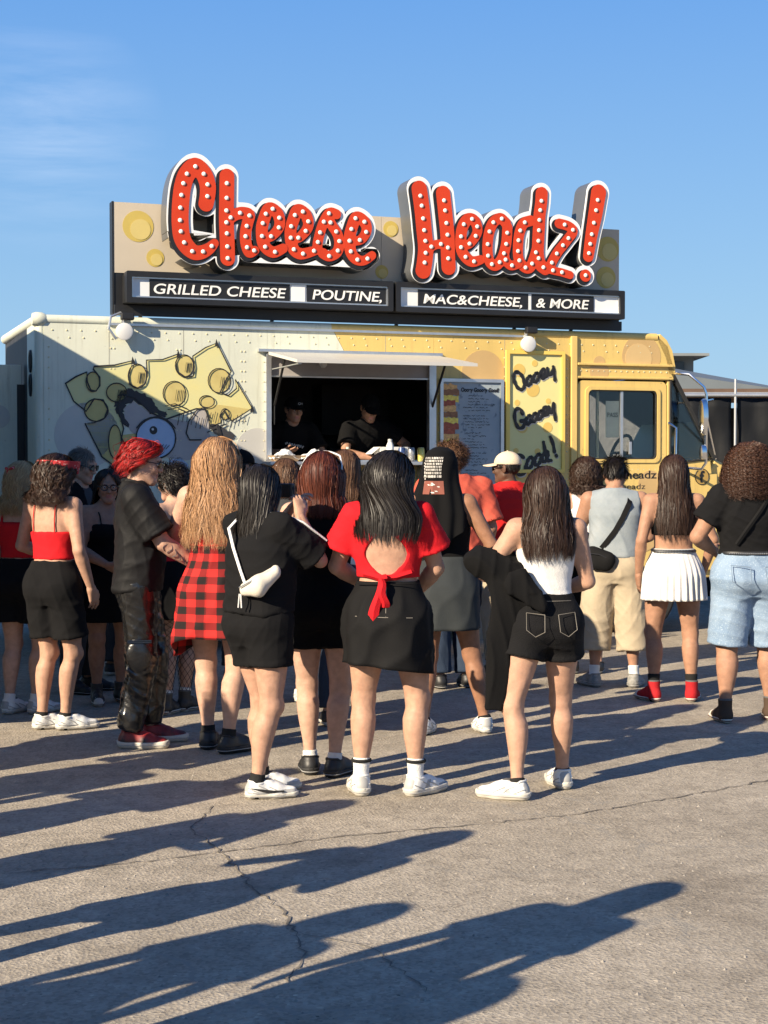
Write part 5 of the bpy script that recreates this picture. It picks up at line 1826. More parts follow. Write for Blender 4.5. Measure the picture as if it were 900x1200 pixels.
    def add_trunk(s, f, off=0.0, clips=(), soft=True):
        f.add(s.p_torso(), off, 0.0 if not soft else 0.02, clips)
        k = 0.04
        for i, sd_ in enumerate((-1, 1)):
            # buttocks and shoulders
            g_ = 1.0 if s.sex == 'f' else 0.86
            c = s.pel + A3((sd_ * 0.075 * s.w, (-0.048 if s.sex == 'f' else -0.034) * s.w, -0.03))
            f.add(ellipsoid(c, (0.086 * s.w * g_, 0.076 * s.w * g_, 0.092)), off, k, clips)
            f.add(seg(s.neck0 + A3((0, 0, 0.0)), s.sh[i], [(0, .048), (0.5, .045), (1, .046)]), off, k, clips)
            if s.sex == 'f':
                c = s.tp(sd_ * 0.068 * s.w, 0.072 * s.w, 1.235)
                f.add(ellipsoid(c, (0.062 * s.w, 0.055 * s.w, 0.062 * s.w)), off, 0.03, clips)

    def make_body(s):
        f = s.field()
        s.add_trunk(f)
        f.add(seg(s.neck0 - A3((0, 0, 0.05)), s.headC + s.headR @ A3((0, -0.015, -0.07)), [(0, .060), (0.5, .051 if s.sex == 'f' else .058), (1, .048 if s.sex == 'f' else .054)]), 0, 0.035)
        for i in (0, 1):
            f.add(s.thigh(i), 0, 0.035)
            f.add(s.calf(i), 0, 0.02)
            kn, an = s.knee[i], s.ank[i]
            bk_ = rotz(s.footyaw[i]) @ A3((0, -1, 0))
            lt_ = rotz(s.footyaw[i]) @ A3((1, 0, 0))
            kf = 1 + (s.leg_f - 1) * 0.8
            for q_, (ls, t0_, t1_, rr_) in enumerate(((-1, 0.10, 0.44, .029), (1, 0.08, 0.38, .027))):
                ax_ = an - kn
                f.add(seg(kn + ax_ * t0_ + bk_ * .016 + lt_ * ls * .018, kn + ax_ * t1_ + bk_ * .024 + lt_ * ls * .016, [(0, .022 * kf), (0.5, rr_ * kf), (1, .020 * kf)]), 0, 0.018)
            ht_ = unit(s.hipj[i] - kn)
            for ls in (-1, 1):
                f.add(seg(kn + ht_ * .13 + bk_ * .030 + lt_ * ls * .030, kn - ht_ * .03 + bk_ * .024 + lt_ * ls * .036, [(0, .022), (1, .012)]), 0, 0.02)
            f.add(ellipsoid(kn - bk_ * .030 * kf, (.030, .026, .034)), 0, 0.03)
            for ls in (-1, 1):
                f.add(ellipsoid(an + A3((ls * .027, -0.004, 0.008 if ls < 0 else 0.0)), (.013, .014, .016)), 0, 0.012)
            fy = s.footyaw[i]
            f.add(seg(s.ank[i] - A3((0, 0, .01)), s.ank[i] + rotz(fy) @ A3((0, .11, -.045)), [(0, .03), (1, .025)]), 0, 0.02)
            f.add(s.uarm(i), 0, 0.035)
            f.add(s.farm(i), 0, 0.012)
        V, Q = f.nets()
        parts = [(V, Q)]
        hv, hq = HEADS[s.sex]
        nb_ = len(V)
        parts.append(((hv @ s.headR.T) + s.headC, hq))
        for i, sd_ in enumerate((-1, 1)):
            a = s.handinfo[i]
            D = unit(s.wri[i] - s.elb[i]) if a['D'] is None else unit(a['D'])
            N = A3(a['N'])
            N = unit(N - D * (N @ D))
            S = np.cross(D, N) * 1.0
            # thumb side: for a hanging arm the thumb points forward
            S = unit(S)
            if a['S'] is not None:
                S = unit(A3(a['S']) - D * (A3(a['S']) @ D))
            elif S[1] < 0:
                S = -S
            hv2, hq2 = hand_nets(s.wri[i], D, N, S, a['curl'], thumb=a['thumb'])
            parts.append((hv2, hq2))
        Vs, Qs, n = [], [], 0
        for v, q in parts:
            Vs.append(v)
            Qs.append(q + n)
            n += len(v)
        V = np.concatenate(Vs)
        Q = np.concatenate(Qs)
        mi = np.zeros(len(Q), dtype=np.int32)
        nh0 = len(parts[0][1])
        c = hv[hq].mean(1)
        lip = (np.abs(c[:, 0]) < 0.021) & (c[:, 2] > -0.073) & (c[:, 2] < -0.047) & (c[:, 1] > 0.084)
        mi[nh0:nh0 + len(hq)][lip] = 1
        s.body = s.mk('body', V, Q, [s.skin, M_lip], matidx=mi)

    def mk(s, name, V, Q, m, parent=None, matidx=None, smooth=True, uv=None, label=None):
        me = to_mesh(name, np.asarray(V) * s.sc, Q, smooth, matidx, uv)
        return link(name, me, m, parent or s.root, label=label)

    def cloth(s, name, f, m, fold=0.004, freq=1.0, seed=0, parent=None, drape=0.0):
        V, Q = f.nets()
        if len(V) == 0:
            return None
        N = vnormals(V, Q)
        x, y, z = V[:, 0], V[:, 1], V[:, 2]
        r = np.random.default_rng(seed + 11)
        d = np.zeros(len(V))
        wx = 0.9 * np.sin(x * 9 + 3 * z + seed) + 0.7 * np.sin(y * 11 - 4 * z + 2 * seed)
        wy = 0.9 * np.sin(z * 8 + 5 * x + seed)
        for k in range(6):
            kv = r.normal(size=3)
            kv[2] *= 0.8
            kv = kv / np.linalg.norm(kv) * (16 + 11 * k) * freq
            ph = r.uniform(0, 6.28)
            t = np.sin(x * kv[0] + y * kv[1] + z * kv[2] + ph + 1.6 * wx * np.cos(ph) + 1.6 * wy)
            gate = 0.5 + 0.5 * np.sin(x * r.uniform(-9, 9) + y * r.uniform(-9, 9) + z * r.uniform(-12, 12) + r.uniform(0, 6.28))
            d += (1 - np.abs(t)) ** 2.2 * gate * (1.3 / (1 + 0.4 * k))
        d *= fold * 0.9
        V = V + N * d[:, None]
        return s.mk(name, V, Q, m, parent)

    # ---- clothes
    def top(s, m, hem=1.0, neck=1.45, off=0.008, sleeve=0.0, srad=(0.062, 0.066), arm_clip=None, neck_c=None, neck_r=0.0, extra=None, fold=0.004, name='top', boxy=0.0, long=False, seed=0, back_scoop=None, clips=(), sleeve2=None, freq=1.0):
        f = s.field()
        dz = s.dz
        cl = [lambda X, Y, Z: hem + dz - Z + 0 * X + 0 * Y, lambda X, Y, Z: Z - (neck + dz) + 0 * X + 0 * Y]
        c0 = s.tp(0, 0, 1.35)
        if arm_clip:
            z0, xx = arm_clip
            R = rotz(-s.tw[2])

            def armc(X, Y, Z):
                lx = (X - c0[0]) * R[0, 0] + (Y - c0[1]) * R[0, 1]
                t = np.clip((Z - (z0 + dz)) / 0.06, 0, 1)
                lim = 0.30 + (xx - 0.30) * t ** 0.6
                return np.abs(lx) - lim
            cl.append(armc)
        if neck_r:
            nc = s.tp(*(neck_c or (0, 0.02, 1.47)))
            cl.append(lambda X, Y, Z: neck_r - np.sqrt((X - nc[0]) ** 2 + (Y - nc[1]) ** 2 + (Z - nc[2]) ** 2))
        if back_scoop:
            bc, br = s.tp(*back_scoop[0]), back_scoop[1]
            cl.append(lambda X, Y, Z: 1 - np.sqrt(((X - bc[0]) / br[0]) ** 2 + ((Y - bc[1]) / br[1]) ** 2 + ((Z - bc[2]) / br[2]) ** 2) if False else
                      (1 - (np.abs((X - bc[0]) / br[0]) ** 1.5 + np.abs((Y - bc[1]) / br[1]) ** 1.5 + np.abs((Z - bc[2]) / br[2]) ** 1.5) ** (1 / 1.5)) * min(br))
        cl += list(clips)
        if boxy:
            T = [(z, max(rx, boxy * 0.92 if z < 1.34 + dz else rx), max(ry, boxy * 0.66 if z < 1.3 + dz else ry), cx, cy) for z, rx, ry, cx, cy in s.tab]
            f.add(loft(T, s.tw), off, 0.02, cl)
            z0 = s.tab[0][0]
        s.add_trunk(f, off, cl)
        if sleeve > 0:
            for i in (0, 1):
                ncl = cl[2:] if False else []
                f.add(s.uarm(i, min(sleeve, 1.0), srad[0], srad[1], flat=True), 0, 0.03, ncl)
                if sleeve <= 1:
                    a_, b_ = s.sh[i], s.elb[i]
                    f.add(seg(a_ + (b_ - a_) * (sleeve - 0.07), a_ + (b_ - a_) * sleeve, [(0, srad[1] + .0015), (1, srad[1] + .0035)], flat=(True, True)), 0, 0.0)
                if sleeve > 1:
                    f.add(s.farm(i, sleeve - 1, srad[1], sleeve2 or srad[1], flat=True), 0, 0.02)
        if extra:
            extra(f)
        return s.cloth(name, f, m, fold, freq, seed)

    def shorts(s, m, waist=1.03, length=0.45, off=0.010, r=(0.105, 0.110), fold=0.003, name='shorts', seed=1, hem_flat=True, freq=1.0, calf=None):
        f = s.field()
        dz = s.dz
        cl = [lambda X, Y, Z: Z - (waist + dz) + 0 * X + 0 * Y]
        s.add_trunk(f, off, cl)
        for i in (0, 1):
            rk = s.leg_f
            ra = max(r[0], 0.092 * rk + 0.010)
            rb = max(r[1], float(np.interp(min(length, 1.0), [0, .35, .7, 1], [.092, .088, .07, .0575])) * rk + 0.010)
            f.add(s.thigh(i, min(length, 1.0), ra, rb, flat=length <= 1), 0, 0.035, cl)
            if length <= 1:
                a_, b_ = s.hipj[i], s.knee[i]
                f.add(seg(a_ + (b_ - a_) * (length - 0.055), a_ + (b_ - a_) * length, [(0, rb + .0035), (1, rb + .0045)], flat=(True, True)), 0, 0.0, cl)
            if length > 1:
                f.add(s.calf(i, 0.0, length - 1, off=(r[1], calf or r[1]), flat=(False, True)), 0, 0.03)
        # keep the hem from bulging below the crotch
        return s.cloth(name, f, m, fold, freq, seed)

    def ring_cloth(s, name, rows, m, n=120, pleat=0, amp=0.0, thick=0.004, seed=0, noise=0.006, uvscale=(1, 1), hemshape=None):
        """skirt-like sheet: rows of (z, rx, ry, cx, cy)"""
        r = np.random.default_rng(seed)
        rows = np.array(rows, dtype=float)
        zs = np.linspace(rows[0, 0], rows[-1, 0], 26)
        order = np.argsort(rows[:, 0])
        cols = [np.interp(zs, rows[order, 0], rows[order, k]) for k in (1, 2, 3, 4)]
        th = np.linspace(0, 2 * math.pi, n, endpoint=False)
        ph = r.uniform(0, 6.28, 6)
        V, UV = [], []
        for sh in (0, 1):
            for j, z in enumerate(zs):
                t = j / (len(zs) - 1)
                wob = amp * t * np.sin(pleat * th + 0.8 * np.sin(3 * th + ph[0])) + noise * t * (np.sin(5 * th + ph[1] + 3 * t) + 0.6 * np.sin(9 * th + ph[2] - 4 * t))
                dg = np.sin(4 * th + 5.5 * t + ph[3]) + 0.5 * np.sin(2 * th - 8 * t + ph[4])
                wob = wob + noise * 1.1 * (1 - np.abs(dg) / 1.5) ** 3 * min(1.0, 4 * t) * (0 if pleat > 12 else 1)
                wob = wob + (noise * 1.1 * t if pleat <= 12 else 0)
                wob = wob - sh * thick
                zz = np.full(n, z)
                if hemshape is not None:
                    zz = z + hemshape(th) * t
                V.append(np.stack([cols[2][j] + (cols[0][j] + wob) * np.sin(th), cols[3][j] - (cols[1][j] + wob) * np.cos(th), zz], 1))
                UV.append(np.stack([th / (2 * math.pi) * uvscale[0], zz * uvscale[1]], 1))
        nz_ = len(zs)
        V = np.concatenate(V)
        UV = np.concatenate(UV)
        Q = []
        for j in range(nz_ - 1):
            for i in range(n):
                a, b = j * n + i, j * n + (i + 1) % n
                Q.append((a, a + n, b + n, b))
                o = nz_ * n
                Q.append((o + b, o + b + n, o + a + n, o + a))
        for i in range(n):
            a, b = (nz_ - 1) * n + i, (nz_ - 1) * n + (i + 1) % n
            o = nz_ * n
            Q.append((a, a + o, b + o, b))
            a, b = i, (i + 1) % n
            Q.append((b, b + o, a + o, a))
        return s.mk(name, V, np.array(Q), m, uv=UV)

    def shoes(s, style, m, sole=None, sock=None, sock_h=0.03, toe=None, laces=M_sockw, scale=1.0, accent=None, lining=None):
        sole = sole or M_sole
        (uv_, uq), (sv, sq) = SHOES[style]
        for i, sd_ in enumerate((-1, 1)):
            R = rotz(s.footyaw[i])
            o = A3((s.ank[i][0], s.ank[i][1], 0)) - R @ A3((0, -0.022, 0)) * 1.0
            o = A3((s.ank[i][0], s.ank[i][1], 0)) + R @ A3((0, 0.022, 0))
            lift = s.ank[i][2] - 0.082
            o[2] = lift
            mir = A3((sd_, 1, 1)) * scale
            flip = sd_ < 0
            V = (uv_ * mir) @ R.T + o
            Q = uq[:, ::-1] if flip else uq
            c = uv_[uq].mean(1)
            zt_ = uv_[:, 2].max()
            mi = np.zeros(len(uq), dtype=np.int32)
            acc_ = accent or (M_greyacc if m is M_wshoe else m)
            mm_ = [m, toe or acc_, acc_, lining or M_lining]
            if toe is not None:
                mi[(c[:, 1] > 0.135) & (c[:, 2] < 0.06)] = 1
            elif accent or m is M_wshoe:
                mi[(c[:, 1] > 0.105) & (c[:, 2] < 0.048)] = 2
            mi[(c[:, 1] < -0.052 - 0.25 * (c[:, 2] - 0.05)) & (c[:, 2] > 0.042) & (np.abs(c[:, 0]) < 0.03)] = 2
            if style == 'chunky' and toe is None:
                mi[(np.abs(c[:, 1] - 0.02 - 0.9 * (c[:, 2] - 0.05)) < 0.014) & (c[:, 2] < 0.075)] = 2
            mi[(c[:, 2] > zt_ - 0.008)] = 3
            if flip:
                pass
            sh = s.mk('shoe', V, Q, mm_, matidx=mi)
            s.mk('sole', (sv * mir) @ R.T + o, sq[:, ::-1] if flip else sq, sole, sh)
            gr_ = MB()
            gr_.tube([tuple((R @ (q * mir) + o) * s.sc) for q in RINGS[style]], 0.0022, 5, closed=True)
            gr_.build('sole_line', M_redline if toe is not None else M_greyacc, sh)
            if m is M_wshoe or m is M_greyshoe_key:
                pn = MB()
                for sg_ in (-1, 1):
                    for pl_ in ([(-.07, .062), (-.04, .048), (-.005, .034)], [(-.02, .074), (.02, .056), (.045, .034)], [(.035, .066), (.07, .05), (.10, .034)], [(-.075, .040), (-.03, .036), (.04, .034), (.11, .034)]):
                        line = []
                        for y_, z_ in pl_:
                            near = uv_[(np.abs(uv_[:, 1] - y_) < 0.007) & (np.abs(uv_[:, 2] - z_) < 0.007)]
                            if len(near):
                                line.append((sg_ * np.abs(near[:, 0]).max(), y_, z_))
                        if len(line) > 1:
                            pn.tube([tuple((R @ (A3(q) * mir) + o) * s.sc) for q in line], 0.0028, 5)
                pn.build('side_panel_trim', M_greyacc, sh)
            # laces
            lb = MB()
            for k in range(4):
                y = 0.045 + 0.022 * k
                z = 0.0875 - 0.009 * k if style != 'chunky' else 0.094 - 0.010 * k
                pts = [R @ A3((x * sd_ * scale, y * scale + 0.006 * (x > 0), (z - 4.5 * x * x) * scale)) + o for x in (-0.024, -0.012, 0, 0.012, 0.024)]
                lb.tube([tuple(p * s.sc) for p in pts], 0.0032, 6)
            lb.build('laces', laces, sh)
            if style != 'high':
                rim = MB()
                zt_ = {'low': 0.083, 'chunky': 0.090}[style]
                ring = [R @ (A3((0.043 * math.cos(a_), -0.020 + 0.043 * math.sin(a_), zt_ + 0.010 * (math.sin(a_) < -0.5)))* scale) + o for a_ in np.linspace(0, 6.283, 19)[:-1]]
                rim.tube([tuple(p * s.sc) for p in ring], 0.0055, 6, closed=True)
                rim.build('collar', m, sh)
            if sock is not None:
                f = Field(s.ank[i] - 0.1, s.ank[i] + A3((0.1, 0.1, 0.12 + sock_h)), 0.007)
                L = 0.395
                t0 = 1 - (0.03 + sock_h) / L
                k = s.leg_f
                fy = s.footyaw[i]
                f.add(s.calf(i, t0, 1.0, flat=(True, False)), 0.006, 0.0)
                f.add(seg(s.ank[i], s.ank[i] + A3((0, 0, -0.05)), 0.040), 0, 0.01)
                v, q = f.nets()
                s.mk('sock', v, q, sock)
            s.lastfoot = (R, o)

    # ---- hair
    def hair_pts(s, table, u, t, swing=0.0, side=0.0):
        """point on the hair envelope: u in [-1,1] round the head, t in [0,1] root to tip (head-yaw frame)"""
        T = np.array(table, dtype=float)
        n = len(T)
        q = t * (n - 1)
        ix = np.arange(n)
        z, rx, ry, yo, tm = (np.interp(q, ix, T[:, k]) for k in range(5))
        th = u * np.radians(tm)
        return rx * np.sin(th), yo - ry * np.cos(th), z

    def hair(s, table, m, n=900, clumps=70, width=0.0042, dens=1.9, wave=0.0, wl=0.09, curl=0.0, cl=0.04, jitter=0.05, seg_n=14, seed=1, tip_var=0.12, name='hair', shell=0.95, x_shift=0.0, tilt=True, frizz=0.004, shell_m=None, part=0.0):
        n = int(n * dens)
        clumps = int(clumps * 1.5)
        width = width * 0.68
        r = np.random.default_rng(seed)
        T = np.array(table, dtype=float)
        tt = np.linspace(0, 1, seg_n)
        cu = np.linspace(-1, 1, clumps) + r.normal(0, 0.6 / clumps, clumps)
        crad = 1 + r.normal(0, 0.016, clumps)
        cph = r.uniform(0, 6.28, (clumps, 3))
        ctip = 1 - np.abs(r.normal(0, tip_var, clumps))
        V, F = [], []
        # under-layer
        gu, gt = np.linspace(-1, 1, 44), np.linspace(0, 0.86, 26)
        U_, TT = np.meshgrid(gu, gt, indexing='ij')
        x, y, z = s.hair_pts(table, U_, TT)
        G = np.stack([x * shell, (y - 0) * shell, z * (shell if False else 1)], -1)
        base_shell = G.reshape(-1, 3)
        k0_ = (np.arange(43)[:, None] * 26 + np.arange(25)[None, :]).reshape(-1)
        shell_q = np.stack([k0_, k0_ + 1, k0_ + 27, k0_ + 26], 1)
        # strands
        ci = r.integers(0, clumps, n)
        rows = []
        for i in range(n):
            c = ci[i]
            du = r.normal(0, 1.0 / clumps)
            u = np.clip(cu[c] + du * 1.5 * (1 - 0.30 * tt), -1.02, 1.02)
            tl = tt * min(1.0, ctip[c] * (1 - abs(r.normal(0, 0.07))))
            x, y, z = s.hair_pts(table, u, tl)
            rf = crad[c] * (1 + r.normal(0, 0.012)) * (0.985 + 0.03 * r.random())
            rf = 1 + (rf - 1) * np.clip(tt * 3, 0.35, 1)
            yo = np.interp(tl * (len(T) - 1), np.arange(len(T)), T[:, 3])
            p = np.stack([x * rf, yo + (y - yo) * rf, z + 0 * x], 1)
            if wave:
                am = wave * np.clip(tt * 1.6 - 0.15, 0, 1) * (0.7 + 0.6 * r.random())
                p[:, 0] += am * np.sin(z / wl * 6.283 + cph[c, 0] + r.normal(0, .35))
                p[:, 1] += 0.8 * am * np.sin(z / wl * 6.283 * 0.9 + cph[c, 1])
            if curl:
                am = curl * np.clip(tt * 3, 0, 1)
                ph = tt * T.shape[0] * 0 + (T[0, 0] - z) / cl * 6.283 + cph[c, 2] + r.normal(0, .4)
                p[:, 0] += am * np.cos(ph)
                p[:, 1] += am * np.sin(ph)
                p[:, 2] += 0.5 * am * np.sin(ph + 1.0)
            p += np.cumsum(r.normal(0, min(frizz, 0.008) * (0.20 if r.random() > 0.03 else 0.6), p.shape), 0) * tt[:, None] ** 0.5
            rows.append(p)
        P = np.array(rows)                                 # n, seg, 3
        tan = np.gradient(P, axis=1)
        tan /= np.linalg.norm(tan, axis=2, keepdims=True) + 1e-9
        out = P - np.array([0, -0.02, 0]) * 1.0
        out[:, :, 2] = 0
        sidev = np.cross(tan, out)
        sidev += r.normal(0, 0.36, (n, 1, 3)) * np.linalg.norm(sidev, axis=2, keepdims=True)
        sidev /= np.linalg.norm(sidev, axis=2, keepdims=True) + 1e-9
        wd = width * (0.6 + 0.8 * r.random(n))[:, None, None] * (np.interp(tt, [0, 0.1, 0.7, 1], [0.7, 1, 0.9, 0.15]))[None, :, None]
        A = P - sidev * wd / 2
        B = P + sidev * wd / 2
        SV = np.stack([A, B], 2).reshape(-1, 3)
        bi = (np.arange(n)[:, None] * seg_n * 2 + np.arange(seg_n - 1)[None, :] * 2).reshape(-1)
        SQ = np.stack([bi, bi + 1, bi + 3, bi + 2], 1)
        V = np.concatenate([base_shell, SV])
        Q = np.concatenate([shell_q, SQ + len(base_shell)])
        # the scalp turns and tilts with the head, the hanging lengths settle on the back
        k = np.clip((V[:, 2] + 0.22) / 0.22, 0, 1)
        k = k * k * (3 - 2 * k)
        an = s.headyaw * (0.25 + 0.75 * k)
        Ry = rotz(s.headyaw)
        Rt = Ry.T @ s.headR
        W = V @ Rt.T
        drop_ = A3((0, 0, -0.1)) @ Rt.T - A3((0, 0, -0.1))
        V = W * k[:, None] + (V + drop_ * np.array([1, 0.5, 1])) * (1 - k[:, None])
        ca, sa = np.cos(an), np.sin(an)
        V = np.stack([V[:, 0] * ca - V[:, 1] * sa, V[:, 0] * sa + V[:, 1] * ca, V[:, 2]], 1) + s.headC + A3((x_shift, 0, 0))
        mi = np.zeros(len(Q), dtype=np.int32)
        return s.mk(name, V, Q, m, matidx=mi)

    def short_hair(s, m, n=1400, length=0.05, seed=1, curl=0.0, zlow=-0.075, front=0.055, width=0.004, lift=0.35, rscale=1.0, down=1.0, name='hair', top=1.0, seg_n=6):
        """tufts rooted all over the scalp"""
        r = np.random.default_rng(seed)
        c = A3((0, -0.018, 0.030))
        rad = A3((0.076, 0.092, 0.085)) * rscale
        P0, D0 = [], []
        while len(P0) < n:
            v = unit(r.normal(size=3))
            p = c + v * rad
            if p[2] < zlow or (p[1] > front and p[2] < 0.065) or (p[1] > 0.02 and p[2] < -0.01 + 0.3 * (p[1] - 0.02)) or (p[1] > -0.02 and p[2] < -0.005 and abs(p[0]) > 0.05):
                continue
            P0.append(p)
            D0.append(v)
        P0, D0 = np.array(P0), np.array(D0)
        cl_ = r.normal(size=(40, 3))
        cl_ /= np.linalg.norm(cl_, axis=1, keepdims=True)
        near = np.argmax(D0 @ cl_.T, 1)
        cdir = r.normal(0, 0.5, (40, 3))[near]
        tt = np.linspace(0, 1, seg_n)
        g = A3((0, -0.25, -1)) * down
        tang = g - D0 * (D0 @ g)[:, None]
        tang /= np.linalg.norm(tang, axis=1, keepdims=True) + 1e-6
        L = length * (0.7 + 0.6 * r.random(n)) * np.where(P0[:, 2] > 0.06, top, 1.0)
        pts = np.zeros((n, seg_n, 3))
        pts[:, 0] = P0
        rj = cdir * 0.35 + r.normal(0, 0.12, (n, 3))
        for k in range(1, seg_n):
            t = k / (seg_n - 1)
            dd = D0 * lift * (1.2 - t) + tang * (0.35 + t) + rj
            dd /= np.linalg.norm(dd, axis=1, keepdims=True)
            pts[:, k] = pts[:, k - 1] + dd * (L / (seg_n - 1))[:, None]
        # stay outside the skull
        q = (pts - c) / rad
        d = np.linalg.norm(q, axis=2, keepdims=True)
        lim = 1.03 + 0.16 * tt[None, :, None] * lift + 0.05 * r.random((n, 1, 1))
        pts = np.where(d < lim, c + q / d * lim * rad, pts)
        if curl:
            ph = r.uniform(0, 6.28, (n, 1))
            a = curl * tt[None, :]
            pts[:, :, 0] += a * np.cos(ph + tt * 9)
            pts[:, :, 1] += a * np.sin(ph + tt * 9)
            pts[:, :, 2] += a * np.sin(ph * 1.7 + tt * 8)
        tan = np.gradient(pts, axis=1)
        sv = np.cross(tan, D0[:, None, :] + r.normal(0, .2, (n, 1, 3)))
        sv /= np.linalg.norm(sv, axis=2, keepdims=True) + 1e-9
        wd = width * np.interp(tt, [0, .6, 1], [1, .9, .2])[None, :, None]
        SV = np.stack([pts - sv * wd / 2, pts + sv * wd / 2], 2).reshape(-1, 3)
        bi = (np.arange(n)[:, None] * seg_n * 2 + np.arange(seg_n - 1)[None, :] * 2).reshape(-1)
        SQ = np.stack([bi, bi + 1, bi + 3, bi + 2], 1)
        f = Field((-0.12, -0.15, -0.12), (0.12, 0.13, 0.15), 0.008)
        f.add(ellipsoid(c, rad * 1.035), 0, 0)
        f.clip(lambda X, Y, Z: np.maximum(zlow - Z + 0 * X + 0 * Y, np.minimum(Y - front, 0.066 - Z) + 0 * X))
        f.clip(lambda X, Y, Z: np.minimum(Y + 0.02, -0.005 - Z + 0.25 * (Y + .02)) + 0 * X)
        cv_, cq = f.nets()
        V = np.concatenate([cv_, SV])
        Q = np.concatenate([cq, SQ + len(cv_)])
        V = V @ s.headR.T + s.headC
        return s.mk(name, V, Q, m)

    def hp(s, x, y, z):
        return (s.headR @ A3((x, y, z)) + s.headC) * s.sc

    def eyes(s, brow):
        ew = mat('eye_white', (0.62, 0.60, 0.57), 0.3, 0.02)
        ei = mat('eye_iris', (0.02, 0.012, 0.008), 0.2, 0.02)
        for s_ in (-1, 1):
            e = MB().lathe([(0.0008, -0.0105), (0.006, -0.009), (0.0105, 0), (0.006, 0.009), (0.0008, 0.0105)], (0, 0, 0), 'y', 12)
            o = link('eye', to_mesh('eye', np.array(e.V) * s.sc, e.F), ew, s.root)
            o.location = s.hp(s_ * 0.031, 0.0795, 0.006)
            o.rotation_euler = Matrix(s.headR.tolist()).to_euler()
            e = MB().lathe([(0.0056, 0.0), (0.0045, 0.0022), (0.0008, 0.003)], (0, 0.0088, 0), 'y', 12)
            link('iris', to_mesh('iris', np.array(e.V) * s.sc, e.F), ei, o)
            b = MB().tube([tuple(s.hp(s_ * x, y, z)) for x, y, z in ((0.014, 0.093, 0.024), (0.032, 0.090, 0.029), (0.05, 0.078, 0.023))], [0.0032, 0.0036, 0.0018], 6)
            b.build('eyebrow', brow, s.root)

    def glasses(s, dark=True, name=None):
        m = mat('sunglass_black', (0.008, 0.008, 0.009), 0.15)
        g = MB()
        for s_ in (-1, 1):
            ring = [tuple(s.hp(s_ * (0.033 + 0.026 * math.cos(a)), 0.103 - 0.010 * abs(math.cos(a)), 0.006 + 0.019 * math.sin(a))) for a in np.linspace(0, 6.283, 21)[:-1]]
            g.tube(ring, 0.0028, 6, closed=True)
            g.tube([tuple(s.hp(s_ * 0.058, 0.094, 0.010)), tuple(s.hp(s_ * 0.079, 0.05, 0.010)), tuple(s.hp(s_ * 0.083, -0.01, 0.006))], 0.003, 6)
        g.tube([tuple(s.hp(-0.009, 0.104, 0.010)), tuple(s.hp(0.009, 0.104, 0.010))], 0.0026, 6)
        o = g.build('sunglasses' if dark else 'glasses', m, s.root)
        if dark:
            for s_ in (-1, 1):
                V = [s.hp(s_ * (0.033 + 0.025 * math.cos(a)), 0.1035 - 0.010 * abs(math.cos(a)), 0.006 + 0.018 * math.sin(a)) for a in np.linspace(0, 6.283, 21)[:-1]]
                V2 = [s.hp(s_ * (0.033 + 0.025 * math.cos(a)), 0.1010 - 0.010 * abs(math.cos(a)), 0.006 + 0.018 * math.sin(a)) for a in np.linspace(0, 6.283, 21)[:-1]]
                MB().raw(V + V2, [tuple(range(20)), tuple(range(39, 19, -1))] + [(k, k + 20, (k + 1) % 20 + 20, (k + 1) % 20) for k in range(20)]).build('lens', m, o)
        return o

    def cap(s, m, m_brim, back=False, name='cap'):
        f = Field((-0.14, -0.16, -0.03), (0.14, 0.22, 0.17), 0.0065)
        f.add(ellipsoid((0, -0.014, 0.040), (0.090, 0.108, 0.092)), 0, 0)
        f.clip(lambda X, Y, Z: 0.030 - Z + 0.06 * Y + 0 * X)
        V, Q = f.nets()
        sg = -1 if back else 1
        o = s.mk(name, (V * A3((1, 1, 1))) @ s.headR.T + s.headC, Q, m)
        f = Field((-0.11, 0.02, -0.03), (0.11, 0.22, 0.09), 0.0055)
        f.add(ellipsoid((0, 0.085, 0.040), (0.078, 0.105, 0.05)), 0, 0)
        f.clip(lambda X, Y, Z: np.abs(Z - (0.040 - 4.0 * X * X - 0.12 * (Y - 0.09))) - 0.0045)
        f.clip(lambda X, Y, Z: 0.05 - Y + 0 * X + 0 * Z)
        V, Q = f.nets()
        V = V * A3((sg, sg, 1))
        s.mk('brim', V @ s.headR.T + s.headC, Q, m_brim, o)
        b = MB().lathe([(0.008, 0), (0.006, 0.005), (0.001, 0.006)], (0, 0, 0), 'z', 8)
        b.V = [tuple(s.hp(v[0], v[1] - 0.014, v[2] + 0.131)) for v in b.V]
        b.build('button', m, o)
        return o

    def strap(s, pts, r, m, name='strap', flat=None):
        b = MB()
        b.tube([tuple(A3(p) * s.sc) for p in pts], r, 6)
        return b.build(name, m, s.root)

    def surf(s, x, z, back=True, off=0.006):
        """point on the torso skin at canonical (x,z)"""
        zz = z + s.dz
        T = np.array(s.tab)
        rx, ry, cx, cy = (np.interp(zz, T[:, 0], T[:, k]) for k in (1, 2, 3, 4))
        u = min(abs(x) / (rx + off), 0.98)
        y = (ry + off) * (1 - u ** 2.3) ** (1 / 2.3)
        an = np.interp(zz, [s.tw[0], s.tw[1]], [0, s.tw[2]])
        v = rotz(an) @ A3((x, -y if back else y, 0))
        return A3((cx + v[0], cy + v[1], zz))

    def over(s, p):
        """canonical local point to world"""
        a = s.root.rotation_euler.z
        return Matrix.Rotation(a, 4, 'Z') @ Vector(tuple(A3(p) * s.sc)) + s.root.location


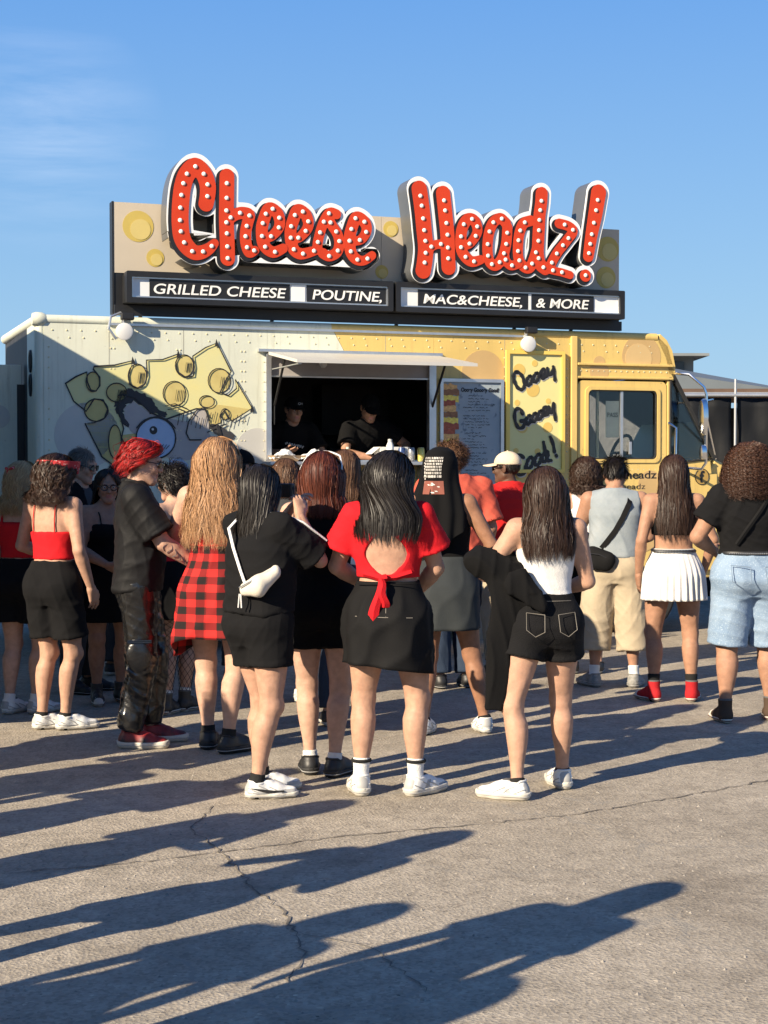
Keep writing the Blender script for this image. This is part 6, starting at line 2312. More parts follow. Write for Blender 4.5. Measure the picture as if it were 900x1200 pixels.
# hair envelopes: rows (z, rx, ry, y-offset, half-angle in degrees) from crown to tip, head centre at 0
def straight_hair(length, wide=1.0, back=0.0, flare=0.0, vol=1.0):
    tip = -length
    rows = [(0.124, 0.004, 0.004, -0.012, 180), (0.120, 0.035, 0.042, -0.012, 180), (0.100, 0.066, 0.078, -0.014, 165), (0.06, 0.088 * vol, 0.104 * vol, -0.017, 142),
            (0.01, 0.096 * vol * wide, 0.112 * vol, -0.020, 122), (-0.05, 0.099 * vol * wide, 0.108 * vol, -0.026, 108), (-0.11, 0.102 * wide, 0.095, -0.036, 100)]
    for k in range(1, 7):
        t = k / 6
        z = -0.11 + (tip + 0.11) * t
        rows.append((z, (0.105 + 0.02 * math.sin(t * 2.6) + flare * t) * wide * (1 - 0.12 * t * t), 0.085 - 0.035 * min(1, t * 1.5), -0.042 - 0.045 * min(1, t * 1.6) - back * t, 96))
    return rows


H_black = hairmat('hair_black', (0.008, 0.0065, 0.006), (0.019, 0.015, 0.013), 0.34)
H_dkbrown = hairmat('hair_dark_brown', (0.020, 0.010, 0.0065), (0.046, 0.024, 0.015), 0.36)
H_brown = hairmat('hair_brown', (0.055, 0.026, 0.014), (0.14, 0.072, 0.038), 0.42)
H_auburn = hairmat('hair_auburn', (0.040, 0.010, 0.006), (0.12, 0.030, 0.014), 0.38)
H_blonde = hairmat('hair_strawberry_blonde', (0.25, 0.125, 0.058), (0.48, 0.28, 0.145), 0.42)
H_blonde2 = hairmat('hair_dirty_blonde', (0.22, 0.13, 0.06), (0.50, 0.34, 0.17), 0.45)
H_red = hairmat('hair_dyed_red', (0.50, 0.010, 0.010), (0.06, 0.012, 0.010), 0.42)
H_grey = hairmat('hair_grey_brown', (0.055, 0.05, 0.045), (0.16, 0.14, 0.12), 0.5)


def plaid(name):
    m = bpy.data.materials.new(name)
    m.use_nodes = True
    nt = m.node_tree
    N, Lk = nt.nodes, nt.links
    b = N['Principled BSDF']
    b.inputs['Roughness'].default_value = 0.85
    b.inputs['Specular IOR Level'].default_value = 0.2
    uv = N.new('ShaderNodeUVMap')
    sp = N.new('ShaderNodeSeparateXYZ')
    Lk.new(uv.outputs['UV'], sp.inputs['Vector'])
    st = []
    for k in ('X', 'Y'):
        fr = N.new('ShaderNodeMath')
        fr.operation = 'FRACT'
        Lk.new(sp.outputs[k], fr.inputs[0])
        gt = N.new('ShaderNodeMath')
        gt.operation = 'GREATER_THAN'
        gt.inputs[1].default_value = 0.5
        Lk.new(fr.outputs[0], gt.inputs[0])
        st.append(gt)
    ad = N.new('ShaderNodeMath')
    ad.operation = 'ADD'
    Lk.new(st[0].outputs[0], ad.inputs[0])
    Lk.new(st[1].outputs[0], ad.inputs[1])
    hf = N.new('ShaderNodeMath')
    hf.operation = 'MULTIPLY'
    hf.inputs[1].default_value = 0.5
    Lk.new(ad.outputs[0], hf.inputs[0])
    r = N.new('ShaderNodeValToRGB')
    r.color_ramp.interpolation = 'CONSTANT'
    e = r.color_ramp.elements
    e[0].position, e[0].color = 0.0, (0.52, 0.022, 0.020, 1)
    e[1].position, e[1].color = 0.3, (0.17, 0.012, 0.012, 1)
    x = e.new(0.8)
    x.color = (0.014, 0.010, 0.010, 1)
    Lk.new(hf.outputs[0], r.inputs['Fac'])
    Lk.new(r.outputs['Color'], b.inputs['Base Color'])
    return m


F_red = fabric('red_jersey', (0.52, 0.012, 0.018))
F_red2 = fabric('red_polo_pique', (0.55, 0.020, 0.020), bump=0.4)
F_coral = fabric('coral_cotton', (0.52, 0.095, 0.060))
F_white = fabric('white_rib_cotton', (0.68, 0.67, 0.65), bump=0.3)
F_greyt = fabric('blue_grey_heather', (0.20, 0.235, 0.26), bump=0.4, col2=(0.28, 0.31, 0.33))
F_beige = fabric('beige_canvas', (0.42, 0.35, 0.25), bump=0.35)
F_denim = fabric('light_washed_denim', (0.25, 0.33, 0.43), bump=0.5, col2=(0.16, 0.235, 0.34), speck=((0.32, 0.40, 0.48), 150, 0.56))
F_bdenim = fabric('black_denim', (0.0085, 0.0085, 0.0095), bump=0.5)
F_stitch = mat('pale_stitching', (0.22, 0.20, 0.17), 0.8)
F_nylon = mat('black_nylon', (0.0075, 0.0075, 0.008), 0.78, 0.1, 8, 0.12, 160, spec=0.14)
F_leather = mat('black_faux_leather', (0.007, 0.007, 0.0075), 0.24, 0.1, 8, 0.35, 22, spec=0.7)
F_satin = mat('black_satin_weave', (0.006, 0.006, 0.007), 0.68, 0.2, 18, 0.15, 160, spec=0.22)
F_dgrey = fabric('dark_grey_cotton', (0.05, 0.052, 0.056))
F_skirtgrey = fabric('slate_grey_twill', (0.032, 0.037, 0.04))
F_navyjean = fabric('dark_blue_denim', (0.03, 0.045, 0.075), bump=0.5)
F_band = mat('red_bandana', (0.42, 0.018, 0.022), 0.8, 0.1, 8, speck=((0.6, 0.55, 0.5), 55, 0.60))
F_cream = fabric('cream_bag_canvas', (0.62, 0.57, 0.48))
M_redshoe = fabric('red_canvas_shoe', (0.42, 0.02, 0.025), bump=0.4)
M_greyshoe = mat('grey_trainer', (0.30, 0.29, 0.27), 0.6, 0.3, 30, 0.3, 50, col2=(0.12, 0.12, 0.11))


def strokes_on(p, name, m, lines, r=0.002):
    b = MB()
    for l in lines:
        b.tube([tuple(A3(q) * p.sc) for q in l], r, 5)
    return b.build(name, m, p.root)


def skirt_rows(p, z0, z1, grow_top=0.012, flare=0.0, grow=0.018):
    T = np.array(p.tab)
    rows = []
    for z in np.linspace(z0, z1, 9):
        zz = z + p.dz
        zc = max(zz, 0.885 + p.dz)
        rx, ry, cx, cy = (np.interp(zc, T[:, 0], T[:, k]) for k in (1, 2, 3, 4))
        t = (z0 - z) / (z0 - z1)
        g = grow_top + (grow - grow_top) * min(1, t * 2) + flare * t
        rows.append((zz, rx + g, ry + g + 0.018 * min(1, t * 2.5), cx, cy - 0.006))
    return rows


# ---------------- woman in the red tie-back top
p14 = Person('woman in red tie-back crop top and short black skirt, straight black hair', (0.02, 7.62), -4, 1.665, 'f', 'light', w=1.10, leg=1.15, arm=1.10, hips=1.03,
             feet=((-0.135, 0.0, 12), (0.135, 0.0, -38)), head=(-52, -4, 0), twist=-0.06, res=0.0082,
             arms=(dict(w=(-0.13, 0.26, 1.02), pole=(-1.2, -0.7, -0.5), N=(1, 0, 0.2)), dict(w=(0.12, 0.24, 0.98), pole=(1.2, -0.7, -0.5), N=(-1, 0, 0.2))))
p14.top(F_red, hem=1.085, neck=1.46, off=0.010, sleeve=0.62, srad=(0.066, 0.098), neck_r=0.085, neck_c=(0, 0.03, 1.49), back_scoop=((0, -0.15, 1.195), (0.125, 0.17, 0.120)), fold=0.004, seed=3)
bk = [p14.surf(x, z, True, 0.016) for x, z in ((-0.11, 1.105), (-0.04, 1.088), (-0.01, 1.085), (0.05, 1.09), (0.12, 1.11))]
strokes_on(p14, 'tie_band', F_red, [bk], 0.016)
kn = p14.surf(-0.02, 1.085, True, 0.03)
tails = MB()
for dx, L, w_ in ((-0.055, 0.30, 0.026), (0.012, 0.14, 0.022)):
    V, F = [], []
    for k in range(12):
        t = k / 11
        c = kn + A3((dx * t + 0.006 * math.sin(t * 9), -0.035 - 0.022 * math.sin(t * 3), -L * t))
        ww = w_ * (0.5 + 0.7 * math.sin(min(t * 1.5, 1.2)))
        for q in ((-ww, 0), (0, -0.012), (ww, 0), (0, 0.006)):
            V.append(tuple((c + A3((q[0], q[1], 0))) * p14.sc))
        if k:
            for j in range(4):
                F.append(((k - 1) * 4 + j, (k - 1) * 4 + (j + 1) % 4, k * 4 + (j + 1) % 4, k * 4 + j))
    tails.raw(V, F + [(0, 1, 2, 3), (44, 45, 46, 47)], True)
tails.build('tie_tails', F_red, p14.root)
strokes_on(p14, 'tie_knot', F_red, [[kn + A3((-0.022, -0.012, 0.006)), kn + A3((0, -0.02, 0)), kn + A3((0.022, -0.012, 0.004))]], 0.02)
p14.ring_cloth('skirt', skirt_rows(p14, 1.065, 0.635, 0.012, -0.012, 0.020), F_nylon, pleat=7, amp=0.005, seed=4, noise=0.011, hemshape=lambda th: -0.03 * np.sin(th - 0.5))
for z, rr_ in ((1.055, 0.0026), (0.90, 0.0018)):
    strokes_on(p14, 'seam', F_stitch if z < 1 else F_nylon, [[p14.surf(x, z - 0.02 * (x + .1) * (z < 1), True, 0.036) for x in np.linspace(-0.15, 0.13, 14)]], rr_)
strokes_on(p14, 'seam', F_stitch, [[p14.surf(0.0, z, True, 0.034) for z in np.linspace(1.04, 0.90, 6)]], 0.0018)
p14.hair(straight_hair(0.345, 1.42, 0.02, vol=1.10), H_black, n=1500, clumps=90, seed=14, width=0.0045, tip_var=0.10)
p14.shoes('chunky', M_wshoe, M_sole, M_sockw, 0.066)
for i in (0, 1):
    b = MB()
    an = p14.ank[i]
    kd = unit(p14.knee[i] - an)
    c = an + kd * 0.090
    b.tube([tuple((c + A3((0.043 * math.cos(a), 0.043 * math.sin(a) - 0.003, 0))) * p14.sc) for a in np.linspace(0, 6.283, 19)[:-1]], 0.009, 6, closed=True)
    b.build('sock_band', M_sockk, p14.root)
p14.eyes(H_black)

# ---------------- woman in white ribbed top with a jacket over her arm
p18 = Person('woman in white ribbed tank top and black denim shorts, jacket over one arm', (0.765, 7.62), 6, 1.60, 'f', 'light', w=0.96, leg=1.08, arm=1.05,
             feet=((-0.145, -0.10, 62), (0.145, 0.16, 6)), head=(4, -6, 0), hip=(0.02, -0.02), res=0.0082,
             arms=(dict(w=(-0.20, 0.27, 1.14), pole=(-0.8, -1, -0.4), N=(0.4, 0, 1), curl=0.5), dict(w=(0.14, 0.25, 1.05), pole=(0.6, -0.9, -0.6), N=(-1, 0, 0.3))))
p18.top(F_white, hem=1.045, neck=1.40, off=0.007, arm_clip=(1.24, 0.105), neck_r=0.10, neck_c=(0, -0.03, 1.47), fold=0.003, seed=5)
for x in (-0.085, 0.085):
    strokes_on(p18, 'bra_strap', M_blackcl, [[p18.surf(x * 1.25, 1.25, True, 0.012), p18.surf(x * 1.2, 1.33, True, 0.010), p18.surf(x * 1.05, 1.39, True, 0.014), p18.tp(x, 0.0, 1.44)]], 0.0075)
p18.shorts(F_bdenim, 1.055, 0.42, 0.009, (0.104, 0.112), 0.003, seed=6)
for sd_ in (-1, 1):
    pk = [p18.surf(sd_ * x, z, True, 0.055 if z < 0.9 else 0.045) for x, z in ((0.035, 0.955), (0.125, 0.965), (0.13, 0.88), (0.085, 0.845), (0.04, 0.87), (0.035, 0.955))]
    strokes_on(p18, 'pocket_stitching', F_stitch, [pk], 0.0016)
strokes_on(p18, 'waistband_stitching', F_stitch, [[p18.surf(x, 1.02, True, 0.013) for x in np.linspace(-0.13, 0.13, 14)]], 0.0016)
p18.hair(straight_hair(0.375, 1.12, 0.02, vol=1.04), H_dkbrown, n=1500, clumps=100, seed=18, width=0.0045, wave=0.006, wl=0.16, tip_var=0.07)
p18.shoes('chunky', M_wshoe, M_sole, M_sockk, -0.008)
jk = link('draped_jacket', None, label='black zip jacket draped over the forearm of the woman in white tank top', cat='jacket', loc=p18.root.location, rot=p18.root.rotation_euler)
jf = Field((-0.5, -0.3, 0.3), (0.2, 0.5, 1.4), 0.009)
jf.add(ellipsoid((-0.275, 0.05, 1.195), (0.125, 0.10, 0.078), roty(0.25)), 0, 0.03)
jf.add(ellipsoid((-0.19, 0.10, 1.20), (0.10, 0.11, 0.07)), 0, 0.04)
jf.add(loft([(0.45, .045, .026, -.250, -.03), (0.60, .060, .030, -.240, -.03), (0.80, .078, .034, -.215, -.03), (0.98, .105, .042, -.165, -.03), (1.10, .125, .060, -.150, -.01), (1.20, .10, .07, -.170, .03)]), 0, 0.05)
jf.add(seg((-0.14, -0.10, 1.10), (-0.03, -0.135, 0.99), [(0, .07), (1, .035)], side=(0, 1, 0), ell=0.4), 0, 0.05)
jv, jq = jf.nets()
jn = vnormals(jv, jq)
jd = 0.009 * (1 - np.abs(np.sin(jv[:, 0] * 42 + 1.6 * np.sin(jv[:, 2] * 7)))) ** 2 + 0.010 * (1 - np.abs(np.sin(jv[:, 2] * 17 + jv[:, 0] * 22 + 1.5 * np.sin(jv[:, 1] * 20)))) ** 2 * (jv[:, 2] > 1.05)
link('jacket_cloth', to_mesh('jacket_cloth', (jv + jn * jd[:, None]) * p18.sc, jq), M_blackcl, jk)
zb = MB().tube([tuple(A3(q) * p18.sc) for q in ((-0.235, -0.055, 1.05), (-0.24, -0.045, 0.8), (-0.25, -0.035, 0.52))], 0.004, 6)
zb.build('zip', M_kshoe, jk)

# ---------------- woman photographing, three-striped tee
p10 = Person('woman in oversized black tee with white shoulder stripes raising a camera to her face', (-0.615, 7.60), -42, 1.60, 'f', 'light', w=1.0, leg=1.14, arm=1.0,
             feet=((-0.07, 0.10, -32), (0.05, -0.05, -34)), head=(16, -6, -8), lean=(0.0, 0.02), res=0.0082,
             arms=(dict(w=(-0.06, 0.26, 1.46), pole=(-0.8, 0.2, -1), N=(0.6, 0.2, 0.4), curl=0.9), dict(w=(0.150, 0.13, 1.44), pole=(0.32, 0.10, -1.0), N=(-0.9, 0.2, 0.1), curl=0.9, D=(-0.35, 0.35, 1))))
p10.top(M_blackcl2, hem=0.955, neck=1.445, off=0.012, sleeve=0.85, srad=(0.074, 0.086), neck_r=0.075, neck_c=(0, 0.02, 1.48), boxy=0.20, fold=0.009, seed=8, name='tee', freq=0.7)
for i, sd_ in enumerate((-1, 1)):
    for k, o in enumerate((-0.030, 0.0, 0.030)):
        a, e = p10.sh[i], p10.elb[i]
        ax_ = unit(e - a)
        upv = A3((0, 0, 1)) - ax_ * ax_[2]
        upv = unit(upv)
        sv_ = np.cross(ax_, upv)
        pts = [p10.neck0 + A3((sd_ * 0.055, o, 0.060)), p10.neck0 + (p10.sh[i] - p10.neck0) * 0.72 + A3((0, o, 0.064))]
        for t in (0.25, 0.45, 0.65, 0.84):
            r_ = 0.090 + 0.012 * t
            an = o / r_
            pts.append(a + (e - a) * t + (upv * math.cos(an) + sv_ * math.sin(an)) * r_)
        strokes_on(p10, 'stripe', F_white, [pts], 0.0062)
p10.shorts(M_blackcl2, 1.03, 0.52, 0.010, (0.104, 0.110), 0.005, seed=9)
p10.hair(straight_hair(0.30, 1.0, 0.0, vol=1.05), H_black, n=1300, clumps=80, seed=10, width=0.0045, wave=0.004, wl=.2)
p10.shoes('low', M_wshoe, M_sole, M_sockk, 0.012)
R_, o_ = p10.lastfoot
sw = MB()
pl = [(0.0445, 0.115, 0.038), (0.046, 0.06, 0.034), (0.0455, 0.015, 0.038), (0.044, -0.06, 0.062)]
top_ = [(0.0452, 0.11, 0.045), (0.0465, 0.06, 0.047), (0.046, 0.02, 0.052), (0.044, -0.06, 0.0635)]
V = [tuple((R_ @ A3((x + 0.004, y, z)) + o_) * p10.sc) for x, y, z in pl] + [tuple((R_ @ A3((x + 0.004, y, z)) + o_) * p10.sc) for x, y, z in top_]
V += [tuple((R_ @ A3((x - 0.003, y, z)) + o_) * p10.sc) for x, y, z in pl] + [tuple((R_ @ A3((x - 0.003, y, z)) + o_) * p10.sc) for x, y, z in top_]
sw.raw(V, [(k, k + 1, k + 5, k + 4) for k in range(3)] + [(k + 8, k + 12, k + 13, k + 9) for k in range(3)] + [(k, k + 8, k + 9, k + 1) for k in range(3)] + [(k + 4, k + 5, k + 13, k + 12) for k in range(3)])
sw.build('side_mark', M_kshoe, p10.root)
camr = link('compact_camera', None, label='small black compact camera held at the eye of the woman in striped tee', cat='camera')
hc = p10.over(p10.headC + p10.headR @ A3((0.03, 0.165, 0.0)))
camr.location = hc
camr.rotation_euler = (0, 0, p10.root.rotation_euler.z + p10.headyaw)
MB().box(-0.06, 0.06, -0.02, 0.02, -0.035, 0.035).build('camera_body', M_black, camr, bevel=0.006)
MB().lathe([(0.025, 0.02), (0.025, 0.045), (0.02, 0.048)], (0.01, 0, 0), 'y', 16).build('lens', M_rubber, camr)
MB().tube([(0.06, 0, 0.02), (0.085, -0.03, -0.05), (0.09, -0.05, -0.14), (0.08, -0.05, -0.2)], 0.003, 6).build('wrist_cord', M_black, camr)


def boxy_pt(p, x, z, boxy, off):
    zz = z + p.dz
    T = np.array(p.tab)
    rx, ry, cx, cy = (np.interp(zz, T[:, 0], T[:, k]) for k in (1, 2, 3, 4))
    rx, ry = max(rx, boxy * .92) + off, max(ry, boxy * .66) + off
    u = min(abs(x) / rx, 0.995)
    return A3((cx + x, cy - ry * (1 - u ** 2.3) ** (1 / 2.3), zz))


bag = link('belt_bag', None, label='cream crescent crossbody bag worn across the back of the striped tee', cat='bag', loc=p10.root.location, rot=p10.root.rotation_euler)
spts = [p10.tp(-0.075, 0.03, 1.475)] + [p10.tp(-0.078, -0.045, 1.468)] + [boxy_pt(p10, x, z, .20, 0.032) for x, z in ((-0.06, 1.38), (-0.03, 1.28), (0.02, 1.17), (0.06, 1.09))]
sm_ = MB()
V, F = [], []
for k, q in enumerate(spts):
    for dx, dy in ((-0.010, 0), (0.010, 0), (0.010, 0.004), (-0.010, 0.004)):
        V.append(tuple((q + A3((dx, dy, 0))) * p10.sc))
    if k:
        for j in range(4):
            F.append(((k - 1) * 4 + j, (k - 1) * 4 + (j + 1) % 4, k * 4 + (j + 1) % 4, k * 4 + j))
sm_.raw(V, F + [(0, 1, 2, 3), (20, 23, 22, 21)], True).build('strap', F_white, bag)
bf = Field((-0.05, -0.35, 0.9), (0.45, 0.15, 1.3), 0.008)
b0, b1 = boxy_pt(p10, 0.07, 1.075, .20, 0.05), boxy_pt(p10, 0.205, 1.165, .20, 0.045)
bm = (b0 + b1) / 2 + A3((0.02, -0.03, -0.022))
bf.add(seg(b0, bm, [(0, .034), (1, .056)], side=(0.5, 0.8, 0), ell=0.7), 0, 0.02)
bf.add(seg(bm, b1, [(0, .056), (1, .036)], side=(0.5, 0.8, 0), ell=0.7), 0, 0.02)
bv_, bq_ = bf.nets()
link('pouch', to_mesh('pouch', bv_ * p10.sc, bq_), F_cream, bag)
MB().tube([tuple((b0 + A3((0.0, -0.036, 0.012))) * p10.sc), tuple((bm + A3((-0.01, -0.048, 0.022))) * p10.sc), tuple((b1 + A3((0, -0.036, 0.01))) * p10.sc)], 0.0035, 6).build('zip', M_alu, bag)
for dx in (-0.012, 0.012):
    MB().tube([tuple((b0 + A3((dx * .4, -0.03, -0.02))) * p10.sc), tuple((b0 + A3((dx, -0.032, -0.09))) * p10.sc)], 0.0035, 6).build('strap_end', F_white, bag)

# ---------------- auburn-haired woman in black
p11 = Person('auburn-haired woman in black tank top and black shorts with white sunglasses on her head', (-0.32, 8.12), -4, 1.665, 'f', 'fair', w=1.05, leg=1.08,
             feet=((-0.065, 0.02, 10), (0.07, -0.05, -22)), head=(-4, 0, 0), res=0.009,
             arms=(dict(w=(-0.16, 0.24, 1.02), pole=(-1, -0.8, -0.4)), dict(w=(0.15, 0.24, 1.0), pole=(1, -0.8, -0.4))))
p11.top(M_blackcl, hem=1.0, neck=1.42, off=0.009, arm_clip=(1.26, 0.125), neck_r=0.085, neck_c=(0, 0.01, 1.48), fold=0.004, seed=12)
p11.shorts(M_blackcl, 1.06, 0.50, 0.012, (0.106, 0.116), 0.004, seed=13)
p11.hair(straight_hair(0.235, 1.12, 0.0, vol=1.10), H_auburn, n=1400, clumps=90, seed=11, width=0.0045, tip_var=0.05)
p11.shoes('chunky', M_kshoe, M_soled, M_sockw, 0.010, laces=M_kshoe)
sg = MB()
sg.tube([tuple(p11.hp(x, 0.035, 0.121 - 3.2 * x * x)) for x in np.linspace(-0.088, 0.088, 15)], 0.005, 8)
for sd_ in (-1, 1):
    sg.tube([tuple(p11.hp(sd_ * 0.088, 0.035, 0.096)), tuple(p11.hp(sd_ * 0.106, -0.02, 0.05)), tuple(p11.hp(sd_ * 0.110, -0.05, 0.025))], 0.004, 8)
sg.build('sunglasses', M_wshoe, p11.root)

# ---------------- strawberry-blonde woman in plaid
p8 = Person('woman with long wavy strawberry-blonde hair in red and black plaid dress', (-0.95, 8.8), -12, 1.75, 'f', 'fair', w=1.04, leg=1.12, arm=1.08,
            feet=((-0.055, 0.06, 10), (0.095, -0.05, -30)), head=(-6, 2, 0), res=0.0088,
            arms=(dict(w=(-0.10, 0.24, 1.10), pole=(-1.3, -0.5, -0.4)), dict(w=(0.13, 0.26, 1.05), pole=(1, -0.8, -0.4))))
M_plaid = plaid('red_black_buffalo_plaid')
p8.top(F_red, hem=1.10, neck=1.40, off=0.009, arm_clip=(1.22, 0.10), neck_r=0.11, neck_c=(0, -0.04, 1.47), fold=0.004, seed=15)
p8.ring_cloth('plaid_skirt', skirt_rows(p8, 1.14, 0.63, 0.016, 0.03), M_plaid, n=144, pleat=6, amp=0.008, seed=16, noise=0.010, uvscale=(12, 12.5), hemshape=lambda th: -0.12 * np.clip(np.cos(th + 1.75), 0, 1) ** 3)
p8.hair(straight_hair(0.50, 1.22, 0.03, 0.02, 1.08), H_blonde, n=1700, clumps=90, seed=8, width=0.0046, wave=0.008, wl=0.15, seg_n=22, tip_var=0.10, frizz=0.008)
p8.shoes('chunky', M_kshoe, M_soled, M_sockk, 0.015, laces=M_kshoe)

# ---------------- red-haired man in black
p6 = Person('man with dyed red hair in black satin shirt and shiny black cargo trousers', (-1.40, 9.0), -84, 1.74, 'm', 'fair', w=0.92, leg=0.98, arm=1.05,
            feet=((-0.10, 0.05, -4), (0.10, -0.05, -6)), head=(-4, -12, 0), res=0.0088, twist=0.05,
            arms=(dict(w=(-0.10, 0.33, 1.03), pole=(-0.8, -1, -0.5)), dict(w=(0.13, 0.34, 1.00), pole=(0.9, -1, -0.6), N=(-1, 0.1, 0.2))))
p6.top(F_satin, hem=0.87, neck=1.46, off=0.018, sleeve=0.82, srad=(0.080, 0.092), neck_r=0.080, neck_c=(0, 0.06, 1.46), boxy=0.182, fold=0.007, seed=17, name='shirt', freq=0.8,
        clips=[lambda X, Y, Z, q=p6: -np.maximum(np.maximum(np.abs(X - q.neck0[0]) - (0.062 - (1.46 - Z) * 0.2), q.neck0[1] + 0.03 - Y), 1.2 - Z)])
cf = []
for sd_ in (-1, 1):
    cf.append([p6.neck0 + A3((sd_ * x, y, z)) for x, y, z in ((0.0, -0.068, 0.055), (0.05, -0.045, 0.058), (0.07, 0.0, 0.048), (0.055, 0.06, 0.0), (0.05, 0.085, -0.06))])
strokes_on(p6, 'collar', F_satin, cf, 0.017)
p6.shorts(F_leather, 0.96, 1.93, 0.006, (0.104, 0.080), 0.009, name='trousers', seed=18, freq=0.9, calf=0.066)
pk = Field((-0.1, -0.3, 0.4), (0.4, 0.3, 0.8), 0.008)
kn_, hj_ = p6.knee[1], p6.hipj[1]
pc = hj_ + (kn_ - hj_) * 0.82
pk.add(ellipsoid(pc + A3((0.082, -0.01, -0.03)), (0.022, 0.07, 0.10)), 0, 0)
v_, q_ = pk.nets()
p6.mk('cargo_pocket', v_, q_, F_leather)
strokes_on(p6, 'pocket_flap', F_leather, [[pc + A3((0.101, y, 0.055)) for y in (-0.07, 0, 0.06)], [pc + A3((0.099, y, 0.045)) for y in (-0.07, 0, 0.06)]], 0.006)
SWEPT = [(0.126, 0.004, 0.004, -0.004, 180), (0.122, 0.036, 0.045, -0.006, 180), (0.104, 0.068, 0.082, -0.010, 168), (0.07, 0.088, 0.106, -0.015, 142), (0.03, 0.095, 0.114, -0.020, 118),
         (-0.015, 0.096, 0.116, -0.026, 100), (-0.055, 0.092, 0.112, -0.032, 86), (-0.095, 0.082, 0.104, -0.036, 72)]
p6.hair(SWEPT, H_red, n=1500, clumps=30, seed=6, width=0.005, wave=0.015, wl=0.085, seg_n=18, tip_var=0.22, frizz=0.012)
p6.eyes(H_dkbrown)
p6.glasses(True)
p6.shoes('chunky', mat('red_black_trainer', (0.36, 0.02, 0.02), 0.5, 0.1, 10, col2=(0.015, 0.015, 0.015)), M_sole, None, laces=M_kshoe)
tat = mat('tattoo_ink', (0.06, 0.06, 0.075), 0.5)
a_, e_ = p6.elb[1], p6.wri[1]
tl = []
for k in range(7):
    t = 0.08 + 0.11 * k
    c = a_ + (e_ - a_) * t
    r_ = float(np.interp(t, [0, .25, .7, 1], [.037, .041, .031, .0245])) * 1.1 * 1.12 + 0.0012
    tl.append([c + A3((r_ * math.cos(b_), 0, r_ * math.sin(b_))) + unit(e_ - a_) * 0.018 * math.sin(b_ * 3 + k) for b_ in np.linspace(-0.9, 0.9, 9)])
strokes_on(p6, 'forearm_tattoo', tat, tl, 0.0022)

# ---------------- woman in the red camisole, bandana round her head
p2 = Person('woman in red camisole and baggy black shorts with a red bandana in dark tousled hair', (-2.02, 9.5), -24, 1.665, 'f', 'light', w=0.93, leg=1.0, hips=0.95,
            feet=((-0.06, 0.0, -36), (0.085, 0.04, -40)), head=(-26, -12, 0), lean=(0, 0.02), res=0.0092,
            arms=(dict(w=(-0.14, 0.25, 1.05), pole=(-1, -0.8, -0.4)), dict(w=(0.24, 0.06, 0.885), N=(-1, 0.2, 0), curl=0.5)))
p2.top(F_red, hem=1.055, neck=1.225, off=0.009, fold=0.003, seed=20, arm_clip=(1.18, 0.16))
for x in (-0.085, 0.075):
    strokes_on(p2, 'strap', F_red, [[p2.surf(x, 1.21, True, 0.010), p2.surf(x, 1.30, True, 0.010), p2.surf(x * .98, 1.38, True, 0.012), p2.tp(x * .95, -0.01, 1.438), p2.tp(x * .95, 0.06, 1.40), p2.surf(x, 1.24, False, 0.03)]], 0.0036)
p2.shorts(M_blackcl2, 1.045, 0.76, 0.010, (0.100, 0.102), 0.006, seed=21, freq=0.7)
p2.hair(straight_hair(0.20, 1.12, 0.05, 0.02, 1.20), H_dkbrown, n=1500, clumps=60, seed=2, width=0.0045, wave=0.016, wl=0.075, seg_n=22, frizz=0.016, tip_var=0.25)
bd = MB()
V, F = [], []
for k, a in enumerate(np.linspace(0, 2 * math.pi, 33)[:-1]):
    for r_, dz_ in ((1.0, -0.020), (1.02, 0.0), (1.0, 0.026), (0.94, 0.026), (0.94, -0.020)):
        V.append(tuple(p2.hp(0.120 * r_ * math.sin(a), -0.016 + 0.134 * r_ * math.cos(a), 0.035 + dz_ * 1.7 + 0.022 * math.cos(a))))
for k in range(32):
    for j in range(5):
        F.append((k * 5 + j, k * 5 + (j + 1) % 5, ((k + 1) % 32) * 5 + (j + 1) % 5, ((k + 1) % 32) * 5 + j))
bd.raw(V, F, True).build('bandana', F_band, p2.root)
p2.shoes('low', M_wshoe, M_sole, M_sockk, -0.010)

# ---------------- blonde woman at her side
p1 = Person('blonde woman in red halter top and black shorts, red ribbon in her hair', (-2.33, 10.1), -16, 1.62, 'f', 'fair', w=1.02, leg=1.08,
            feet=((-0.09, 0.0, -10), (0.08, 0.05, -25)), head=(-25, -8, 0), res=0.010,
            arms=(dict(w=(-0.15, 0.22, 1.0)), dict(w=(0.14, 0.24, 1.02), pole=(1, -0.8, -0.4))))
p1.top(F_red, hem=1.06, neck=1.30, off=0.009, fold=0.003, seed=22, arm_clip=(1.2, 0.13))
for x in (-0.09, 0.09):
    strokes_on(p1, 'strap', F_red, [[p1.surf(x, 1.27, True, 0.010), p1.surf(x * 1.0, 1.37, True, 0.012), p1.tp(x, -0.01, 1.438)]], 0.008)
p1.shorts(M_blackcl2, 1.05, 0.62, 0.012, (0.112, 0.124), 0.006, seed=23)
p1.hair(straight_hair(0.25, 1.0, 0.02, 0, 1.08), H_blonde2, n=1200, clumps=60, seed=3, wave=0.014, wl=0.08, seg_n=20, frizz=0.012)
strokes_on(p1, 'ribbon', F_band, [[(p1.headC + p1.headR @ A3((x, -0.13, z))) for x, z in ((-0.04, 0.06), (0, 0.05), (0.045, 0.065))], [(p1.headC + p1.headR @ A3((x, -0.135, z))) for x, z in ((0, 0.05), (-0.02, -0.02), (-0.03, -0.07))]], 0.010)
p1.shoes('low', M_wshoe, M_sole, M_sockw, 0.02)

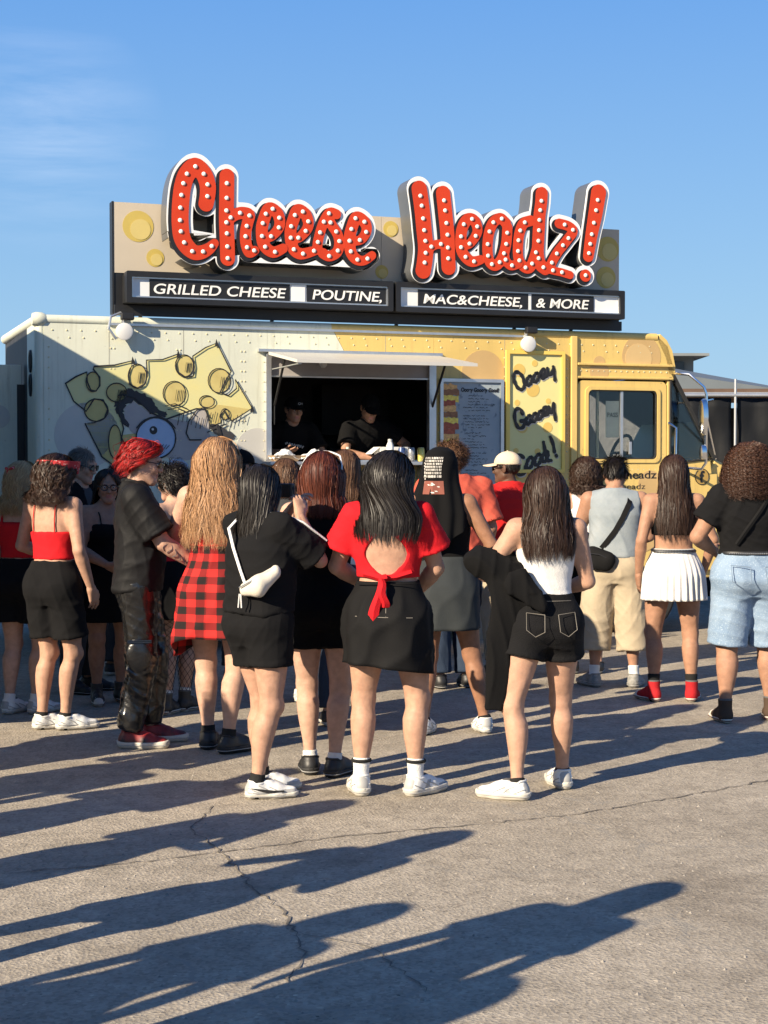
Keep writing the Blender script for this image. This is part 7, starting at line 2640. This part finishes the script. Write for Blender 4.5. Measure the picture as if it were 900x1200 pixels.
# ---------------- man in sunglasses and dark jacket
p3 = Person('grey-haired man in sunglasses and open dark jacket over a grey shirt', (-2.16, 11.15), -118, 1.72, 'm', 'light', w=1.08, feet=((-0.10, 0.0, 8), (0.10, 0.0, -8)), head=(12, -14, 0), res=0.0105)
p3.top(F_dgrey, hem=0.92, neck=1.45, off=0.010, neck_r=0.075, neck_c=(0, 0.04, 1.48), seed=25, name='shirt')
p3.top(M_blackcl, hem=0.88, neck=1.46, off=0.024, sleeve=1.85, srad=(0.078, 0.062), sleeve2=0.045, neck_r=0.085, neck_c=(0, 0.04, 1.48), seed=26, name='jacket', fold=0.006,
       clips=[lambda X, Y, Z, q=p3: np.minimum(0.055 - np.abs(X - q.pel[0]), Y - q.pel[1] + 0 * Z + 0.0)])
p3.shorts(F_dgrey, 1.0, 1.93, 0.012, (0.108, 0.088), 0.006, name='trousers', seed=27, calf=0.072)
p3.short_hair(H_grey, n=1500, length=0.04, seed=3, lift=0.45, zlow=-0.06, width=0.004)
p3.eyes(H_grey)
p3.glasses(True)
p3.shoes('low', M_kshoe, M_soled, None, laces=M_kshoe)

# ---------------- woman in glasses
p4 = Person('dark-haired woman in glasses wearing black camisole and short black skirt', (-1.86, 10.62), -150, 1.57, 'f', 'tan', w=1.12, leg=1.15, arm=1.1, feet=((-0.09, 0.0, 10), (0.09, 0.0, -14)), head=(-14, -10, 0), res=0.010,
            arms=(dict(w=(-0.10, 0.26, 1.05), pole=(-1, -0.8, -0.4)), dict(w=(0.10, 0.26, 1.02), pole=(1, -0.8, -0.4))))
p4.top(M_blackcl, hem=1.0, neck=1.30, off=0.009, seed=28, arm_clip=(1.2, 0.14))
for x in (-0.09, 0.09):
    strokes_on(p4, 'strap', M_blackcl, [[p4.surf(x, 1.28, False, 0.02), p4.surf(x, 1.37, False, 0.014), p4.tp(x, -0.01, 1.44), p4.surf(x, 1.28, True, 0.010)]], 0.005)
p4.ring_cloth('skirt', skirt_rows(p4, 1.05, 0.60, 0.012, 0.03), M_blackcl, pleat=8, amp=0.006, seed=29)
p4.hair(straight_hair(0.34, 0.95, -0.01, 0, 1.02), H_black, n=1100, clumps=70, seed=4, tip_var=0.08)
p4.eyes(H_black)
p4.glasses(False)
p4.shoes('high', M_kshoe, M_sole, None, toe=M_sole)

# ---------------- someone behind, only the dark crown shows
p5 = Person('person with short black hair mostly hidden behind the woman in glasses', (-2.0, 11.95), -30, 1.62, 'm', 'tan', res=0.011)
p5.top(M_blackcl2, hem=0.92, neck=1.45, off=0.012, sleeve=0.7, srad=(0.072, 0.078), seed=30, name='tee')
p5.shorts(F_dgrey, 1.0, 1.92, 0.012, (0.106, 0.088), 0.006, name='trousers', seed=31, calf=0.07)
p5.short_hair(H_black, n=1200, length=0.045, seed=5)
p5.shoes('low', M_kshoe, M_sole, None)

# ---------------- person in fishnets behind the red-haired man
p7 = Person('person with dark curly hair in red top and black skirt wearing fishnet tights', (-1.34, 10.15), 48, 1.60, 'f', 'fair', w=1.0, leg=1.05, feet=((-0.09, 0.0, -70), (0.09, 0.02, -85)), head=(8, -10, 0), res=0.010,
            arms=(dict(w=(-0.12, 0.26, 1.05), pole=(-1, -0.8, -0.4)), dict(w=(0.12, 0.26, 1.05), pole=(1, -0.8, -0.4))))
p7.top(F_red, hem=1.02, neck=1.28, off=0.009, seed=33, arm_clip=(1.2, 0.14))
p7.ring_cloth('skirt', skirt_rows(p7, 1.05, 0.66, 0.012, 0.03), M_blackcl, pleat=8, amp=0.006, seed=34)
net = MB()
for i in (0, 1):
    for sgn in (-1, 1):
        for k in range(9):
            pts = []
            for t in np.linspace(0.0, 1.0, 26):
                if t < 0.5:
                    tt = 0.45 + t * 1.1
                    c = p7.hipj[i] + (p7.knee[i] - p7.hipj[i]) * tt
                    r_ = float(np.interp(tt, [0, .35, .7, 1], [.092, .088, .07, .0575])) * 1.05 + 0.003
                    o_y = 0
                else:
                    tt = (t - 0.5) * 1.9
                    c = p7.knee[i] + (p7.ank[i] - p7.knee[i]) * tt
                    r_ = float(np.interp(tt, [0, .12, .32, .55, .8, 1], [.0555, .0545, .0605, .05, .037, .0345])) * 1.05 + 0.003
                    o_y = float(np.interp(tt, [0, .12, .32, .55, .8, 1], [0, .004, .016, .012, .004, 0]))
                fy = p7.footyaw[i]
                an = sgn * t * 9 + k * 0.698
                pts.append(tuple((c + A3((math.sin(fy) * o_y + r_ * math.cos(an), -math.cos(fy) * o_y + r_ * math.sin(an), 0))) * p7.sc))
            net.tube(pts, 0.0017, 3, caps=False)
net.build('fishnet_tights', M_sockk, p7.root)
p7.short_hair(H_black, n=1800, length=0.07, seed=7, curl=0.018, zlow=-0.10, lift=0.5, rscale=1.06)
p7.shoes('high', M_kshoe, M_sole, M_sockw, 0.05, toe=M_sole)

# ---------------- man in black cap
p9 = Person('man in black baseball cap and white shirt beside the serving hatch', (-1.06, 11.6), -40, 1.70, 'm', 'tan', head=(-10, -4, 0), res=0.0105)
p9.top(F_white, hem=0.92, neck=1.46, off=0.014, sleeve=0.75, srad=(0.075, 0.082), neck_r=0.07, neck_c=(0, 0.03, 1.49), seed=36, name='shirt')
p9.shorts(F_dgrey, 1.0, 1.92, 0.012, (0.106, 0.088), 0.006, name='trousers', seed=37, calf=0.07)
p9.short_hair(H_black, n=900, length=0.03, seed=9)
p9.cap(M_blackcl, M_blackcl)
p9.shoes('low', M_kshoe, M_sole, None)

# ---------------- two brown heads before the hatch
p12 = Person('short brown-haired person with a flower hair clip and dark grey top facing the hatch', (-0.66, 10.6), 4, 1.64, 'f', 'fair', head=(-8, -6, 0), res=0.0105)
p12.top(F_dgrey, hem=0.98, neck=1.44, off=0.012, sleeve=0.6, srad=(0.066, 0.072), neck_r=0.08, neck_c=(0, 0.03, 1.49), seed=38, name='tee')
p12.shorts(M_blackcl, 1.04, 1.0, 0.012, (0.108, 0.098), 0.005, seed=39)
p12.hair(straight_hair(0.16, 1.0, -0.02, 0, 1.1), H_brown, n=1200, clumps=60, seed=12, wave=0.008, wl=.1, tip_var=0.2)
fb = MB()
for k in range(5):
    a = k * 1.2566
    fb.lathe([(0.0006, 0), (0.006, 0.002), (0.0006, 0.004)], tuple(p12.hp(-0.045 + 0.009 * math.cos(a), -0.112, 0.055 + 0.009 * math.sin(a))), 'y', 8)
fb.build('flower_clip', F_white, p12.root)
p12.shoes('low', M_wshoe, M_sole, None)
p13 = Person('brown-haired woman in pale top standing close before the auburn-haired woman', (-0.24, 9.65), 0, 1.69, 'f', 'fair', head=(6, -4, 0), res=0.0105)
p13.top(F_white, hem=1.0, neck=1.44, off=0.012, sleeve=0.6, srad=(0.066, 0.072), neck_r=0.08, neck_c=(0, 0.03, 1.49), seed=40, name='tee')
p13.shorts(F_navyjean, 1.04, 1.92, 0.010, (0.104, 0.082), 0.005, seed=41, name='jeans', calf=0.062)
p13.hair(straight_hair(0.22, 0.95, 0, 0, 1.04), H_brown, n=1200, clumps=70, seed=13, tip_var=0.08)
p13.shoes('low', M_kshoe, M_sole, None)

# ---------------- person with the printed cloth over the head
p15 = Person('person with a printed black cloth over the head and slate grey skirt, mid-stride', (0.40, 9.4), -10, 1.70, 'f', 'olive', w=1.05, leg=1.02, arm=1.05,
             feet=((-0.15, -0.10, -6), (0.20, 0.03, 22)), hip=(-0.06, 0.03), lean=(-0.03, 0.0), head=(-12, -8, 0), res=0.0092,
             arms=(dict(w=(-0.14, 0.26, 1.02), pole=(-1, -0.8, -0.4)), dict(w=(0.20, 0.16, 0.98), pole=(1, -0.8, -0.4))))
p15.top(M_blackcl, hem=1.0, neck=1.40, off=0.009, arm_clip=(1.25, 0.13), neck_r=0.09, neck_c=(0, 0.01, 1.47), seed=42)
p15.ring_cloth('skirt', skirt_rows(p15, 1.07, 0.64, 0.012, 0.008), F_skirtgrey, pleat=3, amp=0.003, seed=43, noise=0.006)
VEIL = [(0.140, 0.004, 0.004, -0.012, 180), (0.135, 0.040, 0.048, -0.012, 180), (0.112, 0.078, 0.090, -0.014, 165), (0.06, 0.102, 0.116, -0.02, 130), (0.0, 0.110, 0.124, -0.026, 112),
        (-0.07, 0.122, 0.125, -0.034, 104), (-0.15, 0.150, 0.125, -0.046, 100), (-0.25, 0.180, 0.120, -0.062, 96), (-0.36, 0.190, 0.118, -0.072, 90), (-0.46, 0.195, 0.12, -0.075, 84)]


def veil_pt(p, u, t, off):
    x, y, z = p.hair_pts(VEIL, np.array([u]), np.array([t]))
    an = u * 3.0
    fold_ = 0.010 * math.sin(u * 17 + 2 * t) * max(0, t - 0.35) * 2
    v = A3((x[0], y[0], z[0]))
    n_ = unit(A3((v[0], v[1] + 0.02, 0.0 if t > 0.3 else v[2])))
    v = v + n_ * (off + fold_)
    return rotz(p.headyaw) @ v + p.headC


nu, nt_ = 60, 40
V, Q = [], []
for sh in (0, 1):
    for i in range(nu + 1):
        for j in range(nt_ + 1):
            V.append(veil_pt(p15, -1 + 2 * i / nu, j / nt_ * (0.93 + 0.07 * math.cos(3 * (-1 + 2 * i / nu))), -0.004 * sh))
o_ = (nu + 1) * (nt_ + 1)
for i in range(nu):
    for j in range(nt_):
        a = i * (nt_ + 1) + j
        Q.append((a, a + 1, a + nt_ + 2, a + nt_ + 1))
        Q.append((o_ + a, o_ + a + nt_ + 1, o_ + a + nt_ + 2, o_ + a + 1))
cloth15 = p15.mk('head_cloth', np.array(V), np.array(Q), M_blackcl)
M_print = mat('white_cloth_print', (0.60, 0.57, 0.52), 0.85)
M_print2 = mat('rust_cloth_print', (0.20, 0.06, 0.04), 0.85)


def print_quad(b, u0, u1, t0, t1, off=0.003, skew=0.0):
    n_ = 4
    V = []
    for i in range(n_ + 1):
        for j in (0, 1):
            u = u0 + (u1 - u0) * i / n_
            V.append(tuple(veil_pt(p15, u + skew * j, t0 + (t1 - t0) * j, off) * p15.sc))
    b.raw(V, [(2 * i, 2 * i + 1, 2 * i + 3, 2 * i + 2) for i in range(n_)])


b = MB()
rr = random.Random(4)
for row in range(7):
    for k in range(12):
        u0 = -0.26 + 0.043 * k
        print_quad(b, u0, u0 + 0.012 + 0.018 * rr.random(), 0.30 + 0.032 * row, 0.322 + 0.032 * row)
for k in range(9):
    print_quad(b, -0.30 + 0.012 * k, -0.27 + 0.012 * k, 0.36 + 0.032 * k, 0.372 + 0.032 * k)
for k in range(8):
    a = rr.uniform(-0.15, 0.2)
    t = rr.uniform(0.56, 0.64)
    print_quad(b, a, a + 0.06, t, t + 0.010, 0.0045, 0.03)
b.build('cloth_print', M_print, cloth15, kind='stuff')
b = MB()
print_quad(b, -0.24, 0.30, 0.545, 0.655, 0.0025)
b.build('cloth_print', M_print2, cloth15)
p15.shoes('low', M_wshoe, M_sole, M_sockk, -0.012)

# ---------------- man in the coral shirt
p16 = Person('curly-haired man in loose coral short-sleeved shirt beside the menu board', (0.50, 11.3), 18, 1.76, 'm', 'tan', w=1.08, arm=1.05, head=(10, -8, 0), lean=(0.0, 0.02), res=0.010,
             arms=(dict(w=(-0.2, 0.2, 0.95)), dict(w=(0.25, 0.10, 0.90))))
p16.top(F_coral, hem=0.86, neck=1.46, off=0.020, sleeve=0.85, srad=(0.084, 0.098), neck_r=0.075, neck_c=(0, 0.03, 1.49), boxy=0.21, fold=0.010, seed=44, name='shirt', freq=0.7)
p16.shorts(F_navyjean, 1.0, 1.93, 0.012, (0.108, 0.092), 0.006, name='jeans', seed=45, calf=0.08)
p16.short_hair(H_brown, n=2000, length=0.055, seed=16, curl=0.016, lift=0.6, rscale=1.06, zlow=-0.08)
p16.shoes('low', M_kshoe, M_soled, None, laces=M_kshoe)

# ---------------- man in the cream cap
p17 = Person('man in cream baseball cap and bright red polo shirt looking at the menu', (0.95, 12.0), 22, 1.69, 'm', 'deep', w=1.0, head=(44, -2, 0), res=0.010,
             arms=(dict(w=(-0.12, 0.28, 1.08), pole=(-0.9, -1, -0.4)), dict(w=(0.15, 0.26, 1.02), pole=(0.9, -1, -0.4))))
p17.top(F_red2, hem=0.92, neck=1.465, off=0.016, sleeve=0.78, srad=(0.078, 0.085), neck_r=0.066, neck_c=(0, 0.03, 1.50), fold=0.006, seed=46, name='polo_shirt', boxy=0.185)
strokes_on(p17, 'collar', F_red2, [[p17.neck0 + A3((0.066 * math.sin(a), -0.066 * math.cos(a) + 0.004, 0.050 - 0.012 * math.cos(a))) for a in np.linspace(-2.3, 2.3, 15)]], 0.014)
p17.shorts(F_beige, 1.0, 1.93, 0.012, (0.106, 0.092), 0.006, name='trousers', seed=47, calf=0.078)
p17.short_hair(H_black, n=900, length=0.018, seed=17, zlow=-0.07)
p17.cap(fabric('cream_cap_cotton', (0.62, 0.52, 0.38)), fabric('cream_cap_cotton', (0, 0, 0)))
p17.eyes(H_black)
p17.glasses(True)
p17.shoes('low', M_kshoe, M_soled, None)

# ---------------- woman in loose white tank top
p19 = Person('woman with wavy chin-length dark hair in loose white tank top, hands clasped behind', (1.55, 12.1), 2, 1.66, 'f', 'light', w=1.12, leg=1.08, arm=1.05, head=(8, -4, 0), res=0.010,
             arms=(dict(w=(-0.05, -0.20, 0.98), pole=(-1, -0.5, 0.2), N=(0.3, 1, 0), S=(0, 0.3, 1), curl=0.7), dict(w=(0.06, -0.21, 1.0), pole=(1, -0.5, 0.2), N=(-0.3, 1, 0), S=(0, 0.3, 1), curl=0.7)))
p19.top(F_white, hem=0.90, neck=1.42, off=0.014, arm_clip=(1.24, 0.11), neck_r=0.13, neck_c=(0, -0.06, 1.47), fold=0.007, seed=48, boxy=0.18, freq=0.7)
p19.shorts(M_blackcl, 1.04, 1.55, 0.008, (0.102, 0.072), 0.003, name='leggings', seed=49, calf=0.064)
p19.hair(straight_hair(0.17, 1.05, -0.01, 0, 1.12), H_dkbrown, n=1500, clumps=50, seed=19, wave=0.016, wl=0.06, curl=0.008, cl=0.05, seg_n=22, frizz=0.012)
p19.shoes('low', M_kshoe, M_soled, None, laces=M_kshoe)

# ---------------- man in grey sleeveless top
p20 = Person('man in blue-grey sleeveless top and long beige shorts, head bowed', (1.66, 11.35), -6, 1.66, 'm', 'tan', w=0.98, leg=1.05, arm=1.05, head=(-4, -26, 0), lean=(0, 0.02), res=0.0095,
             feet=((-0.145, 0.0, 28), (0.145, 0.0, -12)), arms=(dict(w=(-0.10, 0.25, 1.05), pole=(-1.2, -0.7, -0.4)), dict(w=(0.10, 0.26, 1.05), pole=(1.0, -0.8, -0.4))))
p20.top(F_greyt, hem=0.97, neck=1.455, off=0.014, arm_clip=(1.26, 0.168), neck_r=0.072, neck_c=(0, 0.02, 1.49), fold=0.006, seed=50, name='vest', boxy=0.18, freq=0.8)
p20.shorts(F_beige, 1.0, 1.52, 0.016, (0.118, 0.125), 0.008, seed=51, name='long_shorts', freq=0.7, calf=0.115)
p20.short_hair(H_black, n=1900, length=0.055, seed=20, lift=0.42, zlow=-0.075, width=0.0045, top=1.1)
p20.shoes('chunky', M_greyshoe, M_greyshoe, M_sockw, 0.045)
cb = link('crossbody_bag', None, label='black crossbody bag slung behind the man in grey sleeveless top', cat='bag', loc=p20.root.location, rot=p20.root.rotation_euler)
sp_ = [p20.tp(0.11, 0.03, 1.45), p20.tp(0.115, -0.05, 1.437)] + [boxy_pt(p20, x, z, .18, 0.024) for x, z in ((0.10, 1.36), (0.05, 1.25), (0.0, 1.16), (-0.06, 1.08), (-0.10, 1.03))]
V, F = [], []
for k, q in enumerate(sp_):
    for dx, dy, dz_ in ((-0.016, 0, 0.012), (0.016, 0, -0.012), (0.016, 0.005, -0.012), (-0.016, 0.005, 0.012)):
        V.append(tuple((q + A3((dx, dy, dz_))) * p20.sc))
    if k:
        for j in range(4):
            F.append(((k - 1) * 4 + j, (k - 1) * 4 + (j + 1) % 4, k * 4 + (j + 1) % 4, k * 4 + j))
MB().raw(V, F + [(0, 1, 2, 3)], True).build('strap', F_nylon, cb)
bf = Field((-0.4, -0.4, 0.75), (0.1, 0.1, 1.2), 0.009)
c_ = boxy_pt(p20, -0.12, 0.97, .18, 0.055)
bf.add(seg(c_ + A3((-0.045, 0.01, 0.02)), c_ + A3((0.06, -0.005, -0.02)), [(0, .06), (1, .062)], side=(0, 1, 0), ell=0.6), 0, 0.02)
bf.add(seg(c_ + A3((-0.03, 0, -0.05)), c_ + A3((0.05, 0, -0.06)), [(0, .045), (1, .045)], side=(0, 1, 0), ell=0.6), 0, 0.03)
v_, q_ = bf.nets()
link('pouch', to_mesh('pouch', v_ * p20.sc, q_), F_nylon, cb)
MB().tube([tuple((c_ + A3((-0.09, -0.028, 0.03))) * p20.sc), tuple((c_ + A3((0.0, -0.042, 0.02))) * p20.sc), tuple((c_ + A3((0.09, -0.032, -0.02))) * p20.sc)], 0.004, 6).build('zip', M_kshoe, cb)

# ---------------- woman in the white pleated skirt
p21 = Person('woman in black bandeau and white pleated mini skirt with red high-top shoes', (1.96, 10.65), -2, 1.665, 'f', 'tan', w=1.02, leg=1.06, feet=((-0.135, 0.0, 26), (0.125, 0.0, -16)), head=(0, -4, 0), res=0.0095,
             arms=(dict(w=(-0.235, 0.03, 0.885)), dict(w=(0.225, 0.10, 0.90), pole=(1, -0.8, 0))))
p21.top(M_blackcl, hem=1.155, neck=1.275, off=0.008, seed=52, arm_clip=(1.0, 0.15), fold=0.002)
p21.ring_cloth('pleated_skirt', skirt_rows(p21, 1.06, 0.71, 0.008, 0.024), F_white, n=220, pleat=28, amp=0.009, seed=53, noise=0.006)
bl = MB()
bl.tube([tuple(p21.surf(0.138 * math.sin(a), 1.045, math.cos(a) > 0, 0.016) * p21.sc) for a in np.linspace(0, 6.283, 41)[:-1]], 0.012, 6, closed=True)
belt = bl.build('studded_belt', M_kshoe, p21.root)
sb = MB()
for k in range(26):
    x = -0.13 + 0.26 * k / 25
    for dz_ in (-0.006, 0.006):
        q = p21.surf(x, 1.045 + dz_, True, 0.028) * p21.sc
        sb.box(q[0] - .0032, q[0] + .0032, q[1] - .004, q[1] + .002, q[2] - .0032, q[2] + .0032)
sb.build('studs', M_chrome, belt, kind='stuff')
p21.hair(straight_hair(0.47, 1.0, 0.03, 0.01, 1.03), H_dkbrown, n=1500, clumps=80, seed=21, width=0.0045, tip_var=0.10, wave=0.004, wl=.2)
p21.shoes('high', M_redshoe, M_sole, M_sockk, 0.075, toe=M_sole)

# ---------------- woman with big curls
p22 = Person('woman with big dark curls in black tee and knee-length light denim shorts', (2.28, 9.8), 4, 1.72, 'f', 'tan', w=1.22, leg=1.28, arm=1.25, hips=1.04, feet=((-0.16, -0.02, 4), (0.15, 0.06, -14)), head=(-2, -4, 0), hip=(-0.0, 0), res=0.0092,
             arms=(dict(w=(-0.17, 0.22, 1.05), pole=(-1.2, -0.7, -0.5)), dict(w=(0.22, 0.16, 0.98), pole=(1, -0.8, -0.3))))
p22.top(M_blackcl2, hem=1.03, neck=1.455, off=0.013, sleeve=0.6, srad=(0.082, 0.092), neck_r=0.075, neck_c=(0, 0.02, 1.49), seed=54, fold=0.006, name='tee')
p22.shorts(F_denim, 1.055, 0.99, 0.012, (0.128, 0.118), 0.006, seed=55, name='denim_shorts', freq=0.8)
bl = MB()
bl.tube([tuple(p22.surf(0.168 * math.sin(a), 1.045, math.cos(a) > 0, 0.016) * p22.sc) for a in np.linspace(0, 6.283, 41)[:-1]], 0.013, 6, closed=True)
belt = bl.build('studded_belt', M_kshoe, p22.root)
sb = MB()
for k in range(26):
    x = -0.15 + 0.30 * k / 25
    q = p22.surf(x, 1.045, True, 0.030) * p22.sc
    sb.box(q[0] - .004, q[0] + .004, q[1] - .004, q[1] + .002, q[2] - .004, q[2] + .004)
sb.build('studs', M_chrome, belt, kind='stuff')
for sd_ in (-1, 1):
    pk = [p22.surf(sd_ * x, z, True, 0.060 if z < 0.9 else 0.05) for x, z in ((0.045, 0.965), (0.155, 0.975), (0.16, 0.88), (0.105, 0.845), (0.05, 0.87), (0.045, 0.965))]
    strokes_on(p22, 'pocket_stitching', mat('denim_stitch', (0.16, 0.22, 0.30), 0.8), [pk], 0.003)
CURLS = [(0.140, 0.004, 0.004, -0.015, 180), (0.134, 0.050, 0.055, -0.015, 180), (0.108, 0.095, 0.10, -0.018, 165), (0.06, 0.128, 0.128, -0.022, 140), (0.0, 0.150, 0.142, -0.028, 120),
         (-0.06, 0.165, 0.145, -0.036, 110), (-0.12, 0.172, 0.14, -0.044, 104), (-0.17, 0.170, 0.13, -0.052, 100), (-0.215, 0.155, 0.12, -0.058, 98)]
p22.hair(CURLS, hairmat('hair_dark_curls', (0.020, 0.009, 0.006), (0.075, 0.034, 0.020), 0.42), n=1100, clumps=110, seed=22, width=0.0048, curl=0.012, cl=0.034, seg_n=44, tip_var=0.08, frizz=0.006, shell=0.93)
p22.shoes('high', fabric('brown_suede_shoe', (0.075, 0.05, 0.035)), M_sole, None, toe=M_sole)
st22 = [p22.tp(0.10, 0.0, 1.462)] + [p22.surf(x, z, True, 0.026) for x, z in ((0.08, 1.38), (0.02, 1.30), (-0.05, 1.20), (-0.11, 1.10))]
strokes_on(p22, 'bag_strap', F_nylon, [st22], 0.014)

# ---------------- the two cooks
fl_z = 0.642
ck = at_truck(2.30, -0.52, 0)
p23 = Person('cook in black cap and black tee handing out trays through the hatch', (ck.x, ck.y), 199.4, 1.56, 'm', 'tan', base=fl_z, lean=(0, 0.16), head=(10, -10, 0), res=0.0105, group='cooks inside the food truck',
             arms=(dict(w=(-0.12, 0.40, 1.12), pole=(-1, -0.3, -0.8), N=(0, 0, -1)), dict(w=(0.16, 0.34, 1.17), pole=(1, -0.3, -0.8), N=(-0.5, 0, 1))))
p23.top(M_blackcl, hem=0.90, neck=1.455, off=0.014, sleeve=0.78, srad=(0.076, 0.084), neck_r=0.075, neck_c=(0, 0.04, 1.48), seed=60, name='tee', boxy=0.185)
p23.shorts(F_dgrey, 1.0, 1.92, 0.012, (0.106, 0.088), 0.006, name='trousers', seed=61, calf=0.07)
p23.short_hair(H_black, n=900, length=0.03, seed=23)
p23.cap(M_blackcl, M_blackcl)
p23.eyes(H_black)
p23.shoes('low', M_kshoe, M_soled, None)
rr = random.Random(2)
lw = []
for k in range(7):
    x0 = -0.10 + 0.028 * k
    lw.append([p23.surf(x0 + 0.022 * t, 1.22 + 0.012 * math.sin(t * 7 + k) + 0.006 * k, False, 0.03) for t in np.linspace(0, 1, 8)])
strokes_on(p23, 'shirt_script', F_white, lw, 0.003)
link('cap_mark', text_mesh('cap_mark', 'CH', 0.028, 0, 0.002, 0.0), F_white, p23.root, loc=p23.hp(0.012, 0.108, 0.065) - A3((0, 0, 0)), rot=(0, 0, math.pi))
ck = at_truck(2.98, -0.55, 0)
p24 = Person('cook in black tee leaning on the counter and looking down', (ck.x, ck.y), 205, 1.60, 'm', 'tan', base=fl_z, lean=(0, 0.22), head=(-8, -30, 0), res=0.0105, group='cooks inside the food truck',
             arms=(dict(w=(-0.26, 0.34, 1.10), pole=(-1, -0.3, -0.2), N=(0, 0, -1)), dict(w=(0.05, 0.36, 1.09), pole=(1, -0.2, -0.5), N=(0, 0, -1))))
p24.top(M_blackcl, hem=0.90, neck=1.455, off=0.014, sleeve=0.66, srad=(0.078, 0.086), neck_r=0.075, neck_c=(0, 0.04, 1.48), seed=62, name='tee', boxy=0.19)
p24.shorts(F_dgrey, 1.0, 1.92, 0.012, (0.106, 0.088), 0.006, name='trousers', seed=63, calf=0.07)
p24.short_hair(H_black, n=1000, length=0.035, seed=24)
p24.cap(M_blackcl, M_blackcl)
p24.eyes(H_black)
p24.shoes('low', M_kshoe, M_soled, None)


# ---------------- people waiting out of view whose long shadows cross the tarmac
def copy_tree(o, parent=None):
    c = o.copy()
    COL.objects.link(c)
    c.parent = parent
    for ch in list(o.children):
        copy_tree(ch, c)
    return c


OFF = [(p13, -1.30, 3.57, -40, 'brown-haired woman in pale top waiting well behind the queue'),
       (p18, -1.93, 4.58, -40, 'woman in white tank top waiting alone on the open tarmac'),
       (p12, -2.28, 3.36, -45, 'brown-haired person in dark grey top waiting at the back of the lot'),
       (p19, -1.98, 2.50, -45, 'woman in loose white tank top standing behind the photographer'),
       (p1, -2.50, 5.15, -40, 'blonde woman in red halter top waiting on the open tarmac'),
       (p20, -2.85, 5.85, -35, 'man in grey sleeveless top waiting on the open tarmac'),
       (p11, -2.85, 6.85, -30, 'auburn-haired woman in black waiting on the open tarmac'),
       (p21, -2.75, 7.75, -60, 'woman in white pleated skirt waiting apart from the queue'),
       (p16, -3.45, 7.3, -45, 'man in coral shirt waiting apart from the queue'),
       (p9, -3.4, 6.2, -45, 'man in black cap and white shirt on the open tarmac')]
for src, x, y, rz, lab in OFF:
    c = copy_tree(src.root)
    c.location = (x, y, 0)
    c.rotation_euler = (0, 0, math.radians(rz))
    c['label'] = lab
    c['group'] = 'people waiting on the tarmac'
